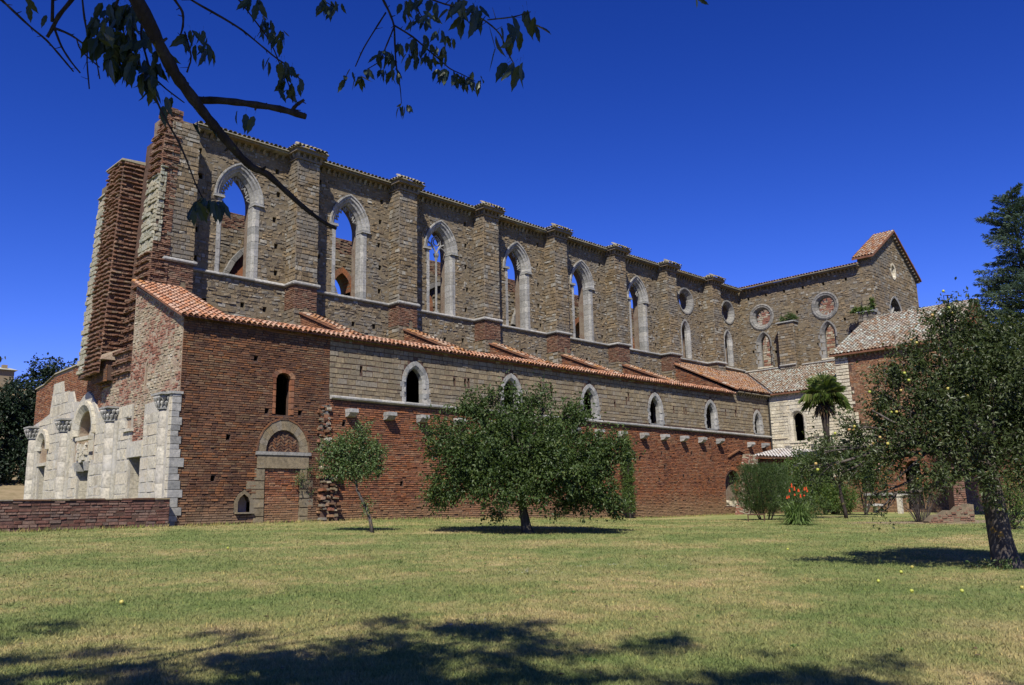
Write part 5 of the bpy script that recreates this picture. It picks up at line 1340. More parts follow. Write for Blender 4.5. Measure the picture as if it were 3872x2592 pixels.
CHERRY_TWIGS = [([[-12.22,-27.32,3.52],[-12.14,-27.29,3.39],[-12.03,-27.28,3.25],[-11.93,-27.26,3.11],[-11.82,-27.24,2.97],[-11.73,-27.23,2.89],[-11.64,-27.22,2.81],[-11.54,-27.22,2.72],[-11.42,-27.22,2.62],[-11.32,-27.22,2.55],[-11.23,-27.23,2.54],[-11.13,-27.23,2.48],[-10.99,-27.25,2.38],[-10.86,-27.28,2.3],[-10.76,-27.29,2.27]],0.0569,0.0116),([[-11.61,-27.06,2.95],[-11.52,-27.15,2.95],[-11.4,-27.26,2.93],[-11.25,-27.41,2.89],[-11.13,-27.51,2.84]],0.0264,0.0198),([[-11.2,-27.45,2.87],[-11.18,-27.48,2.91],[-11.15,-27.52,2.94]],0.0119,0.0092),([[-12.53,-26.2,3.67],[-12.5,-26.22,3.63],[-12.46,-26.24,3.59],[-12.35,-26.32,3.46],[-12.27,-26.38,3.38],[-12.18,-26.43,3.26],[-12.13,-26.46,3.19]],0.0094,0.0054),([[-12.16,-26.57,3.7],[-12.19,-26.52,3.62],[-12.24,-26.45,3.52],[-12.25,-26.41,3.46],[-12.27,-26.38,3.4]],0.0161,0.0108),([[-12.25,-26.41,3.46],[-12.17,-26.49,3.41],[-12.08,-26.55,3.33],[-12.04,-26.58,3.25],[-12.01,-26.57,3.14]],0.0081,0.004),([[-12.24,-26.42,3.44],[-12.2,-26.43,3.34],[-12.15,-26.46,3.25],[-12.1,-26.49,3.18]],0.0067,0.0054),([[-12.14,-26.51,3.38],[-12.12,-26.51,3.32],[-12.02,-26.58,3.21]],0.0054,0.004),([[-12.21,-26.77,3.55],[-12.18,-26.76,3.39],[-12.15,-26.76,3.28],[-12.14,-26.73,3.15],[-12.11,-26.72,2.98]],0.0065,0.0039),([[-12.28,-26.45,3.68],[-12.26,-26.42,3.49]],0.0108,0.0094),([[-11.71,-26.89,3.75],[-11.64,-26.94,3.67],[-11.47,-27.07,3.55],[-11.38,-27.15,3.47],[-11.29,-27.21,3.38],[-11.2,-27.27,3.29],[-11.14,-27.32,3.24],[-11.08,-27.36,3.15]],0.0082,0.0041),([[-11.46,-27.13,3.71],[-11.42,-27.16,3.66],[-11.32,-27.21,3.52],[-11.24,-27.26,3.39],[-11.18,-27.28,3.24],[-11.13,-27.3,3.13],[-11.1,-27.3,3.02]],0.0055,0.0041),([[-11.8,-27.05,3.6],[-11.78,-27.06,3.55],[-11.73,-27.08,3.48],[-11.72,-27.07,3.39],[-11.73,-27.04,3.31]],0.0106,0.0053),([[-11.71,-27.07,3.36],[-11.66,-27.08,3.21],[-11.67,-27.04,3.12]],0.0053,0.0053),([[-11.89,-27.08,2.96],[-11.85,-27.08,2.85],[-11.81,-27.1,2.76],[-11.73,-27.14,2.61],[-11.68,-27.15,2.5],[-11.63,-27.17,2.36],[-11.58,-27.19,2.27],[-11.54,-27.24,2.28]],0.0076,0.0038),([[-11.93,-27.01,3.42],[-11.93,-26.97,3.29],[-11.89,-26.98,3.16],[-11.86,-26.98,3.06],[-11.79,-27.04,2.97],[-11.7,-27.1,2.89]],0.0091,0.0039),([[-12.06,-27.06,3.54],[-12.09,-26.98,3.39],[-12.1,-26.95,3.29],[-12.05,-26.97,3.16],[-12.03,-26.96,3.06]],0.0089,0.0038),([[-12.01,-27.08,3.44],[-12.01,-27.04,3.29],[-11.98,-27.04,3.16],[-11.94,-27.04,3.04]],0.0076,0.0038),([[-10.12,-26.81,4.49],[-10.08,-26.83,4.41],[-10.03,-26.85,4.31],[-9.99,-26.86,4.21],[-9.97,-26.84,4.07],[-9.94,-26.82,3.89],[-9.9,-26.82,3.74],[-9.88,-26.81,3.61]],0.0137,0.0034),([[-10.05,-26.83,4.31],[-10.09,-26.75,4.19],[-10.14,-26.66,4.04],[-10.17,-26.6,3.9]],0.0068,0.0051),([[-9.99,-26.85,4.19],[-10.02,-26.78,4.03],[-10.04,-26.74,3.93],[-10.1,-26.66,3.88]],0.0068,0.0034),([[-9.99,-26.86,4.21],[-9.88,-26.95,4.12],[-9.8,-27.0,4.04],[-9.71,-27.07,3.94],[-9.64,-27.11,3.87],[-9.57,-27.18,3.82],[-9.49,-27.24,3.77]],0.0085,0.0034),([[-10.02,-27.15,4.32],[-10.0,-27.14,4.23],[-9.96,-27.17,4.15]],0.0066,0.0033),([[-11.5,-29.12,2.7],[-11.44,-29.17,2.67],[-11.38,-29.23,2.65],[-11.3,-29.29,2.59],[-11.25,-29.32,2.54],[-11.22,-29.33,2.46],[-11.19,-29.34,2.41]],0.0048,0.0029),([[-11.3,-29.29,2.6],[-11.22,-29.37,2.61],[-11.17,-29.43,2.63]],0.0038,0.0019),([[-10.99,-27.22,3.91],[-10.88,-27.3,3.81],[-10.83,-27.35,3.77]],0.0043,0.0029),([[-9.15,-29.03,3.81],[-9.12,-29.04,3.77]],0.0029,0.0029),([[-11.85,-23.79,1.82],[-11.78,-23.85,1.79],[-11.75,-23.88,1.79]],0.0036,0.0036)]
CHERRY_LEAVES = [[-12.34,-26.16,3.69,0.12],[-12.3,-26.44,3.51,0.12],[-12.43,-26.49,3.55,0.11],[-12.08,-26.64,3.48,0.135],[-12.19,-26.91,3.33,0.135],[-12.17,-26.94,3.31,0.135],[-12.15,-26.81,3.37,0.135],[-12.12,-26.79,3.41,0.135],[-12.16,-26.92,3.28,0.135],[-12.18,-26.91,3.3,0.135],[-12.17,-26.96,3.18,0.135],[-12.13,-26.85,3.25,0.135],[-12.19,-27.14,3.13,0.135],[-12.18,-27.03,3.15,0.135],[-12.18,-26.91,3.22,0.135],[-12.11,-26.93,3.22,0.135],[-12.12,-26.9,3.25,0.135],[-12.13,-27.02,3.25,0.135],[-12.14,-26.94,3.29,0.135],[-12.16,-27.14,3.18,0.135],[-12.16,-27.07,3.24,0.135],[-12.15,-26.83,3.35,0.135],[-12.08,-26.91,3.37,0.135],[-12.13,-26.98,3.29,0.135],[-12.1,-26.76,3.26,0.135],[-12.11,-27.02,3.15,0.135],[-12.16,-26.9,3.15,0.135],[-12.08,-26.87,3.21,0.135],[-12.12,-26.87,3.23,0.135],[-12.11,-27.01,3.19,0.135],[-12.14,-26.95,3.17,0.135],[-12.13,-26.9,3.45,0.135],[-12.08,-26.99,3.37,0.135],[-12.11,-26.94,3.39,0.135],[-12.1,-27.01,3.39,0.135],[-12.11,-26.95,3.38,0.135],[-12.05,-27.0,3.37,0.135],[-12.12,-26.81,3.46,0.135],[-12.09,-27.02,3.24,0.135],[-12.03,-26.89,3.3,0.135],[-12.12,-27.01,3.18,0.135],[-12.02,-26.95,3.25,0.135],[-12.06,-26.89,3.23,0.135],[-12.04,-26.93,3.28,0.135],[-12.1,-26.94,3.19,0.135],[-12.06,-26.94,3.37,0.135],[-12.07,-26.94,3.37,0.135],[-12.0,-27.01,3.36,0.135],[-12.11,-27.02,3.33,0.135],[-12.04,-26.97,3.36,0.135],[-12.06,-26.97,3.35,0.135],[-12.12,-27.1,3.26,0.135],[-12.09,-27.01,3.13,0.135],[-12.05,-27.0,3.14,0.135],[-12.05,-26.98,3.13,0.135],[-12.06,-26.77,3.21,0.135],[-12.07,-26.99,3.11,0.135],[-12.01,-26.89,3.19,0.135],[-12.03,-26.82,3.22,0.135],[-12.03,-26.92,3.26,0.135],[-11.97,-26.97,3.3,0.135],[-12.05,-27.03,3.23,0.135],[-12.05,-27.05,3.23,0.135],[-12.01,-26.86,3.31,0.135],[-12.08,-27.03,3.24,0.135],[-12.07,-27.09,3.19,0.135],[-11.99,-27.0,3.15,0.135],[-12.0,-26.99,3.19,0.135],[-12.04,-27.15,3.13,0.135],[-11.99,-26.95,3.18,0.135],[-12.03,-26.99,3.16,0.135],[-12.03,-27.05,3.15,0.135],[-12.02,-27.01,3.18,0.135],[-12.07,-27.02,3.34,0.135],[-12.03,-27.16,3.27,0.135],[-12.07,-27.2,3.26,0.135],[-12.04,-27.14,3.31,0.135],[-12.07,-27.18,3.27,0.135],[-12.04,-27.01,3.34,0.135],[-12.03,-26.97,3.39,0.135],[-12.02,-27.03,3.22,0.135],[-12.02,-27.0,3.28,0.135],[-11.96,-27.09,3.26,0.135],[-11.99,-27.04,3.27,0.135],[-11.96,-26.85,3.35,0.135],[-11.99,-27.04,3.29,0.135],[-11.96,-26.9,3.34,0.135],[-12.05,-27.13,3.37,0.135],[-11.96,-27.02,3.44,0.135],[-11.99,-27.02,3.44,0.135],[-11.99,-27.03,3.44,0.135],[-11.97,-26.99,3.49,0.135],[-11.95,-27.07,3.46,0.135],[-12.01,-27.08,3.39,0.135],[-12.03,-27.16,3.01,0.135],[-11.98,-27.11,3.06,0.135],[-12.0,-27.07,3.11,0.135],[-11.97,-27.1,3.1,0.135],[-11.94,-26.87,3.17,0.135],[-12.04,-26.96,3.12,0.135],[-12.01,-26.98,3.14,0.135],[-12.02,-26.94,3.12,0.135],[-12.01,-27.05,3.05,0.135],[-11.95,-26.94,3.11,0.135],[-12.07,-27.04,3.03,0.135],[-11.98,-26.92,3.1,0.135],[-12.02,-27.02,3.06,0.135],[-12.05,-26.98,3.09,0.135],[-12.0,-27.08,3.19,0.135],[-11.94,-27.0,3.17,0.135],[-11.95,-26.98,3.22,0.135],[-11.97,-27.02,3.19,0.135],[-12.05,-27.06,3.15,0.135],[-11.95,-27.14,3.18,0.135],[-11.96,-27.19,3.16,0.135],[-11.88,-27.09,3.08,0.135],[-11.92,-27.08,3.05,0.135],[-11.93,-27.14,3.03,0.135],[-11.87,-26.89,3.19,0.135],[-11.91,-27.01,3.1,0.135],[-11.89,-27.09,3.09,0.135],[-11.98,-27.03,3.08,0.135],[-11.87,-26.95,3.08,0.135],[-11.92,-27.18,2.95,0.135],[-11.91,-27.18,2.95,0.135],[-11.88,-27.0,3.01,0.135],[-11.89,-27.05,3.03,0.135],[-11.88,-27.12,3.0,0.135],[-11.85,-27.01,3.03,0.135],[-12.07,-26.94,3.48,0.135],[-12.06,-26.99,3.42,0.135],[-12.08,-26.95,3.44,0.135],[-12.08,-27.1,3.36,0.135],[-12.13,-27.01,3.39,0.135],[-12.04,-26.9,3.49,0.135],[-12.02,-26.92,3.46,0.135],[-11.88,-27.01,3.04,0.135],[-11.93,-26.97,3.03,0.135],[-11.89,-27.08,3.07,0.135],[-11.89,-27.01,3.06,0.135],[-11.9,-27.03,3.03,0.135],[-11.95,-27.08,2.98,0.135],[-11.9,-26.95,3.07,0.135],[-11.97,-26.99,3.06,0.135],[-12.03,-27.09,3.0,0.135],[-12.01,-27.03,3.0,0.135],[-12.01,-27.09,3.02,0.135],[-12.02,-26.91,3.08,0.135],[-11.99,-26.93,3.08,0.135],[-12.0,-27.03,3.02,0.135],[-12.04,-27.05,3.41,0.135],[-12.08,-27.04,3.35,0.135],[-12.01,-26.97,3.44,0.135],[-12.05,-27.05,3.4,0.135],[-12.02,-26.98,3.45,0.135],[-12.06,-27.02,3.36,0.135],[-12.0,-26.82,3.52,0.135],[-12.13,-27.11,3.0,0.135],[-12.09,-27.03,3.08,0.135],[-12.08,-26.95,3.11,0.135],[-12.04,-26.88,3.16,0.135],[-12.1,-27.05,3.04,0.135],[-12.11,-27.01,3.05,0.135],[-12.06,-26.95,3.09,0.135],[-11.82,-27.0,3.21,0.12],[-11.84,-27.05,3.18,0.12],[-11.92,-27.22,3.09,0.12],[-11.85,-27.0,3.21,0.12],[-11.83,-27.12,3.08,0.12],[-11.87,-27.15,3.06,0.12],[-11.86,-27.11,3.07,0.12],[-11.82,-26.97,3.15,0.12],[-11.9,-27.09,2.99,0.12],[-11.92,-27.12,2.95,0.12],[-11.91,-27.06,2.99,0.12],[-11.87,-27.05,3.0,0.12],[-11.87,-27.07,2.96,0.12],[-11.89,-27.1,2.93,0.12],[-11.9,-27.06,2.93,0.12],[-11.83,-26.95,3.01,0.12],[-11.69,-27.06,3.35,0.13],[-11.66,-26.95,3.39,0.13],[-11.68,-27.1,3.37,0.13],[-11.66,-27.03,3.41,0.13],[-11.68,-27.15,3.34,0.13],[-11.63,-27.09,3.39,0.13],[-11.64,-27.23,3.28,0.13],[-11.6,-27.08,3.41,0.13],[-11.64,-27.23,3.24,0.13],[-11.61,-27.17,3.28,0.13],[-11.62,-27.11,3.28,0.13],[-11.63,-27.08,3.29,0.13],[-11.67,-27.14,3.26,0.13],[-11.71,-27.13,3.27,0.13],[-11.57,-27.14,3.27,0.13],[-11.63,-27.21,3.21,0.13],[-11.85,-27.2,2.84,0.12],[-11.8,-27.04,2.86,0.12],[-11.77,-27.08,2.91,0.12],[-11.63,-27.14,2.79,0.11],[-11.66,-27.14,2.76,0.11],[-11.59,-27.21,2.75,0.11],[-11.43,-27.23,2.88,0.12],[-11.48,-27.44,2.77,0.12],[-11.46,-27.5,2.74,0.12],[-11.6,-27.16,2.89,0.12],[-11.25,-27.16,3.58,0.115],[-11.3,-27.26,3.53,0.115],[-11.27,-27.19,3.55,0.115],[-11.3,-27.26,3.54,0.115],[-11.32,-27.3,3.5,0.115],[-11.3,-27.28,3.53,0.115],[-11.34,-27.29,3.62,0.115],[-11.3,-27.17,3.69,0.115],[-11.38,-27.31,3.57,0.115],[-11.36,-27.2,3.67,0.115],[-11.36,-27.17,3.69,0.115],[-11.38,-27.22,3.65,0.115],[-11.27,-27.27,3.49,0.115],[-11.19,-27.16,3.56,0.115],[-11.27,-27.26,3.5,0.115],[-11.25,-27.31,3.45,0.115],[-11.17,-27.27,3.49,0.115],[-11.24,-27.37,3.43,0.115],[-11.19,-27.24,3.47,0.115],[-11.11,-27.13,3.53,0.115],[-11.21,-27.28,3.43,0.115],[-11.13,-27.21,3.53,0.115],[-11.24,-27.42,3.38,0.115],[-11.2,-27.33,3.46,0.115],[-11.24,-27.26,3.54,0.115],[-11.26,-27.25,3.53,0.115],[-11.26,-27.28,3.52,0.115],[-11.41,-27.39,3.55,0.115],[-11.31,-27.23,3.67,0.115],[-11.4,-27.36,3.57,0.115],[-11.26,-27.2,3.3,0.115],[-11.22,-27.19,3.3,0.115],[-11.3,-27.36,3.23,0.115],[-11.18,-27.33,3.26,0.115],[-11.19,-27.25,3.27,0.115],[-11.23,-27.37,3.22,0.115],[-11.19,-27.39,3.21,0.115],[-11.18,-27.35,3.22,0.115],[-11.13,-27.28,3.27,0.115],[-11.19,-27.32,3.2,0.115],[-11.14,-27.23,3.25,0.115],[-11.17,-27.29,3.21,0.115],[-11.17,-27.4,3.18,0.115],[-11.17,-27.4,3.2,0.115],[-11.16,-27.35,3.22,0.115],[-11.18,-27.31,3.12,0.115],[-11.15,-27.26,3.17,0.115],[-11.18,-27.28,3.16,0.115],[-11.12,-27.31,3.14,0.115],[-11.14,-27.35,3.12,0.115],[-11.17,-27.33,3.12,0.115],[-11.1,-27.36,3.12,0.115],[-11.15,-27.38,3.09,0.115],[-11.17,-27.43,3.05,0.115],[-11.08,-27.33,3.2,0.115],[-11.15,-27.47,3.1,0.115],[-11.16,-27.45,3.12,0.115],[-11.12,-27.25,3.12,0.115],[-11.13,-27.27,3.11,0.115],[-11.24,-27.38,3.03,0.115],[-11.67,-27.28,2.23,0.13],[-11.61,-27.13,2.29,0.13],[-11.59,-27.06,2.31,0.13],[-11.58,-27.12,2.3,0.13],[-11.62,-27.24,2.28,0.13],[-11.64,-27.22,2.27,0.13],[-11.62,-27.27,2.27,0.13],[-11.53,-27.13,2.32,0.13],[-11.52,-27.08,2.32,0.13],[-11.57,-27.19,2.27,0.13],[-11.58,-27.21,2.28,0.13],[-11.62,-27.33,2.24,0.13],[-11.49,-27.13,2.32,0.13],[-11.6,-27.33,2.24,0.13],[-11.55,-27.24,2.27,0.13],[-11.54,-27.29,2.25,0.13],[-11.48,-27.14,2.31,0.13],[-11.55,-27.3,2.26,0.13],[-11.5,-27.2,2.3,0.13],[-11.51,-27.27,2.28,0.13],[-11.53,-27.3,2.25,0.13],[-11.66,-27.2,2.22,0.13],[-11.58,-27.03,2.29,0.13],[-11.7,-27.3,2.17,0.13],[-10.88,-27.28,3.8,0.1],[-10.94,-27.38,3.72,0.1],[-10.89,-27.22,3.82,0.1],[-10.86,-27.38,3.75,0.1],[-10.87,-27.36,3.73,0.1],[-10.85,-27.32,3.78,0.1],[-10.94,-27.36,3.79,0.1],[-10.94,-27.33,3.77,0.1],[-10.91,-27.29,3.81,0.1],[-10.84,-27.24,3.84,0.1],[-10.85,-27.31,3.83,0.1],[-10.86,-27.23,3.87,0.1],[-10.81,-27.31,3.82,0.1],[-10.85,-27.44,3.75,0.1],[-10.86,-27.43,3.74,0.1],[-10.2,-26.63,3.81,0.115],[-10.14,-26.52,3.9,0.115],[-10.17,-26.53,3.91,0.115],[-10.24,-26.56,3.78,0.115],[-10.21,-26.52,3.84,0.115],[-10.19,-26.5,3.85,0.115],[-10.16,-26.59,3.83,0.115],[-10.14,-26.59,3.83,0.115],[-10.2,-26.71,3.77,0.115],[-10.08,-26.53,3.88,0.115],[-10.12,-26.6,3.83,0.115],[-10.11,-26.56,3.85,0.115],[-10.07,-26.61,3.91,0.115],[-10.12,-26.66,3.87,0.115],[-10.15,-26.74,3.83,0.115],[-10.04,-26.74,4.02,0.115],[-9.97,-26.64,4.1,0.115],[-10.06,-26.81,3.99,0.115],[-10.05,-26.82,3.94,0.115],[-10.0,-26.74,4.0,0.115],[-10.04,-26.79,3.95,0.115],[-10.02,-26.87,3.98,0.115],[-10.03,-26.82,3.99,0.115],[-9.95,-26.73,4.05,0.115],[-10.05,-26.89,3.93,0.115],[-9.97,-26.81,4.0,0.115],[-9.85,-26.61,4.11,0.115],[-9.91,-26.78,3.98,0.115],[-10.09,-26.98,3.82,0.115],[-10.01,-26.87,3.93,0.115],[-10.0,-26.66,4.04,0.115],[-10.06,-26.74,3.99,0.115],[-10.06,-26.75,3.97,0.115],[-9.96,-26.66,3.93,0.115],[-10.01,-26.71,3.9,0.115],[-9.97,-26.66,3.92,0.115],[-9.98,-26.71,3.89,0.115],[-9.98,-26.73,3.89,0.115],[-10.05,-26.78,3.84,0.115],[-10.0,-26.85,3.83,0.115],[-9.99,-26.81,3.84,0.115],[-9.92,-26.72,3.91,0.115],[-9.96,-26.83,3.86,0.115],[-9.95,-26.82,3.88,0.115],[-10.04,-26.9,3.81,0.115],[-9.87,-26.75,3.91,0.115],[-10.0,-26.92,3.78,0.115],[-9.99,-26.91,3.79,0.115],[-9.81,-26.73,3.64,0.1],[-9.87,-26.78,3.6,0.1],[-9.88,-26.88,3.58,0.1],[-9.91,-26.93,3.54,0.1],[-9.82,-26.7,3.64,0.1],[-9.93,-26.82,3.56,0.1],[-9.94,-26.97,3.52,0.1],[-9.88,-26.9,3.56,0.1],[-9.86,-26.82,3.59,0.1],[-9.85,-26.79,3.61,0.1],[-9.9,-26.79,4.14,0.115],[-9.92,-26.82,4.1,0.115],[-9.89,-26.81,4.12,0.115],[-9.86,-26.86,4.11,0.115],[-9.95,-26.99,4.0,0.115],[-10.03,-27.0,3.97,0.115],[-9.93,-26.99,4.04,0.115],[-9.88,-26.88,4.1,0.115],[-9.81,-26.8,4.15,0.115],[-9.81,-26.89,4.08,0.115],[-9.93,-26.99,3.98,0.115],[-9.8,-26.89,4.07,0.115],[-9.83,-26.9,4.14,0.115],[-9.84,-26.95,4.09,0.115],[-9.94,-27.04,4.04,0.115],[-9.84,-26.95,4.04,0.115],[-9.81,-26.95,4.03,0.115],[-9.91,-27.0,3.98,0.115],[-9.72,-26.92,4.06,0.115],[-9.78,-26.96,4.05,0.115],[-9.83,-27.02,3.99,0.115],[-9.81,-26.78,4.07,0.115],[-9.83,-26.84,4.04,0.115],[-9.94,-26.98,3.91,0.115],[-9.81,-26.93,3.98,0.115],[-9.8,-26.9,4.01,0.115],[-9.85,-26.97,3.93,0.115],[-9.77,-27.01,3.95,0.115],[-9.83,-27.03,3.93,0.115],[-9.76,-26.98,3.99,0.115],[-9.76,-27.06,3.95,0.115],[-9.73,-26.97,4.0,0.115],[-9.75,-27.01,3.95,0.115],[-9.77,-27.04,4.06,0.115],[-9.81,-27.06,4.05,0.115],[-9.8,-27.08,4.03,0.115],[-9.68,-27.02,4.07,0.115],[-9.67,-26.99,4.09,0.115],[-9.68,-27.0,4.1,0.115],[-9.64,-27.04,4.08,0.115],[-9.67,-27.09,4.06,0.115],[-9.68,-27.08,4.05,0.115],[-9.76,-27.23,4.04,0.115],[-9.66,-27.1,4.15,0.115],[-9.74,-27.17,4.09,0.115],[-9.66,-27.17,4.1,0.115],[-9.64,-27.07,4.15,0.115],[-9.65,-27.17,4.1,0.115],[-9.81,-27.23,4.03,0.115],[-9.79,-27.15,4.09,0.115],[-9.71,-27.11,4.15,0.115],[-9.7,-26.88,4.24,0.115],[-9.77,-26.97,4.13,0.115],[-9.76,-26.95,4.18,0.115],[-9.77,-27.11,4.14,0.115],[-9.75,-27.15,4.14,0.115],[-9.74,-27.11,4.18,0.115],[-9.72,-27.16,3.93,0.115],[-9.68,-27.11,3.97,0.115],[-9.71,-27.09,3.98,0.115],[-9.65,-26.97,3.92,0.115],[-9.62,-26.98,3.92,0.115],[-9.73,-27.08,3.85,0.115],[-9.64,-27.05,3.87,0.115],[-9.63,-27.04,3.86,0.115],[-9.62,-26.97,3.9,0.115],[-9.72,-27.15,3.82,0.115],[-9.68,-27.14,3.83,0.115],[-9.69,-27.13,3.84,0.115],[-9.56,-27.06,3.91,0.115],[-9.65,-27.15,3.8,0.115],[-9.57,-27.08,3.86,0.115],[-9.61,-27.16,3.82,0.115],[-9.65,-27.19,3.79,0.115],[-9.65,-27.21,3.79,0.115],[-9.54,-27.09,3.84,0.115],[-9.5,-27.09,3.87,0.115],[-9.55,-27.16,3.81,0.115],[-9.5,-27.2,3.82,0.115],[-9.57,-27.18,3.81,0.115],[-9.48,-27.1,3.88,0.115],[-9.57,-27.26,3.75,0.115],[-9.55,-27.26,3.76,0.115],[-9.5,-27.2,3.8,0.115],[-9.52,-27.25,3.76,0.115],[-9.56,-27.3,3.72,0.115],[-9.45,-27.17,3.82,0.115],[-9.48,-27.23,3.76,0.115],[-9.45,-27.23,3.78,0.115],[-9.52,-27.24,3.73,0.115],[-9.49,-27.3,3.78,0.115],[-9.47,-27.27,3.77,0.115],[-9.53,-27.35,3.73,0.115],[-9.69,-27.14,3.79,0.115],[-9.68,-27.09,3.81,0.115],[-9.66,-27.08,3.83,0.115],[-9.63,-27.16,3.77,0.115],[-9.6,-27.14,3.8,0.115],[-9.66,-27.19,3.77,0.115],[-9.53,-27.16,3.8,0.115],[-9.54,-27.2,3.77,0.115],[-9.54,-27.16,3.79,0.115],[-9.52,-27.24,3.84,0.115],[-9.47,-27.13,3.88,0.115],[-9.5,-27.2,3.85,0.115],[-10.05,-27.08,4.24,0.115],[-10.12,-27.18,4.15,0.115],[-10.03,-27.1,4.22,0.115],[-10.06,-27.08,4.19,0.115],[-9.97,-26.99,4.26,0.115],[-10.05,-27.09,4.18,0.115],[-10.01,-27.14,4.25,0.115],[-10.04,-27.19,4.19,0.115],[-9.97,-27.09,4.29,0.115],[-9.93,-27.14,4.23,0.115],[-9.92,-27.12,4.2,0.115],[-10.04,-27.21,4.13,0.115],[-10.08,-27.23,4.06,0.115],[-10.06,-27.16,4.09,0.115],[-9.94,-27.08,4.17,0.115],[-9.95,-27.21,4.13,0.115],[-9.93,-27.08,4.19,0.115],[-10.0,-27.24,4.09,0.115],[-9.98,-27.25,4.07,0.115],[-9.9,-27.16,4.16,0.115],[-9.98,-27.21,4.1,0.115],[-9.85,-27.15,4.22,0.115],[-9.96,-27.28,4.12,0.115],[-10.02,-27.3,4.08,0.115],[-10.1,-27.15,4.24,0.115],[-10.13,-27.13,4.21,0.115],[-10.11,-27.14,4.23,0.115],[-9.97,-27.04,4.36,0.115],[-10.01,-27.09,4.3,0.115],[-10.01,-27.15,4.29,0.115],[-9.96,-27.15,4.32,0.115],[-9.97,-27.19,4.29,0.115],[-10.01,-27.2,4.26,0.115],[-11.48,-29.15,2.67,0.105],[-11.45,-29.08,2.73,0.105],[-11.37,-29.15,2.69,0.105],[-11.35,-29.09,2.72,0.105],[-11.41,-29.18,2.69,0.105],[-11.37,-29.14,2.73,0.105],[-11.44,-29.24,2.65,0.105],[-11.39,-29.21,2.7,0.105],[-11.39,-29.22,2.61,0.105],[-11.4,-29.23,2.6,0.105],[-11.33,-29.16,2.73,0.105],[-11.35,-29.17,2.73,0.105],[-11.27,-29.17,2.75,0.105],[-11.35,-29.22,2.7,0.105],[-11.36,-29.2,2.66,0.105],[-11.4,-29.26,2.61,0.105],[-11.25,-29.15,2.75,0.105],[-11.4,-29.31,2.62,0.105],[-11.26,-29.2,2.73,0.105],[-11.33,-29.26,2.67,0.105],[-11.26,-29.18,2.7,0.105],[-11.3,-29.21,2.66,0.105],[-11.23,-29.21,2.69,0.105],[-11.35,-29.3,2.62,0.105],[-11.38,-29.3,2.56,0.105],[-11.26,-29.18,2.67,0.105],[-11.44,-29.3,2.63,0.105],[-11.46,-29.32,2.61,0.105],[-11.31,-29.31,2.56,0.12],[-11.27,-29.31,2.53,0.12],[-11.32,-29.36,2.43,0.12],[-11.17,-29.29,2.64,0.12],[-11.26,-29.4,2.59,0.12],[-11.14,-29.28,2.61,0.12],[-11.25,-29.39,2.49,0.12],[-11.18,-29.37,2.56,0.12],[-11.18,-29.42,2.64,0.12],[-11.2,-29.48,2.57,0.12],[-11.16,-29.44,2.56,0.12],[-11.1,-29.39,2.61,0.12],[-11.14,-29.36,2.68,0.12],[-11.18,-29.25,2.63,0.12],[-11.2,-29.3,2.43,0.13],[-11.22,-29.37,2.39,0.13],[-11.31,-29.43,2.31,0.13],[-11.22,-29.4,2.37,0.13],[-11.29,-29.49,2.32,0.13],[-11.21,-29.41,2.35,0.13],[-11.76,-23.83,1.82,0.06],[-11.73,-23.85,1.82,0.06],[-11.74,-23.72,1.81,0.06],[-9.29,-29.12,3.68,0.08],[-9.17,-29.07,3.75,0.08],[-10.88,-27.35,3.76,0.09],[-10.83,-27.25,3.83,0.09],[-10.85,-27.31,3.8,0.09],[-10.82,-27.28,3.8,0.09],[-10.96,-27.46,3.64,0.09],[-10.79,-27.23,3.84,0.09],[-10.81,-27.3,3.81,0.09],[-10.88,-27.41,3.77,0.09],[-10.76,-27.25,3.85,0.09],[-10.94,-27.35,3.78,0.09],[-10.87,-27.29,3.81,0.09],[-10.85,-27.19,3.88,0.09]]
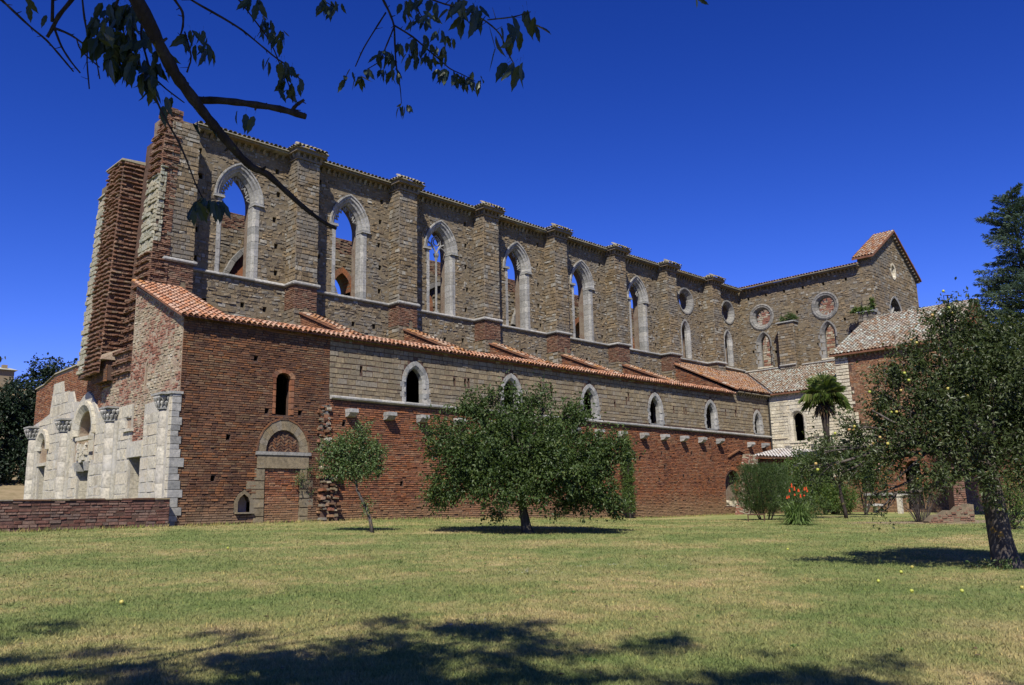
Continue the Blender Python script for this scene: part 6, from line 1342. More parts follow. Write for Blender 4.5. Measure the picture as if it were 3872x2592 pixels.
# (sideways, forward, radius) of the clumps of shade on the lawn
SHADE = [(-1.49,10.56,0.22),(2.6,6.95,0.23),(-2.32,6.24,0.35),(1.08,7.04,0.24),(0.93,7.29,0.23),(-3.29,6.19,0.24),(-0.89,7.57,0.2),(-4.33,7.34,0.26),(-1.26,6.05,0.21),(1.59,9.63,0.23),(0.42,6.39,0.17),(2.52,7.59,0.19),(1.8,6.24,0.32),(0.97,6.7,0.22),(-4.14,8.68,0.17),(-1.73,9.4,0.27),(-3.86,7.83,0.33),(-0.35,9.83,0.16),(-2.09,6.37,0.19),(-3.16,9.72,0.2),(-0.84,6.37,0.34),(-2.42,6.42,0.29),(1.37,7.24,0.38),(-3.34,6.08,0.21),(4.37,7.41,0.18),(0.56,6.97,0.15),(0.36,6.47,0.26),(3.4,6.94,0.19),(-4.54,7.48,0.32),(-4.17,8.8,0.19),(2.83,6.72,0.25),(-0.16,6.17,0.24),(-0.6,6.52,0.28),(-2.77,6.4,0.23),(-1.68,7.83,0.21),(-0.18,7.07,0.18),(1.66,7.6,0.31),(-1.34,7.27,0.16),(0.82,9.06,0.16),(1.78,9.26,0.13),(2.39,6.28,0.27),(0.53,6.28,0.26),(0.94,6.65,0.3),(0.75,6.42,0.2),(-1.71,7.42,0.29),(-0.9,6.65,0.18),(-3.23,7.79,0.25),(4.33,7.61,0.18),(3.4,6.92,0.2),(2.65,7.3,0.28),(0.27,10.6,0.14),(2.2,7.9,0.25),(-2.76,6.4,0.28),(-1.3,8.51,0.23),(-2.9,6.49,0.24),(-0.27,7.06,0.38),(-1.06,6.54,0.21),(0.91,6.37,0.34),(1.41,9.15,0.29),(1.01,7.99,0.18),(0.39,7.61,0.16),(-3.01,6.06,0.19),(-4.3,6.88,0.21),(-1.2,6.39,0.27),(-1.14,7.54,0.33),(2.07,6.57,0.33),(3.07,6.36,0.28),(1.02,6.62,0.24),(1.33,6.46,0.2),(-0.4,6.09,0.29),(-3.04,6.08,0.3),(-2.28,6.15,0.36),(-3.6,6.29,0.34),(-5.21,10.0,0.21),(0.41,8.96,0.29),(-6.31,10.38,0.17),(-2.95,7.39,0.28),(-1.23,6.1,0.16),(-1.79,7.01,0.21),(-0.48,8.97,0.15),(2.5,7.08,0.19),(0.42,6.42,0.32),(-3.1,7.43,0.31),(-5.17,8.3,0.15),(-0.84,9.25,0.19),(3.64,6.36,0.25),(0.45,8.94,0.19),(-3.14,6.37,0.26),(2.01,7.67,0.35),(-3.35,6.17,0.28),(-0.26,6.5,0.23),(-2.39,8.51,0.28),(-2.43,6.27,0.24),(-6.01,9.23,0.18),(0.05,7.85,0.21),(-2.23,7.59,0.21),(2.67,7.95,0.2),(2.61,8.05,0.22),(-3.49,8.09,0.27),(-2.07,9.28,0.17),(-2.43,8.82,0.23),(-4.09,6.39,0.29),(-1.42,9.79,0.23),(-3.56,6.68,0.14),(-1.88,8.97,0.16),(2.53,7.8,0.29),(2.56,8.83,0.18),(-5.75,9.28,0.24),(2.07,6.5,0.35),(-0.89,6.32,0.37),(-0.64,7.05,0.29),(-0.92,8.56,0.28),(-4.45,7.02,0.3),(-2.16,7.01,0.36),(3.81,7.08,0.27),(-2.98,7.29,0.28),(-3.87,6.57,0.28),(3.33,7.82,0.14),(-0.59,7.04,0.28),(-4.21,7.4,0.16),(-5.1,8.04,0.29),(1.63,6.38,0.22),(1.69,6.51,0.19),(-0.18,8.77,0.3),(2.92,7.21,0.37),(-5.43,10.5,0.21),(0.17,6.55,0.23),(1.69,9.68,0.2),(3.63,6.8,0.35),(4.24,7.3,0.24),(0.3,9.56,0.23),(3.04,7.77,0.23),(-1.04,7.57,0.33),(-1.47,7.06,0.39),(-2.97,6.8,0.17),(0.35,10.9,0.17),(3.44,8.51,0.27),(2.15,6.78,0.18),(-1.32,7.82,0.22),(0.04,10.42,0.16),(-3.56,8.17,0.2),(-0.64,7.14,0.21),(2.38,6.92,0.25),(-0.99,8.84,0.25),(-1.64,10.81,0.26),(1.7,6.34,0.3),(-3.5,6.78,0.28),(1.4,6.68,0.25),(1.86,6.18,0.25),(3.85,6.41,0.21),(1.69,6.34,0.19),(-2.8,8.69,0.25),(-1.01,6.8,0.32),(-2.83,6.48,0.22),(-2.15,7.38,0.29),(3.26,7.24,0.29),(0.23,6.92,0.27),(-1.11,6.54,0.25),(0.71,6.12,0.25),(-0.87,6.5,0.34),(-1.23,8.87,0.21),(-0.5,10.53,0.18),(0.51,7.82,0.27),(-0.81,6.53,0.24),(1.08,6.71,0.34),(-2.15,6.03,0.22),(-2.28,6.7,0.35),(0.06,9.4,0.27),(-3.84,6.87,0.16),(-2.83,6.03,0.33),(-3.07,7.13,0.28),(-2.88,6.32,0.33),(4.32,7.46,0.19),(-1.32,7.08,0.22),(-4.78,8.44,0.31),(-0.16,7.75,0.3),(-1.34,9.45,0.24),(-1.81,6.07,0.24),(3.36,7.1,0.26),(-0.79,10.35,0.24),(-3.51,9.81,0.18),(-1.79,6.76,0.36),(-1.21,8.33,0.29),(-0.59,7.44,0.33),(-2.4,8.91,0.18),(-0.19,8.49,0.3),(-2.2,6.35,0.25),(0.25,7.97,0.27),(-1.07,7.63,0.29),(2.48,6.17,0.2),(-4.07,4.67,0.44),(-4.56,5.66,0.46),(5.13,5.55,0.3),(2.25,4.98,0.32),(3.1,4.23,0.46),(4.13,4.43,0.28),(3.38,3.69,0.28),(4.08,3.93,0.32),(-1.49,5.44,0.3),(-2.36,3.41,0.31),(2.58,5.18,0.4),(4.33,3.3,0.32),(1.3,4.31,0.49),(-3.43,6.18,0.43),(1.78,6.12,0.36),(-2.12,4.55,0.43),(3.44,5.16,0.45),(1.66,5.61,0.28),(3.54,4.85,0.33),(-4.51,5.08,0.3),(-1.84,4.89,0.3),(-3.33,3.44,0.34),(3.52,3.96,0.32),(-4.45,5.08,0.44),(-3.85,5.74,0.25),(-4.65,3.49,0.45),(-5.05,5.47,0.3),(-2.57,3.51,0.45),(-1.74,6.08,0.42),(0.47,4.63,0.39),(0.67,6.21,0.31),(-3.95,6.3,0.42),(1.26,4.65,0.25),(-3.43,5.69,0.32),(0.95,4.71,0.29),(-5.35,3.4,0.43),(-3.26,4.78,0.39),(2.74,3.7,0.36),(2.69,5.26,0.37),(1.36,5.64,0.47),(0.09,3.51,0.28),(1.66,5.31,0.36),(2.02,3.87,0.35),(-1.62,5.52,0.49),(-2.84,3.51,0.34)]
SHN = len(SHADE)

# ---------------------------------------------------------------- low brick wall, left
lw = thing('low_brick_wall', 'low dark brick garden wall running left from the corner of the pale church front', 'wall')
fL = Frame((-9.5, -.45, 0), (1, 0, 0), (0, -1, 0))
lwc = core('rubble_core', lw, fL, [(0, -.9), (9.15, -.9), (9.15, .99), (0, .99)], [], .42, M_['mort_brick'])
masonry(lw, 'brick', fL, [[(0, -.9), (9.15, -.9), (9.15, .99), (0, .99)]], masonry_mat('brick_old', [(0.15, 0.075, 0.055), (0.22, 0.10, 0.07), (0.18, 0.10, 0.08), (0.26, 0.13, 0.09), (0.20, 0.14, 0.11), (0.30, 0.19, 0.14)], pale=(0.36, 0.30, 0.24, 1), bump=0.02), (.085, .125), (.2, .42), .02, (-.005, .035), .012)
for k in range(16):
    x0 = -9.5+9.15*k/16; mb = MB()
    mb.box(x0+.006, x0+9.15/16-.006, -.50, -.02, .985, 1.035+random.uniform(-.012, .012), random.random()); mb.build('coping', M_['brick'] if k % 3 else M_['ashlar'], lw)
based(lw, -5, -.25, 0)

# ---------------------------------------------------------------- plants
CR = np.array([0.7082, -0.7060, 0.0]); CF = np.array([0.7060, 0.7082, 0.0])
def unit(n):
    v = rng.normal(size=(n, 3)); return v/np.linalg.norm(v, axis=1)[:, None]
def leaf_cloud(P, size, aspect=0.5, droop=0.3, out=None, outw=0.8, fold=0.15):
    """leaf faces at points P: each leaf is two triangles folded along its rib"""
    n = len(P)
    d = unit(n)
    if out is not None: d = d*1.0+out*outw
    d[:, 2] -= droop
    d /= np.linalg.norm(d, axis=1)[:, None]
    up = unit(n)*.8; up[:, 2] += 0.9
    s = np.cross(d, up); s /= np.linalg.norm(s, axis=1)[:, None]+1e-9
    nn = np.cross(s, d)
    L = (size*rng.uniform(.65, 1.25, n))[:, None]; W = L*aspect*.5
    V = np.empty((n, 4, 3))
    V[:, 0] = P; V[:, 2] = P+d*L
    V[:, 1] = P+d*L*.45+s*W+nn*L*fold; V[:, 3] = P+d*L*.45-s*W+nn*L*fold
    F = np.empty((n, 2, 3), int); b = np.arange(n)*4
    F[:, 0] = np.stack([b, b+1, b+2], 1); F[:, 1] = np.stack([b, b+2, b+3], 1)
    return V.reshape(-1, 3), F.reshape(-1, 3)
def crown(root, blobs, n, size, mat, cl=0.20, aspect=.5, droop=.3, per=26, shell=.55, name='foliage'):
    """leaves gathered in sprays; sprays fill the outer part of each lobe"""
    vol = np.array([b[3]**2.2 for b in blobs]); cnt = np.maximum(2, (n/per*vol/vol.sum()).astype(int))
    P = []; O = []; A = []
    for b, k in zip(blobs, cnt):
        c = np.array(b[:3]); r = b[3]; sq = b[4] if len(b) > 4 else .85
        u = unit(k); rad = r*(shell+(1.06-shell)*rng.random(k)**.7)
        cc = c+u*rad[:, None]*np.array([1, 1, sq])
        for q, uu in zip(cc, u):
            m = max(4, int(per*rng.uniform(.5, 1.5)))
            dirn = uu+np.array([0, 0, .35])+rng.normal(size=3)*.5; dirn /= np.linalg.norm(dirn)
            t = rng.normal(size=(m, 1))*cl*1.2
            P.append(q+dirn*t+rng.normal(size=(m, 3))*cl*.5); O.append(np.tile(uu, (m, 1)))
            A.append(np.clip(rng.normal(rng.uniform(.2, .7), .2, m), 0, 1))
    P = np.concatenate(P); O = np.concatenate(O); A = np.concatenate(A)
    V, F = leaf_cloud(P, size, aspect, droop, O, .7)
    return mesh_obj(name, V, F, mat, root, np.repeat(A, 2), 'stuff')
def limb_set(root, trunk, tr, blobs, mat, spread=1, nseg=5, twig=.012, name='limb', every=1, thick=.45):
    mb = MB(); mb.tube(trunk, tr, 12, .5); mb.build('trunk', mat, root, None, True)
    top = np.array(trunk[-1]); t0 = np.array(trunk[max(0, len(trunk)-2)])
    for b in blobs[::every]:
        c = np.array(b[:3]); s = top if random.random() < .6 else (top+t0)/2
        r0 = tr[-1]*thick*random.uniform(.8, 1.3)
        pts = []; rad = []
        for i in range(nseg+1):
            t = i/nseg
            p = s+(c-s)*t+rng.normal(size=3)*.06*np.linalg.norm(c-s)*(t*(1-t)*4)*.6
            p[2] += .12*np.linalg.norm(c-s)*math.sin(t*math.pi)*.5
            pts.append(p); rad.append(r0*(1-t)+twig*t)
        mb = MB(); mb.tube(pts, rad, 7, .5)
        for q in range(4):
            e = c+unit(1)[0]*b[3]*.9; m = pts[-2] if q % 2 else pts[-1]
            mb.tube([m, (np.array(m)+e)/2+rng.normal(size=3)*.05, e], [twig*1.1, twig*.8, twig*.4], 5, .5)
        mb.build(name, mat, root, None, True)
def place(base, rel):
    """lobe given as (sideways, forward, up, radius[, squash]) round the plant's base"""
    b = np.array(base)
    return [tuple(b+CR*q[0]+CF*q[1]+np.array([0, 0, q[2]]))+tuple(q[3:]) for q in rel]
def gb(x, y): return (x, y, float(gz(x, y)))

# plum tree in the middle of the lawn
B = gb(7.11, -11.34)
t = thing('plum_tree', 'broad dark green fruit tree on the lawn in front of the long brick wall', 'tree')
rel = [(-2.7, .2, 3.4, .62), (-3.1, 0, 2.9, .35), (-2.4, 0, 1.7, .85), (-1.7, -.5, 2.7, 1.1), (-1.2, .3, 4.0, .75), (0, -.3, 2.9, 1.35), (.05, .4, 4.1, .65), (-1.9, .2, 4.35, .45), (-.9, 0, 4.75, .3), (.6, .2, 4.45, .42), (.8, .1, 4.95, .2), (1.5, .2, 3.7, .8), (1.4, -.7, 2.3, 1.25), (2.5, .1, 2.5, .85), (2.1, -.3, 1.5, 1.0), (3.1, .1, 2.9, .5), (3.5, .1, 2.5, .35), (-.9, -.8, 1.6, 1.0), (.3, -.9, 1.4, .75), (2.9, 0, 1.05, .55), (1.15, -.4, .75, .3), (-.85, -.4, .6, .24), (1.9, .3, 4.1, .45), (3.05, 0, .65, .28), (-1.6, .9, 2.4, 1.0), (.8, 1.3, 2.4, 1.2), (2.2, 1.1, 2.2, .8), (-2.9, .0, 1.3, .45), (-.3, 1.2, 3.5, .8), (1.7, .1, .95, .3), (-.3, .2, 4.9, .22)]
bl = place(B, rel)
tb_ = [np.array(B)+CR*a+np.array([0, 0, z]) for a, z in ((.12, -.1), (.05, .25), (-.02, .7), (-.08, 1.25), (0, 1.9))]
limb_set(t, tb_, [.24, .17, .14, .13, .10], bl, M_['barkp'])
crown(t, bl, 62000, .115, M_['l_mid'], .17, .58, .25, 26, .35)
based(t, *B)
# young pear tree
B = gb(3.16, -8.15)
t = thing('young_pear_tree', 'small leaning tree with sparse yellowish leaves by the torn brick edge', 'tree')
rel = [(-1.55, .1, 2.9, .30), (-1.05, 0, 2.7, .50), (-.6, 0, 2.75, .55), (-.1, .1, 2.7, .50), (-.45, 0, 3.2, .35), (-1.25, 0, 2.1, .45), (-.6, -.2, 2.1, .5), (-.02, 0, 2.15, .42), (-.2, .1, 3.5, .2), (.18, 0, 2.5, .25), (-1.5, 0, 2.4, .3), (-.9, .3, 2.3, .4)]
bl = place(B, rel)
tb_ = [np.array(B)+CR*a+np.array([0, 0, z]) for a, z in ((.03, -.1), (-.04, .35), (-.16, .75), (-.34, 1.1), (-.50, 1.4), (-.55, 1.75))]
limb_set(t, tb_, [.075, .06, .052, .05, .045, .035], bl, M_['bark'], thick=.6, twig=.007)
crown(t, bl, 9500, .085, M_['l_small'], .12, .62, .3, 16, .2)
crown(t, place(B, [(-.18, -.05, 1.0, .16, 1.6), (-.15, -.05, .75, .12, 1.5)]), 240, .075, M_['l_small'], .08, .6, .3, 12, .2, 'trunk_shoots')
based(t, *B)
# sapling on the wall
B = (5.55, -.12, 1.2)
t = thing('wall_sapling', 'small wild shrub growing out of the masonry beside the walled-up doorway', 'shrub')
mb = MB()
for q in range(5): mb.tube([(5.9, .0, .9), (5.8-.1*q, -.15, 1.5), (5.75-.16*q, -.2, 2.1+.1*random.random())], [.012, .009, .004], 5)
mb.build('stem', M_['bark'], t); crown(t, [(5.3, -.2, 1.9, .28), (5.7, -.2, 2.15, .2), (5.1, -.2, 1.6, .18), (5.9, -.15, 1.2, .16)], 420, .07, M_['l_small'], .09, .55, .3, 10, .2)
based(t, 5.9, 0, .9)
# ivy column on the wall
B = gb(26.69, -.75)
t = thing('columnar_cypress', 'narrow column of green foliage standing against the brick wall beside the broad tree', 'cypress')
mb = MB(); mb.tube([(B[0], B[1], B[2]-.1), (B[0], B[1], 4.4)], [.07, .02], 7); mb.build('trunk', M_['barkd'], t)
bl = [(B[0]+random.uniform(-.05, .05), B[1]+random.uniform(-.04, .04), B[2]+.55+.28*k, .34 if k < 13 else .26-.03*(k-13), 1.0) for k in range(17)]
crown(t, bl, 9000, .085, M_['l_bright'], .07, .45, -.5, 16, .6)
based(t, *B)

# apple tree, right
B = gb(6.14, -26.09)
t = thing('apple_tree', 'large apple tree with yellow fruit and thick dark trunk at the right edge', 'tree')
rel = [(-.66, .2, 5.35, .42), (-.45, .1, 5.8, .22), (.05, .3, 5.1, .65), (-1.40, .2, 4.55, .42), (-2.05, 0, 4.1, .46), (-.9, -.1, 4.2, .80), (-2.1, 0, 3.5, .50), (-1.2, -.4, 3.5, .85), (0, -.5, 3.9, 1.0), (-2.85, -.1, 2.75, .48), (-2.0, -.5, 2.8, .70), (-1.0, -.9, 2.8, .85), (-3.55, -.2, 2.45, .42), (-2.5, -.6, 2.25, .55), (-1.6, -.9, 1.85, .60), (-.7, -1.1, 1.95, .60), (-.55, -.9, 1.4, .32), (-2.65, -.4, 1.55, .30), (-2.65, -.4, 1.2, .16), (-3.8, -.2, 2.1, .30), (1.0, 0, 4.5, .9), (1.5, -.2, 3.6, 1.0), (1.0, -.8, 2.7, .9), (.2, .9, 3.2, 1.1), (-1.3, .8, 3.2, .9), (1.6, .6, 2.6, .9), (.9, .8, 4.6, .8), (-1.9, .6, 2.5, .6), (.3, -1.3, 2.2, .7), (2.2, .1, 2.3, .8), (-3.2, -.1, 2.0, .35), (-.1, .2, 4.6, .7), (-1.8, -.2, 3.95, .4), (-3.1, -.2, 2.95, .3)]
rel = [(q[0], q[1], q[2], q[3]*(.74 if q[0] < -.3 else 1)) for q in rel]
bl = place(B, rel)
tb_ = [np.array(B)+CR*a+np.array([0, 0, z]) for a, z in ((.10, -.15), (.04, .12), (-.02, .6), (-.05, 1.2), (-.10, 1.8), (-.08, 2.3))]
limb_set(t, tb_, [.34, .265, .225, .21, .20, .17], bl, M_['bark'], thick=.42, twig=.012)
for pts, r in ((((-.3, 2.0), (-1.1, 2.5), (-1.6, 2.35), (-2.3, 1.8)), .04), (((-.2, 2.5), (-.8, 3.2), (-1.05, 3.45)), .05), (((-.5, 2.4), (-1.0, 2.5), (-1.25, 2.2), (-1.35, 1.7)), .025), (((-1.7, 2.7), (-2.2, 3.0), (-2.6, 3.25)), .03)):
    mb = MB(); mb.tube([np.array(B)+CR*a+CF*(-.5)+np.array([0, 0, z]) for a, z in pts], [r*(1-.6*i/len(pts)) for i in range(len(pts))], 7); mb.build('limb', M_['bark'], t, None, True)
crown(t, bl, 52000, .10, M_['l_apple'], .15, .45, .15, 30, .45)
ap_me = []
for k in range(4):
    mb = MB(); mb.lathe((0, 0, 0), [(.004, -.025), (.017, -.028), (.028, -.017), (.031, .0), (.028, .017), (.017, .027), (.005, .022)], 10, (k+.5)/4)
    o = mb.build('apple', M_['apple'], None, None, True); me = o.data; bpy.data.objects.remove(o); ap_me.append(me)
for k in range(44):
    b = bl[random.randrange(len(rel))]
    u = unit(1)[0]-CF*.9; u[2] -= .2; u /= np.linalg.norm(u)
    o = bpy.data.objects.new('apple', ap_me[random.choice((0, 0, 1, 1, 2, 2, 3))]); o.location = Vector(np.array(b[:3])+u*b[3]*1.02); link(o, t)
# sucker leaves at the foot
crown(t, place(B, [(-.25, -.3, .08, .22, .5), (-.6, -.1, .05, .2, .4)]), 260, .07, M_['l_small'], .08, .5, -.2, 14, .2, 'foot_shoots')
based(t, *B)

# juniper
B = gb(26.64, -9.36)
t = thing('juniper_bush', 'big rounded dark green needle bush on bare lower stems, left of the red flowers', 'bush')
def spikes(root, B, W, H, n, mat, size, stems=9, name='foliage', lift=.35):
    P = []; D = []
    for _ in range(n):
        a = random.uniform(0, 2*math.pi); q = random.random()**.5
        hh = random.random()
        r = W*q*(1-.55*max(0, hh-.45)**1.3)*(0.75+.25*min(1, hh*4))*(1+.13*math.sin(3*a+4*hh)+.09*math.sin(7*a-9*hh))
        z = lift*H*(q**2)*.4+H*(.12+.84*hh)*(1-.12*q*q)
        P.append((B[0]+r*math.cos(a), B[1]+r*math.sin(a), B[2]+z)); D.append((.55*q*math.cos(a), .55*q*math.sin(a), 1.0))
    P = np.array(P); D = np.array(D); D /= np.linalg.norm(D, axis=1)[:, None]
    m = 9
    t_ = rng.random((n, m, 1)); L = rng.uniform(.18, .42, (n, 1, 1))
    Q = P[:, None]+D[:, None]*t_*L+rng.normal(size=(n, m, 3))*.022
    O = np.repeat(D, m, 0); Q = Q.reshape(-1, 3)
    V, F = leaf_cloud(Q, size, .22, -.2, O, 1.6)
    A = np.clip(np.repeat(rng.normal(.45, .25, n), m*2)+rng.normal(0, .12, n*m*2), 0, 1)
    mesh_obj(name, V, F, mat, root, A, 'stuff')
    mb = MB()
    for k in range(stems):
        a = 2*math.pi*k/stems; mb.tube([(B[0]+.12*math.cos(a), B[1]+.12*math.sin(a), B[2]-.1), (B[0]+.4*W*math.cos(a), B[1]+.4*W*math.sin(a), B[2]+.3*H), (B[0]+.6*W*math.cos(a), B[1]+.6*W*math.sin(a), B[2]+.75*H)], [.04, .03, .012], 6)
    mb.build('stem', M_['barkd'], root)
spikes(t, (B[0]+.15, B[1], B[2]-.25), 1.42, 2.95, 3000, M_['l_junip'], .10)
based(t, *B)
# red hot poker
B = gb(21.39, -13.9)
t = thing('torch_lily', 'clump of strap leaves with upright orange red flower spikes on the lawn edge', 'flowering plant')
V = []; F = []; A = []
for k in range(620):
    a = random.uniform(0, 2*math.pi); L = random.uniform(.8, 1.5); e = random.uniform(.35, 1.3); r0 = random.uniform(0, .42)
    d = np.array([math.cos(a), math.sin(a), 0]); s = np.array([-math.sin(a), math.cos(a), 0])
    p = np.array(B)+d*r0; w = random.uniform(.014, .026); b = len(V)
    for i in range(6):
        q = i/5; out = L*(q*.20+.34*q*q*(1.2-e*.4)); up = L*(1.15*q*math.sin(e)-.62*q*q*q*(1.4-e*.6))
        pp = p+d*out+np.array([0, 0, max(.02, up)]); ww = w*(1-q**3)
        V += [pp-s*ww, pp+s*ww]
    for i in range(5): F.append((b+2*i, b+2*i+1, b+2*i+3, b+2*i+2)); A.append(random.random() if i == 0 else A[-1])
mesh_obj('leaf_blades', V, F, M_['l_blade'], t, A, 'stuff')
for (a, h, ln) in [(q[0], q[1]*.93, q[2]*.85) for q in ((-.18, 1.28, .22), (-.16, 1.12, .20), (-.28, 1.02, .16), (.12, 1.02, .16), (.05, 1.0, .14), (.28, 1.08, .16), (.35, 1.1, .14), (.45, .98, .13), (-.5, .70, .14), (-.42, .72, .12), (.2, .78, .18), (.30, .80, .14), (-.05, .80, .10))]:
    p = np.array(B)+CR*a+CF*random.uniform(-.35, .1)
    mb = MB(); mb.tube([np.array(B)+CR*a*.4+CF*-.1, p+np.array([0, 0, h-ln])], [.020, .014], 6); st = mb.build('flower_stalk', M_['l_blade'], t)
    mb = MB()
    for q in range(5):
        z = h-ln+ln*q/5; r = .036*(1-.12*q) if q < 4 else .02
        mb.lathe((p[0], p[1], z), [(r*.7, 0), (r*1.15, ln*.05), (r, ln*.16), (r*.5, ln*.21)], 8, random.random())
    mb.build('flower_head', M_['flower'], t)
based(t, *B)
# small tree behind the flowers
B = gb(31.22, -11.57)
t = thing('garden_tree', 'small tree with forked dark stem and rounded crown behind the orange flowers', 'tree')
rel = [(-2.2, .3, 2.4, .75), (-1.3, 0, 3.1, .9), (-.2, 0, 3.4, .95), (.9, 0, 3.2, .85), (1.5, .2, 2.6, .7), (.3, -.3, 2.7, .8), (-1.0, -.2, 2.3, .8), (-2.6, .2, 1.8, .5), (1.0, .3, 2.1, .5), (-.3, .2, 4.0, .5), (-1.9, .2, 3.4, .5)]
bl = place(B, rel)
tb_ = [np.array(B)+CR*a+np.array([0, 0, z]) for a, z in ((.04, -.1), (0, .4), (-.1, .9), (-.15, 1.4), (-.18, 1.8))]
limb_set(t, tb_, [.11, .09, .085, .08, .06], bl, M_['barkd'], thick=.6)
crown(t, bl, 9000, .12, M_['l_mid'], .19, .5, .3, 22, .45)
based(t, *B)
# hedge bushes
def bush(name, label, B, rel, n, size, mat, cat='bush', group=None, cl=.12, bark='barkd'):
    t = thing(name, label, cat, group); bl = place(B, rel)
    mb = MB()
    for b in bl[:6]: mb.tube([(B[0], B[1], B[2]-.1), tuple((np.array(B)+np.array(b[:3]))/2+np.array([.05, 0, .1])), b[:3]], [.05, .03, .012], 6)
    mb.build('stem', M_[bark], t)
    crown(t, bl, n, size, mat, cl, .5, .1, 20, .55); based(t, *B); return t
B = gb(39.84, -7.24)
bush('hedge_bush', 'rounded bright green bush behind the small forked tree', B, [(0, -.2, 1.0, 1.05), (.4, -.2, .9, .95), (-.5, 0, 1.3, .9), (-1.2, 0, 1.0, .95), (-1.9, 0, 1.1, .9)], 10000, .11, M_['l_bright'])
B = gb(35.6, -6.9)
bush('citrus_bush', 'tall loose yellow green bush in front of the brick arcade', B, [(-.9, 0, 2.6, .75), (-.2, 0, 2.9, .8), (.6, 0, 2.9, .8), (-.6, -.3, 1.8, .85), (.4, -.2, 1.8, .9), (1.2, 0, 2.2, .7), (0, -.2, 1.0, .8), (1.2, 0, 1.1, .7), (-1.6, 0, 2.0, .45), (-1.2, 0, 1.2, .7), (1.9, 0, 1.8, .8), (2.2, 0, .9, .8), (-.4, -.5, .7, .7)], 14000, .12, M_['l_bright'])
B = gb(24.7, -12.2)
bush('low_shrub', 'low dark shrub between the needle bush and the orange flowers', B, [(-.1, 0, .6, .5), (.5, .3, .9, .55), (-.3, .3, .9, .5), (1.1, .4, .7, .5)], 2600, .10, M_['l_mid'])
B = gb(36.5, -10.4)
rt = bush('rose_bush', 'climbing rose with a few pale pink blooms under the apple branches', B, [(-.4, 0, 2.9, .8), (.4, 0, 3.2, .85), (1.0, 0, 2.6, .8), (0, -.2, 2.0, .8), (.9, -.2, 1.7, .6)], 4800, .11, M_['l_mid'])
for a, h in ((-.12, 3.5), (.10, 3.05), (.02, 2.9), (.65, 3.15), (.52, 2.9), (.30, 2.6), (.55, 2.62), (.52, 2.45), (.95, 3.3)):
    p = np.array(B)+CR*(a+.1)+CF*-.95+np.array([0, 0, h])
    mb = MB()
    for q in range(6):
        aa = q*1.05; mb.lathe((p[0]+.04*math.cos(aa), p[1]+.04*math.sin(aa), p[2]+.01*(q % 2)), [(.01, -.04), (.045, 0), (.035, .035), (.01, .045)], 7, random.random())
    mb.build('rose_bloom', M_['rose'], rt)
B = gb(26.4, -17.2)
t = thing('twiggy_shrub', 'thicket of bare brown twigs with a few leaves under the apple boughs', 'shrub')
mb = MB()
for k in range(70):
    a = random.uniform(0, 6.28); r = random.uniform(.3, 1.0); h = random.uniform(.7, 1.5)
    p0 = np.array(B)+np.array([.18*math.cos(a), .18*math.sin(a), -.05]); p2 = np.array(B)+np.array([r*math.cos(a), r*math.sin(a), h])
    mb.tube([p0, (p0+p2)/2+np.array([0, 0, .12]), p2], [.014, .010, .004], 5)
mb.build('twigs', M_['bark'], t, 'stuff'); crown(t, place(B, [(-.3, 0, 1.2, .6), (.5, 0, 1.3, .6), (0, 0, 1.6, .5)]), 900, .09, M_['l_apple'], .14, .45, .2, 12, .2)
based(t, *B)
B = gb(21.6, -22.0)
bush('edge_bush', 'bright green bush behind the apple trunk at the right edge', B, [(.2, 0, .7, .75), (.7, 0, 1.2, .8), (.2, 0, 1.5, .5), (1.2, 0, .8, .8), (.9, .2, 1.9, .6)], 5200, .085, M_['l_bright'])
# palm
B = (40.5, -6.65, float(gz(40.5, -6.65)))
t = thing('fan_palm', 'fan palm with shaggy brown trunk in front of the white transept wall', 'palm')
mb = MB(); mb.tube([(B[0], B[1], B[2]-.1), (B[0]+.02, B[1], 2), (B[0], B[1], 4.9), (B[0], B[1], 6.8)], [.20, .17, .19, .36], 12); tr_ = mb.build('trunk', M_['barkd'], t, None, True)
PC = np.array([B[0], B[1], 7.25])
def fan(name, c, d, L, mat, nleaf=18, droop=.25):
    d = d/np.linalg.norm(d); s = np.cross(d, [0, 0, 1.0]); s /= np.linalg.norm(s)+1e-6; nn = np.cross(s, d)
    mb = MB(); hub = c+d*L*.45; mb.tube([c, hub], [.025, .015], 5, .5)
    for k in range(nleaf):
        a = -1.9+3.8*k/(nleaf-1); dd = d*math.cos(a)+s*math.sin(a); l = L*.62*(1-.18*abs(a)/1.9)
        side = np.cross(dd, nn); e = hub+dd*l-np.array([0, 0, droop*l*random.uniform(.6, 1.4)]); m = hub+dd*l*.55
        w = .035*L/1.1
        mb.add([hub, m-side*w, e, m+side*w], [(0, 1, 2), (0, 2, 3)], random.random())
    return mb.build(name, mat, t)
for k in range(30):
    a = 2.4*k; el = [1.25, .95, .65, .35, .05, -.25][k % 6]
    d = np.array([math.cos(a)*math.cos(el), math.sin(a)*math.cos(el), math.sin(el)])
    fan('frond', PC, d, random.uniform(1.35, 1.8), M_['l_palm'], 20, .2+.35*(el < .3))
for k in range(16):
    a = 2.4*k+.3; d = np.array([math.cos(a)*.55, math.sin(a)*.55, -.9]); fan('dead_frond', PC-np.array([0, 0, .3]), d, random.uniform(.8, 1.35), M_['l_dry'], 12, .3)
based(t, *B)
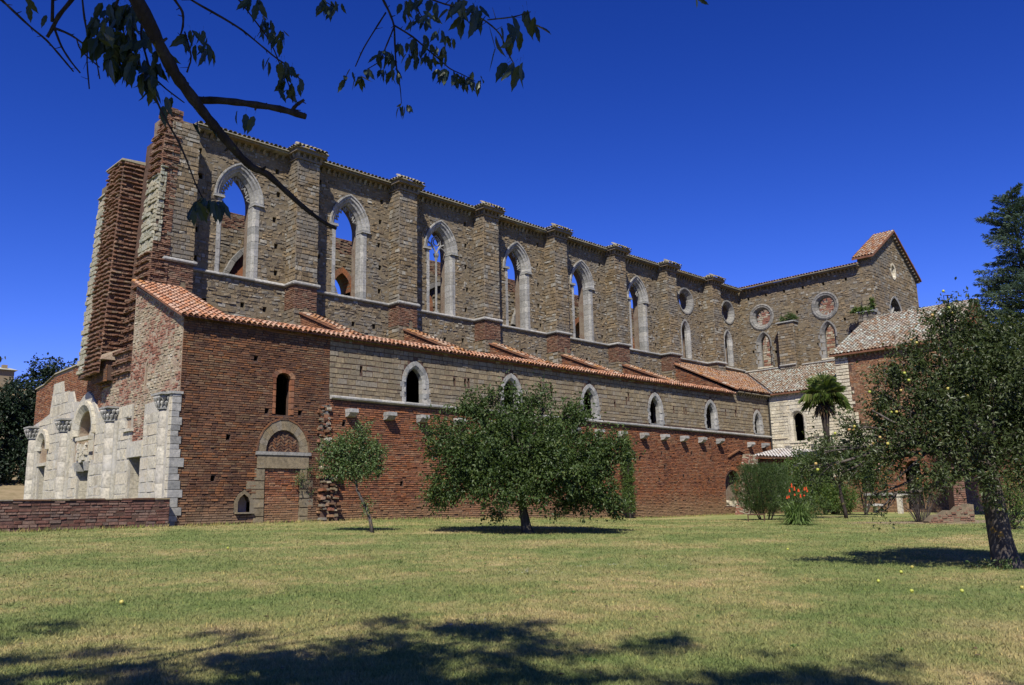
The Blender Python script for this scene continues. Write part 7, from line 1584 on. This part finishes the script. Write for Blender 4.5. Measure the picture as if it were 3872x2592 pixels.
# conifer
B = gb(37.7, -19.8)
t = thing('tall_conifer', 'tall blue green conifer rising behind the apple tree at the right', 'conifer')
H = 17.9
mb = MB(); mb.tube([(B[0], B[1], B[2]-.2), (B[0], B[1], 8), (B[0], B[1], B[2]+H)], [.30, .18, .02], 9); mb.build('trunk', M_['barkd'], t)
Q = []; O = []; A = []; mb = MB()
z = 3.0
while z < H-.2:
    rl = max(.22, 5.0*(1-z/H)**.58*min(1, .4+z/6)+.2*math.sin(z*5))
    for k in range(random.choice((4, 5, 5, 6))):
        a = random.uniform(0, 6.28); L = rl*random.uniform(.55, 1.15)
        d = np.array([math.cos(a), math.sin(a), .18 if z < H*.8 else .5]); s = np.array([-math.sin(a), math.cos(a), 0])
        p0 = np.array([B[0], B[1], B[2]+z]); m = int(45+105*L)
        mb.tube([p0, p0+d*L*.6+np.array([0, 0, -.03*L]), p0+d*L+np.array([0, 0, -.20*L*L*.25])], [.03*L*.5+.01, .015, .005], 4)
        tt = rng.random(m)**.75
        sp = (rng.random(m)-.5)*2*(.36*L*(1-tt*.75)+.05)
        pp = p0+d*(L*tt)[:, None]+s*sp[:, None]
        pp[:, 2] += -.05*L*tt**2-.16*np.abs(sp)+rng.normal(size=m)*.03
        Q.append(pp); O.append(d*.8+s*np.sign(sp)[:, None]*.8); A.append(np.clip(rng.normal(random.uniform(.25, .7), .18, m), 0, 1))
    z += random.uniform(.22, .38)
mb.build('limbs', M_['barkd'], t, 'stuff')
Q = np.concatenate(Q); O = np.concatenate(O); A = np.concatenate(A)
V, F = leaf_cloud(Q, .22, .2, .25, O, 1.6); mesh_obj('foliage', V, F, M_['l_con'], t, np.repeat(A, 2), 'stuff')
based(t, *B)
# creeper on the transept corner buttress
t = thing('wall_creeper', 'yellow green creeper growing on the buttress ledge of the gabled transept end', 'creeper')
bl = [(XU-.8, YG+.2+.22*k, 14.95+.10*random.random(), .17) for k in range(7)]+[(XU-.3, YG+.1, 15.4, .2), (XU-.25, YG+.15, 15.8, .18)]
crown(t, bl, 1500, .13, M_['l_bright'], .08, .7, .3, 14, .2); based(t, XU-.6, YG+.5, 14.9)
t = thing('ledge_grass', 'dry grass tuft growing on the middle stepped buttress', 'grass tuft')
crown(t, [(XU-.55, 1.0, 15.5, .22, 1.2), (XU-.5, 1.7, 15.4, .2), (XU-.5, .7, 15.4, .18)], 420, .3, M_['l_small'], .06, .10, -.6, 10, .2); based(t, XU-.5, 1.2, 15.3)

# trees and house on the hill
def hz_(x, y): return float(4.3*ss((y-44)/30)+22*ss((y-85)/90)+22*ss((y-180)/500)+1.2*math.sin(x*.05)*ss((y-60)/60))
def hilltree(label, x, y, H, W, n, seed, size=.36):
    n *= 2
    B = (x, y, hz_(x, y)); t = thing('oak_tree', label, 'tree', 'trees on the hill behind the left end of the church')
    r_ = random.Random(seed); rel = []
    for k in range(11):
        a = r_.uniform(0, 6.28); q = W*.33*r_.random()**.5; h = H*r_.uniform(.28, .86)
        rel.append((q*math.cos(a)*1.1, q*math.sin(a), h, W*r_.uniform(.20, .30)))
    rel.append((0, 0, H*.86, W*.2)); rel += [(W*.2, 0, H*.2, W*.25), (-W*.2, 0, H*.22, W*.25)]; rel.append((0, 0, H*.5, W*.36))
    bl = place(B, rel)
    mb = MB(); mb.tube([(B[0], B[1], B[2]-.3), (B[0]+.1, B[1], B[2]+H*.3), (B[0], B[1], B[2]+H*.7)], [.4, .3, .12], 8); mb.build('trunk', M_['barkd'], t)
    crown(t, bl, n, size, M_['l_dark'], size*.8, .6, .2, 14, .6); based(t, *B)
hilltree('round dark tree standing tallest against the sky, left of the church front', 15.0, 72.0, 14.6, 7.0, 5200, 1)
hilltree('dark tree just left of the church front, below the tallest one', 18.6, 75.5, 10.5, 8.0, 4200, 2)
hilltree('dark bushy tree at the far left edge below the house', 8.2, 69.0, 9.2, 7.5, 4200, 3)
hilltree('dark tree between the far left edge and the tallest hill tree', 12.0, 71.5, 11.0, 7.5, 4600, 4)
hilltree('low dark tree at the top of the dry field', 15.5, 68.5, 7.0, 7.0, 3400, 5)
hilltree('dark tree at the picture edge, left of the dry field trees', 4.5, 72.0, 11.0, 8.0, 3600, 6)
hilltree('small dark tree hugging the left corner of the church', 19.5, 69.5, 7.5, 6.0, 2600, 7)
for k, (x, y, w_) in enumerate(((5, 68, 'beyond the left picture edge'), (8.5, 67, 'at the left picture edge'), (11.5, 67.5, 'second from the left picture edge'), (14.5, 66.5, 'in the middle of the hedgerow'), (17.5, 67.5, 'second from the church'), (20.5, 68, 'nearest to the church front'))):
    B = (x, y, hz_(x, y))
    bush('hedgerow_bush', 'dark hedgerow bush above the dry field, '+w_, B, [(-.8, 0, 1.1, 1.4), (.9, 0, 1.2, 1.5), (0, 0, 2.2, 1.5), (0, .8, 3.2, 1.5)], 1500, .42, M_['l_dark'], 'bush', 'hedgerow bushes at the top of the dry field', .3)
HB = (20.0, 118.0)
t = thing('hill_house', 'pale stone house with red tiled roof above the trees at the far left', 'house')
hz0 = 19.2; hx0, hx1, hy0, hy1 = 13.5, 22.6, 113, 121
mb = MB(); mb.box(hx0, hx1, hy0, hy1, hz_(18, 115)-1, 22.4); mb.build('wall', M_['ashlar'], t)
mb = MB(); mb.hexa([(hx0-.4, hy0-.5, 22.4), (hx1+.4, hy0-.5, 22.4), (hx1+.4, hy1+.5, 22.4), (hx0-.4, hy1+.5, 22.4), (hx0-.4, 116.8, 23.3), (hx1+.4, 116.8, 23.3), (hx1+.4, 117.2, 23.3), (hx0-.4, 117.2, 23.3)]); mb.build('roof', M_['tileo'], t)
mb = MB(); mb.box(21.4, 22.1, 115, 115.7, 22.5, 23.5); mb.build('chimney', M_['ashlar'], t)
for xx in (15.3, 18.2):
    mb = MB(); mb.box(xx, xx+1.0, hy0-.04, hy0+.1, 19.6, 21.0); mb.build('window', M_['dark'], t)
based(t, 18, 117, hz0)

# ---------------------------------------------------------------- small garden things
def rail():
    t = thing('iron_rail', 'low rusty rail frame at the foot of the needle bush', 'rail')
    x, y = 24.3, -10.2; u = CR; z0 = float(gz(x, y))
    P = lambda a, z: np.array([x, y, z0+z])+u*a
    for a in (-.36, .42):
        mb = MB(); mb.tube([P(a, -.1), P(a, .34)], [.028, .028], 6); mb.build('post', M_['rustwood'], t)
    mb = MB(); mb.tube([P(-.39, .33), P(.45, .33)], [.03, .03], 6); mb.build('crossbar', M_['rustwood'], t); based(t, x, y, z0)
rail()
t = thing('stone_table', 'low round grey stone table in front of the wing wall', 'table')
x, y = 44.0, -7.9; z0 = float(gz(x, y)); mb = MB(); mb.lathe((x, y, z0), [(.16, -.1), (.14, .38), (.16, .40)], 12); mb.build('pedestal', M_['greyw'], t)
mb = MB(); mb.lathe((x, y, z0+.40), [(.02, 0), (.55, .0), (.60, .06), (.58, .16), (.02, .20)], 18); mb.build('slab', M_['greyw'], t); based(t, x, y, z0)
t = thing('white_post', 'square white stone post half hidden by apple leaves', 'post')
x, y = 41.0, -10.7; z0 = float(gz(x, y)); mb = MB(); mb.box(x-.13, x+.13, y-.13, y+.13, z0-.1, z0+1.05); mb.box(x-.18, x+.18, y-.18, y+.18, z0+1.05, z0+1.17); mb.build('shaft', M_['white'], t); based(t, x, y, z0)
t = thing('brick_ruin', 'stub of old brick wall beside the apple trunk, partly in shade', 'ruined wall')
fr1 = Frame((25.35, -17.85, 0), CR, -CF)
rp = [(0, -1), (2.0, -1), (2.02, .12), (1.8, .16), (1.66, .02), (1.4, .06), (1.2, -.14), (.9, -.10), (.62, -.26), (.3, -.30), (0, -.55)]
c1 = core('rubble_core', t, fr1, rp, [], .5, M_['mort_stone'])
masonry(t, 'brick', fr1, [rp], M_['brickt'], (.07, .11), (.12, .3), .02, (-.02, .05), .024, skip=.06)
masonry(t, 'brick', Frame(fr1.p(0, 0, 0), CF, -CR), [[(0, -1), (.5, -1), (.45, -.6), (0, -.55)]], M_['brickt'], (.07, .11), (.12, .3), .02, (-.02, .05), .024)
fr2 = Frame((27.6, -18.2, 0), CR, -CF)
c2 = core('pillar_core', t, fr2, [(0, -1), (.62, -1), (.60, 1.75), (.1, 1.8)], [], .5, M_['mort_brick'])
masonry(t, 'brick', fr2, [[(0, -1), (.62, -1), (.60, 1.72), (.1, 1.76)]], M_['brickt'], (.08, .1), (.18, .3), .016, (0, .03), .01)
based(t, 26.5, -18.4, -.65)
FALLEN = [(-8.99, -19.43, 'green windfall apple alone on the left of the lawn'), (-3.57, -11.59, 'pale windfall apple on the lawn in front of the walled doorway'), (6.88, -20.93, 'windfall apple lying farthest from the trunk, out in the sun'), (6.37, -23.35, 'yellow windfall apple at the upper left tip of the tree shade'),
          (0.45, -26.35, 'green windfall apple in the sun nearest the camera below the tree shade'), (1.08, -26.88, 'windfall apple on the grass right of the nearest one'), (2.3, -27.4, 'green windfall apple at the right picture edge'), (1.44, -25.43, 'yellow windfall apple at the lower left edge of the tree shade'),
          (5.87, -23.09, 'small windfall apple just outside the shade on the left'), (4.5, -24.86, 'windfall apple within the tree shade, left of the trunk'), (5.3, -23.9, 'windfall apple at the middle of the shade upper edge'), (3.3, -25.1, 'windfall apple in the dappled middle of the tree shade')]
for i, (x, y, lab) in enumerate(FALLEN):
    o = bpy.data.objects.new('windfall_apple', ap_me[0 if i % 3 else 1]); o.location = (x, y, float(gz(x, y))+.045); o.rotation_euler = (random.random()*3, random.random()*3, 0); link(o)
    tag(o, lab, 'apple', 'windfall apples on the lawn')
# daisies
V = []; F = []
for cx, cy, n, s in ((-1.73, -20.47, 16, .35), (-.5, -20.39, 5, .1), (0.35, -20.5, 9, .18), (.75, -21.2, 8, .4), (-6.5, -24, 4, .2), (-3, -13, 6, .8)):
    for k in range(n):
        x, y = cx+random.gauss(0, s), cy+random.gauss(0, s*.6); z = float(gz(x, y))+.055; r = random.uniform(.010, .02); b = len(V)
        V += [(x+r*math.cos(q), y+r*math.sin(q), z+.004*math.sin(q*3)) for q in np.linspace(0, 5.24, 6)]; F.append(tuple(range(b, b+6)))
mesh_obj('daisies', V, F, M_['daisy'], None, None, 'stuff')

# a few dead leaves and weed rosettes in the turf
V = []; F = []; A = []
for k in range(90):
    f = random.uniform(6, 17); a = random.uniform(-.62, .62)*f; x, y = CAM[0]+CF[0]*f+CR[0]*a, CAM[1]+CF[1]*f+CR[1]*a
    if y > -1: continue
    z = float(gz(x, y))+.035; L = random.uniform(.025, .05); t_ = random.uniform(0, 6.28); b = len(V)
    for q, w, h in ((-1, 0, 0), (0, .5, .012), (1, 0, .006), (0, -.5, .014)):
        V.append((x+L*(q*math.cos(t_)-w*math.sin(t_)), y+L*(q*math.sin(t_)+w*math.cos(t_)), z+h*random.uniform(.3, 1.6)))
    F.append((b, b+1, b+2, b+3)); A.append(random.random())
mesh_obj('fallen_leaves', V, F, M_['l_dry'], None, A, 'stuff')
V = []; F = []; A = []
for k in range(90):
    f = random.uniform(6.3, 24); a = random.uniform(-.62, .62)*f; x, y = CAM[0]+CF[0]*f+CR[0]*a, CAM[1]+CF[1]*f+CR[1]*a
    if y > -1.5: continue
    z = float(gz(x, y)); sz = random.uniform(.03, .08)
    for q in range(random.randint(7, 14)):
        t_ = random.uniform(0, 6.28); L = sz*random.uniform(.6, 1.2); w = L*.16; b = len(V)
        d = np.array([math.cos(t_), math.sin(t_), 0]); sd = np.array([-d[1], d[0], 0]); p = np.array([x, y, z+.01])
        V += [tuple(p), tuple(p+d*L*.5+sd*w+np.array([0, 0, L*.45])), tuple(p+d*L+np.array([0, 0, L*.35])), tuple(p+d*L*.5-sd*w+np.array([0, 0, L*.45]))]
        F.append((b, b+1, b+2, b+3)); A.append(random.random()*.7)
mesh_obj('lawn_weeds', V, F, M_['l_bright'], None, A, 'stuff')

# ---------------------------------------------------------------- lawn grass
def grass(n):
    u = rng.random(n)
    d = 5.2*(46/5.2)**u
    a = rng.uniform(-.72, .72, n)
    x = CAM[0]+CF[0]*d+CR[0]*d*np.tan(a); y = CAM[1]+CF[1]*d+CR[1]*d*np.tan(a)
    ok = (y < -.35) & ~((np.abs(x+5) < 4.6) & (y > -.6)) & (x < 44.8)
    x, y, d = x[ok], y[ok], d[ok]; n = len(x)
    z = gz(x, y)+.02*np.sin(x*1.7+y*.6)*np.sin(y*1.3-x*.4)
    h = rng.uniform(.014, .042, n)*(.75+.5*rng.random(n))*(1+d*.008)
    w = rng.uniform(.0022, .0042, n)*(1+d*.10)
    th = rng.uniform(0, 2*np.pi, n); le = rng.uniform(.2, 1.3, n)*h; lt = rng.uniform(0, 2*np.pi, n)
    V = np.empty((n, 3, 3))
    V[:, 0] = np.stack([x-w*np.cos(th), y-w*np.sin(th), z-.004], 1); V[:, 1] = np.stack([x+w*np.cos(th), y+w*np.sin(th), z-.004], 1)
    V[:, 2] = np.stack([x+le*np.cos(lt), y+le*np.sin(lt), z+h], 1)
    mesh_obj('grass', V.reshape(-1, 3), np.arange(n*3).reshape(-1, 3), M_['blade'], None, np.clip(rng.normal(.5, .22, n), 0, 1), 'stuff')
grass(620000)
# longer dry tufts along the foot of the walls
t = np.concatenate([np.stack([rng.uniform(.3, 44, 2600), -.10-rng.random(2600)**2*.5], 1), np.stack([rng.uniform(-9.4, -.4, 500), -.52-rng.random(500)**2*.3], 1)])
V = np.empty((len(t), 3, 3)); h = rng.uniform(.05, .16, len(t)); th = rng.uniform(0, 6.28, len(t)); z = gz(t[:, 0], t[:, 1])
V[:, 0] = np.stack([t[:, 0]-.02*np.cos(th), t[:, 1]-.02*np.sin(th), z-.01], 1); V[:, 1] = np.stack([t[:, 0]+.02*np.cos(th), t[:, 1]+.02*np.sin(th), z-.01], 1); V[:, 2] = np.stack([t[:, 0]+rng.normal(0, .05, len(t)), t[:, 1]-rng.random(len(t))*.06, z+h], 1)
mesh_obj('grass_edge', V.reshape(-1, 3), np.arange(len(t)*3).reshape(-1, 3), M_['blade'], None, np.clip(rng.normal(.8, .2, len(t)), 0, 1), 'stuff')

# ---------------------------------------------------------------- cherry tree overhead
ct = thing('cherry_tree', 'overhanging cherry tree whose dark boughs and drooping leaves frame the sky', 'tree')
CB = np.array(CAM)-CR*6.0+CF*1.0; CB[2] = float(gz(CB[0], CB[1]))-.0
fork = CB+np.array([0, 0, 4.3])+CF*.2
mb = MB(); mb.tube([CB-np.array([0, 0, .2]), CB+np.array([0, 0, .3]), CB+np.array([.05, .05, 2.2]), fork], [.36, .27, .23, .20], 12); mb.build('trunk', M_['barkd'], ct, None, True)
for i, (pts, r0, r1) in enumerate(CHERRY_TWIGS):
    n = len(pts); pts = [np.array(p) for p in pts]
    if i == 0:
        top = pts[0]; mid = (fork+top)/2+np.array([0, 0, .9]); pts = [fork, mid]+pts; n = len(pts)
    # smooth the measured line and roughen the bark
    S = []
    for a, b in zip(pts, pts[1:]):
        for q in range(3): S.append(a+(b-a)*q/3)
    S.append(pts[-1]); m = len(S)
    S2 = [S[0]]+[(S[k-1]+2*S[k]+S[k+1])/4 for k in range(1, m-1)]+[S[-1]]
    rad = [(r0+(r1-r0)*k/(m-1))*random.uniform(.80, 1.10)*(.92 if i == 0 else 1) for k in range(m)]
    if i == 0:
        rad = [max(r, .04) if k < 6 else r for k, r in enumerate(rad)]
    mb = MB(); mb.tube(S2, rad, 9 if r0 > .02 else 6, .5)
    if r0 > .012:                                                  # knobs, scars and flaking bark
        for k in range(1, m-1):
            for q in range(9 if r0 > .03 else 4):
                t_ = random.random(); c = S2[k]*(1-t_)+S2[k+1]*t_; rr = rad[k]
                p = c+unit(1)[0]*rr*.88; w = rr*random.uniform(.12, .38)
                mb.lathe(tuple(p), [(.001, -w*.9), (w*.8, -w*.2), (w*.7, w*.4), (.001, w*.8)], 5, .5)
    for k in range(1, m-1, 2):
        e = S2[k]+unit(1)[0]*random.uniform(.02, .06); mb.tube([S2[k], e], [rad[k]*.5, rad[k]*.25], 4)
    mb.build('bough' if r0 > .015 else 'twig', M_['barkd'], ct, None, True)
leafs = []
for k in range(10):
    V = []; F = []; nS = 7
    curl = random.uniform(-.10, .25); fold = random.uniform(.06, .22)
    for i in range(nS+1):
        q = i/nS; w = .205*math.sin(math.pi*q**.8)**.85*(1-.25*q)
        if i in (0, nS): w = .004
        zc = -curl*q*q; jag = .018*(1 if i % 2 else -1) if 0 < i < nS else 0
        V += [(-(w+jag), q, zc+fold*w*2), (0, q, zc), (w+jag, q, zc+fold*w*2)]
    for i in range(nS):
        b = 3*i; F += [(b, b+1, b+4, b+3), (b+1, b+2, b+5, b+4)]
    V += [(-.008, -.28, .02), (.008, -.28, .02)]; F.append((len(V)-2, len(V)-1, 1))
    o = mesh_obj('leaf', V, F, M_['l_cherry'], None, random.random()); me = o.data; bpy.data.objects.remove(o); leafs.append(me)
order = sorted(range(len(CHERRY_LEAVES)), key=lambda i: -CHERRY_LEAVES[i][3]/np.linalg.norm(np.array(CHERRY_LEAVES[i][:3])-CAM))
extraV = []
for rank, i in enumerate(order):
    x, y, z, s = CHERRY_LEAVES[i]
    d = rng.normal(size=3)*.42; d[2] -= 1.1; d /= np.linalg.norm(d)
    n0 = rng.normal(size=3)*.7-CF*.6; sd = np.cross(d, n0); sd /= np.linalg.norm(sd); nn = np.cross(sd, d)
    L = s*random.uniform(.70, 1.12)
    mm = Matrix.Identity(4)
    for r in range(3):
        mm[r][0], mm[r][1], mm[r][2] = sd[r]*L*.95, d[r]*L, nn[r]*L; mm[r][3] = (x, y, z)[r]
    me = leafs[random.randrange(10)]
    if rank < 298:
        o = bpy.data.objects.new('leaf', me); link(o, ct); o.matrix_basis = mm
    else:
        extraV.append([mm @ v.co for v in me.vertices][:24])
V = []; F = []
for q in extraV:
    b = len(V); V += [tuple(v) for v in q]
    for i in range(7): F += [(b+3*i, b+3*i+1, b+3*i+4, b+3*i+3), (b+3*i+1, b+3*i+2, b+3*i+5, b+3*i+4)]
if V: mesh_obj('far_leaves', V, F, M_['l_cherry'], ct, .4, 'stuff')
# the rest of the crown above the frame; its shade falls on the near lawn
SHL = np.array([0.77*math.cos(SUN_EL), 0.64*math.cos(SUN_EL), -math.sin(SUN_EL)])
crb = []
for k in range(SHN):
    side, fwd, rr = SHADE[k]
    H = random.uniform(8.5, 11.5)
    g = CAM+CF*fwd+CR*side; g[2] = float(gz(g[0], g[1]))
    p = g-SHL*(H/-SHL[2]); crb.append((p[0], p[1], p[2], rr, .6))
for pts, r0, r1 in CHERRY_TWIGS[:26]:                             # unseen leaves added sunward to shade the boughs
    for k in range(0, len(pts), 2):
        p = np.array(pts[k]); sh = random.uniform(2.3, 3.2)
        q = p+np.array(SUN_TO)*sh
        v = q-CAM; el = (v@UP)/(v@FW) if v@FW > .3 else 9
        while el < .52 and sh < 5: sh += .25; q = p+np.array(SUN_TO)*sh; v = q-CAM; el = (v@UP)/(v@FW) if v@FW > .3 else 9
        crb.append((q[0], q[1], q[2], random.uniform(.3, .5), .6))
for b in crb[:SHN:12]:
    mb = MB(); c = np.array(b[:3]); q = [fork+(c-fork)*t_+rng.normal(size=3)*.35*(t_*(1-t_)*4)+np.array([0, 0, .9*math.sin(math.pi*t_)]) for t_ in np.linspace(0, 1, 8)]
    mb.tube(q, list(np.linspace(.07, .012, 8)), 7); mb.build('limb', M_['barkd'], ct, None, True)
crown(ct, crb[:SHN], 62000, .12, M_['l_cherry'], .14, .55, .6, 22, .1, 'upper_foliage')
crown(ct, crb[SHN:], 8000, .115, M_['l_cherry'], .22, .55, .6, 22, .1, 'upper_foliage')  # sprays added out of view to keep the boughs dark
based(ct, *CB)

# ---------------------------------------------------------------- place everything
build_pieces({('abbey_church', 'brick'): 290, ('abbey_church', 'stone'): 290, ('abbey_church', 'facing_stone'): 250}, 280)
build_tiles(290)
for nm, p in BASES.items():
    o = bpy.data.objects[nm]
    o.location = p
    for c in o.children: c.location = c.location-Vector(p)
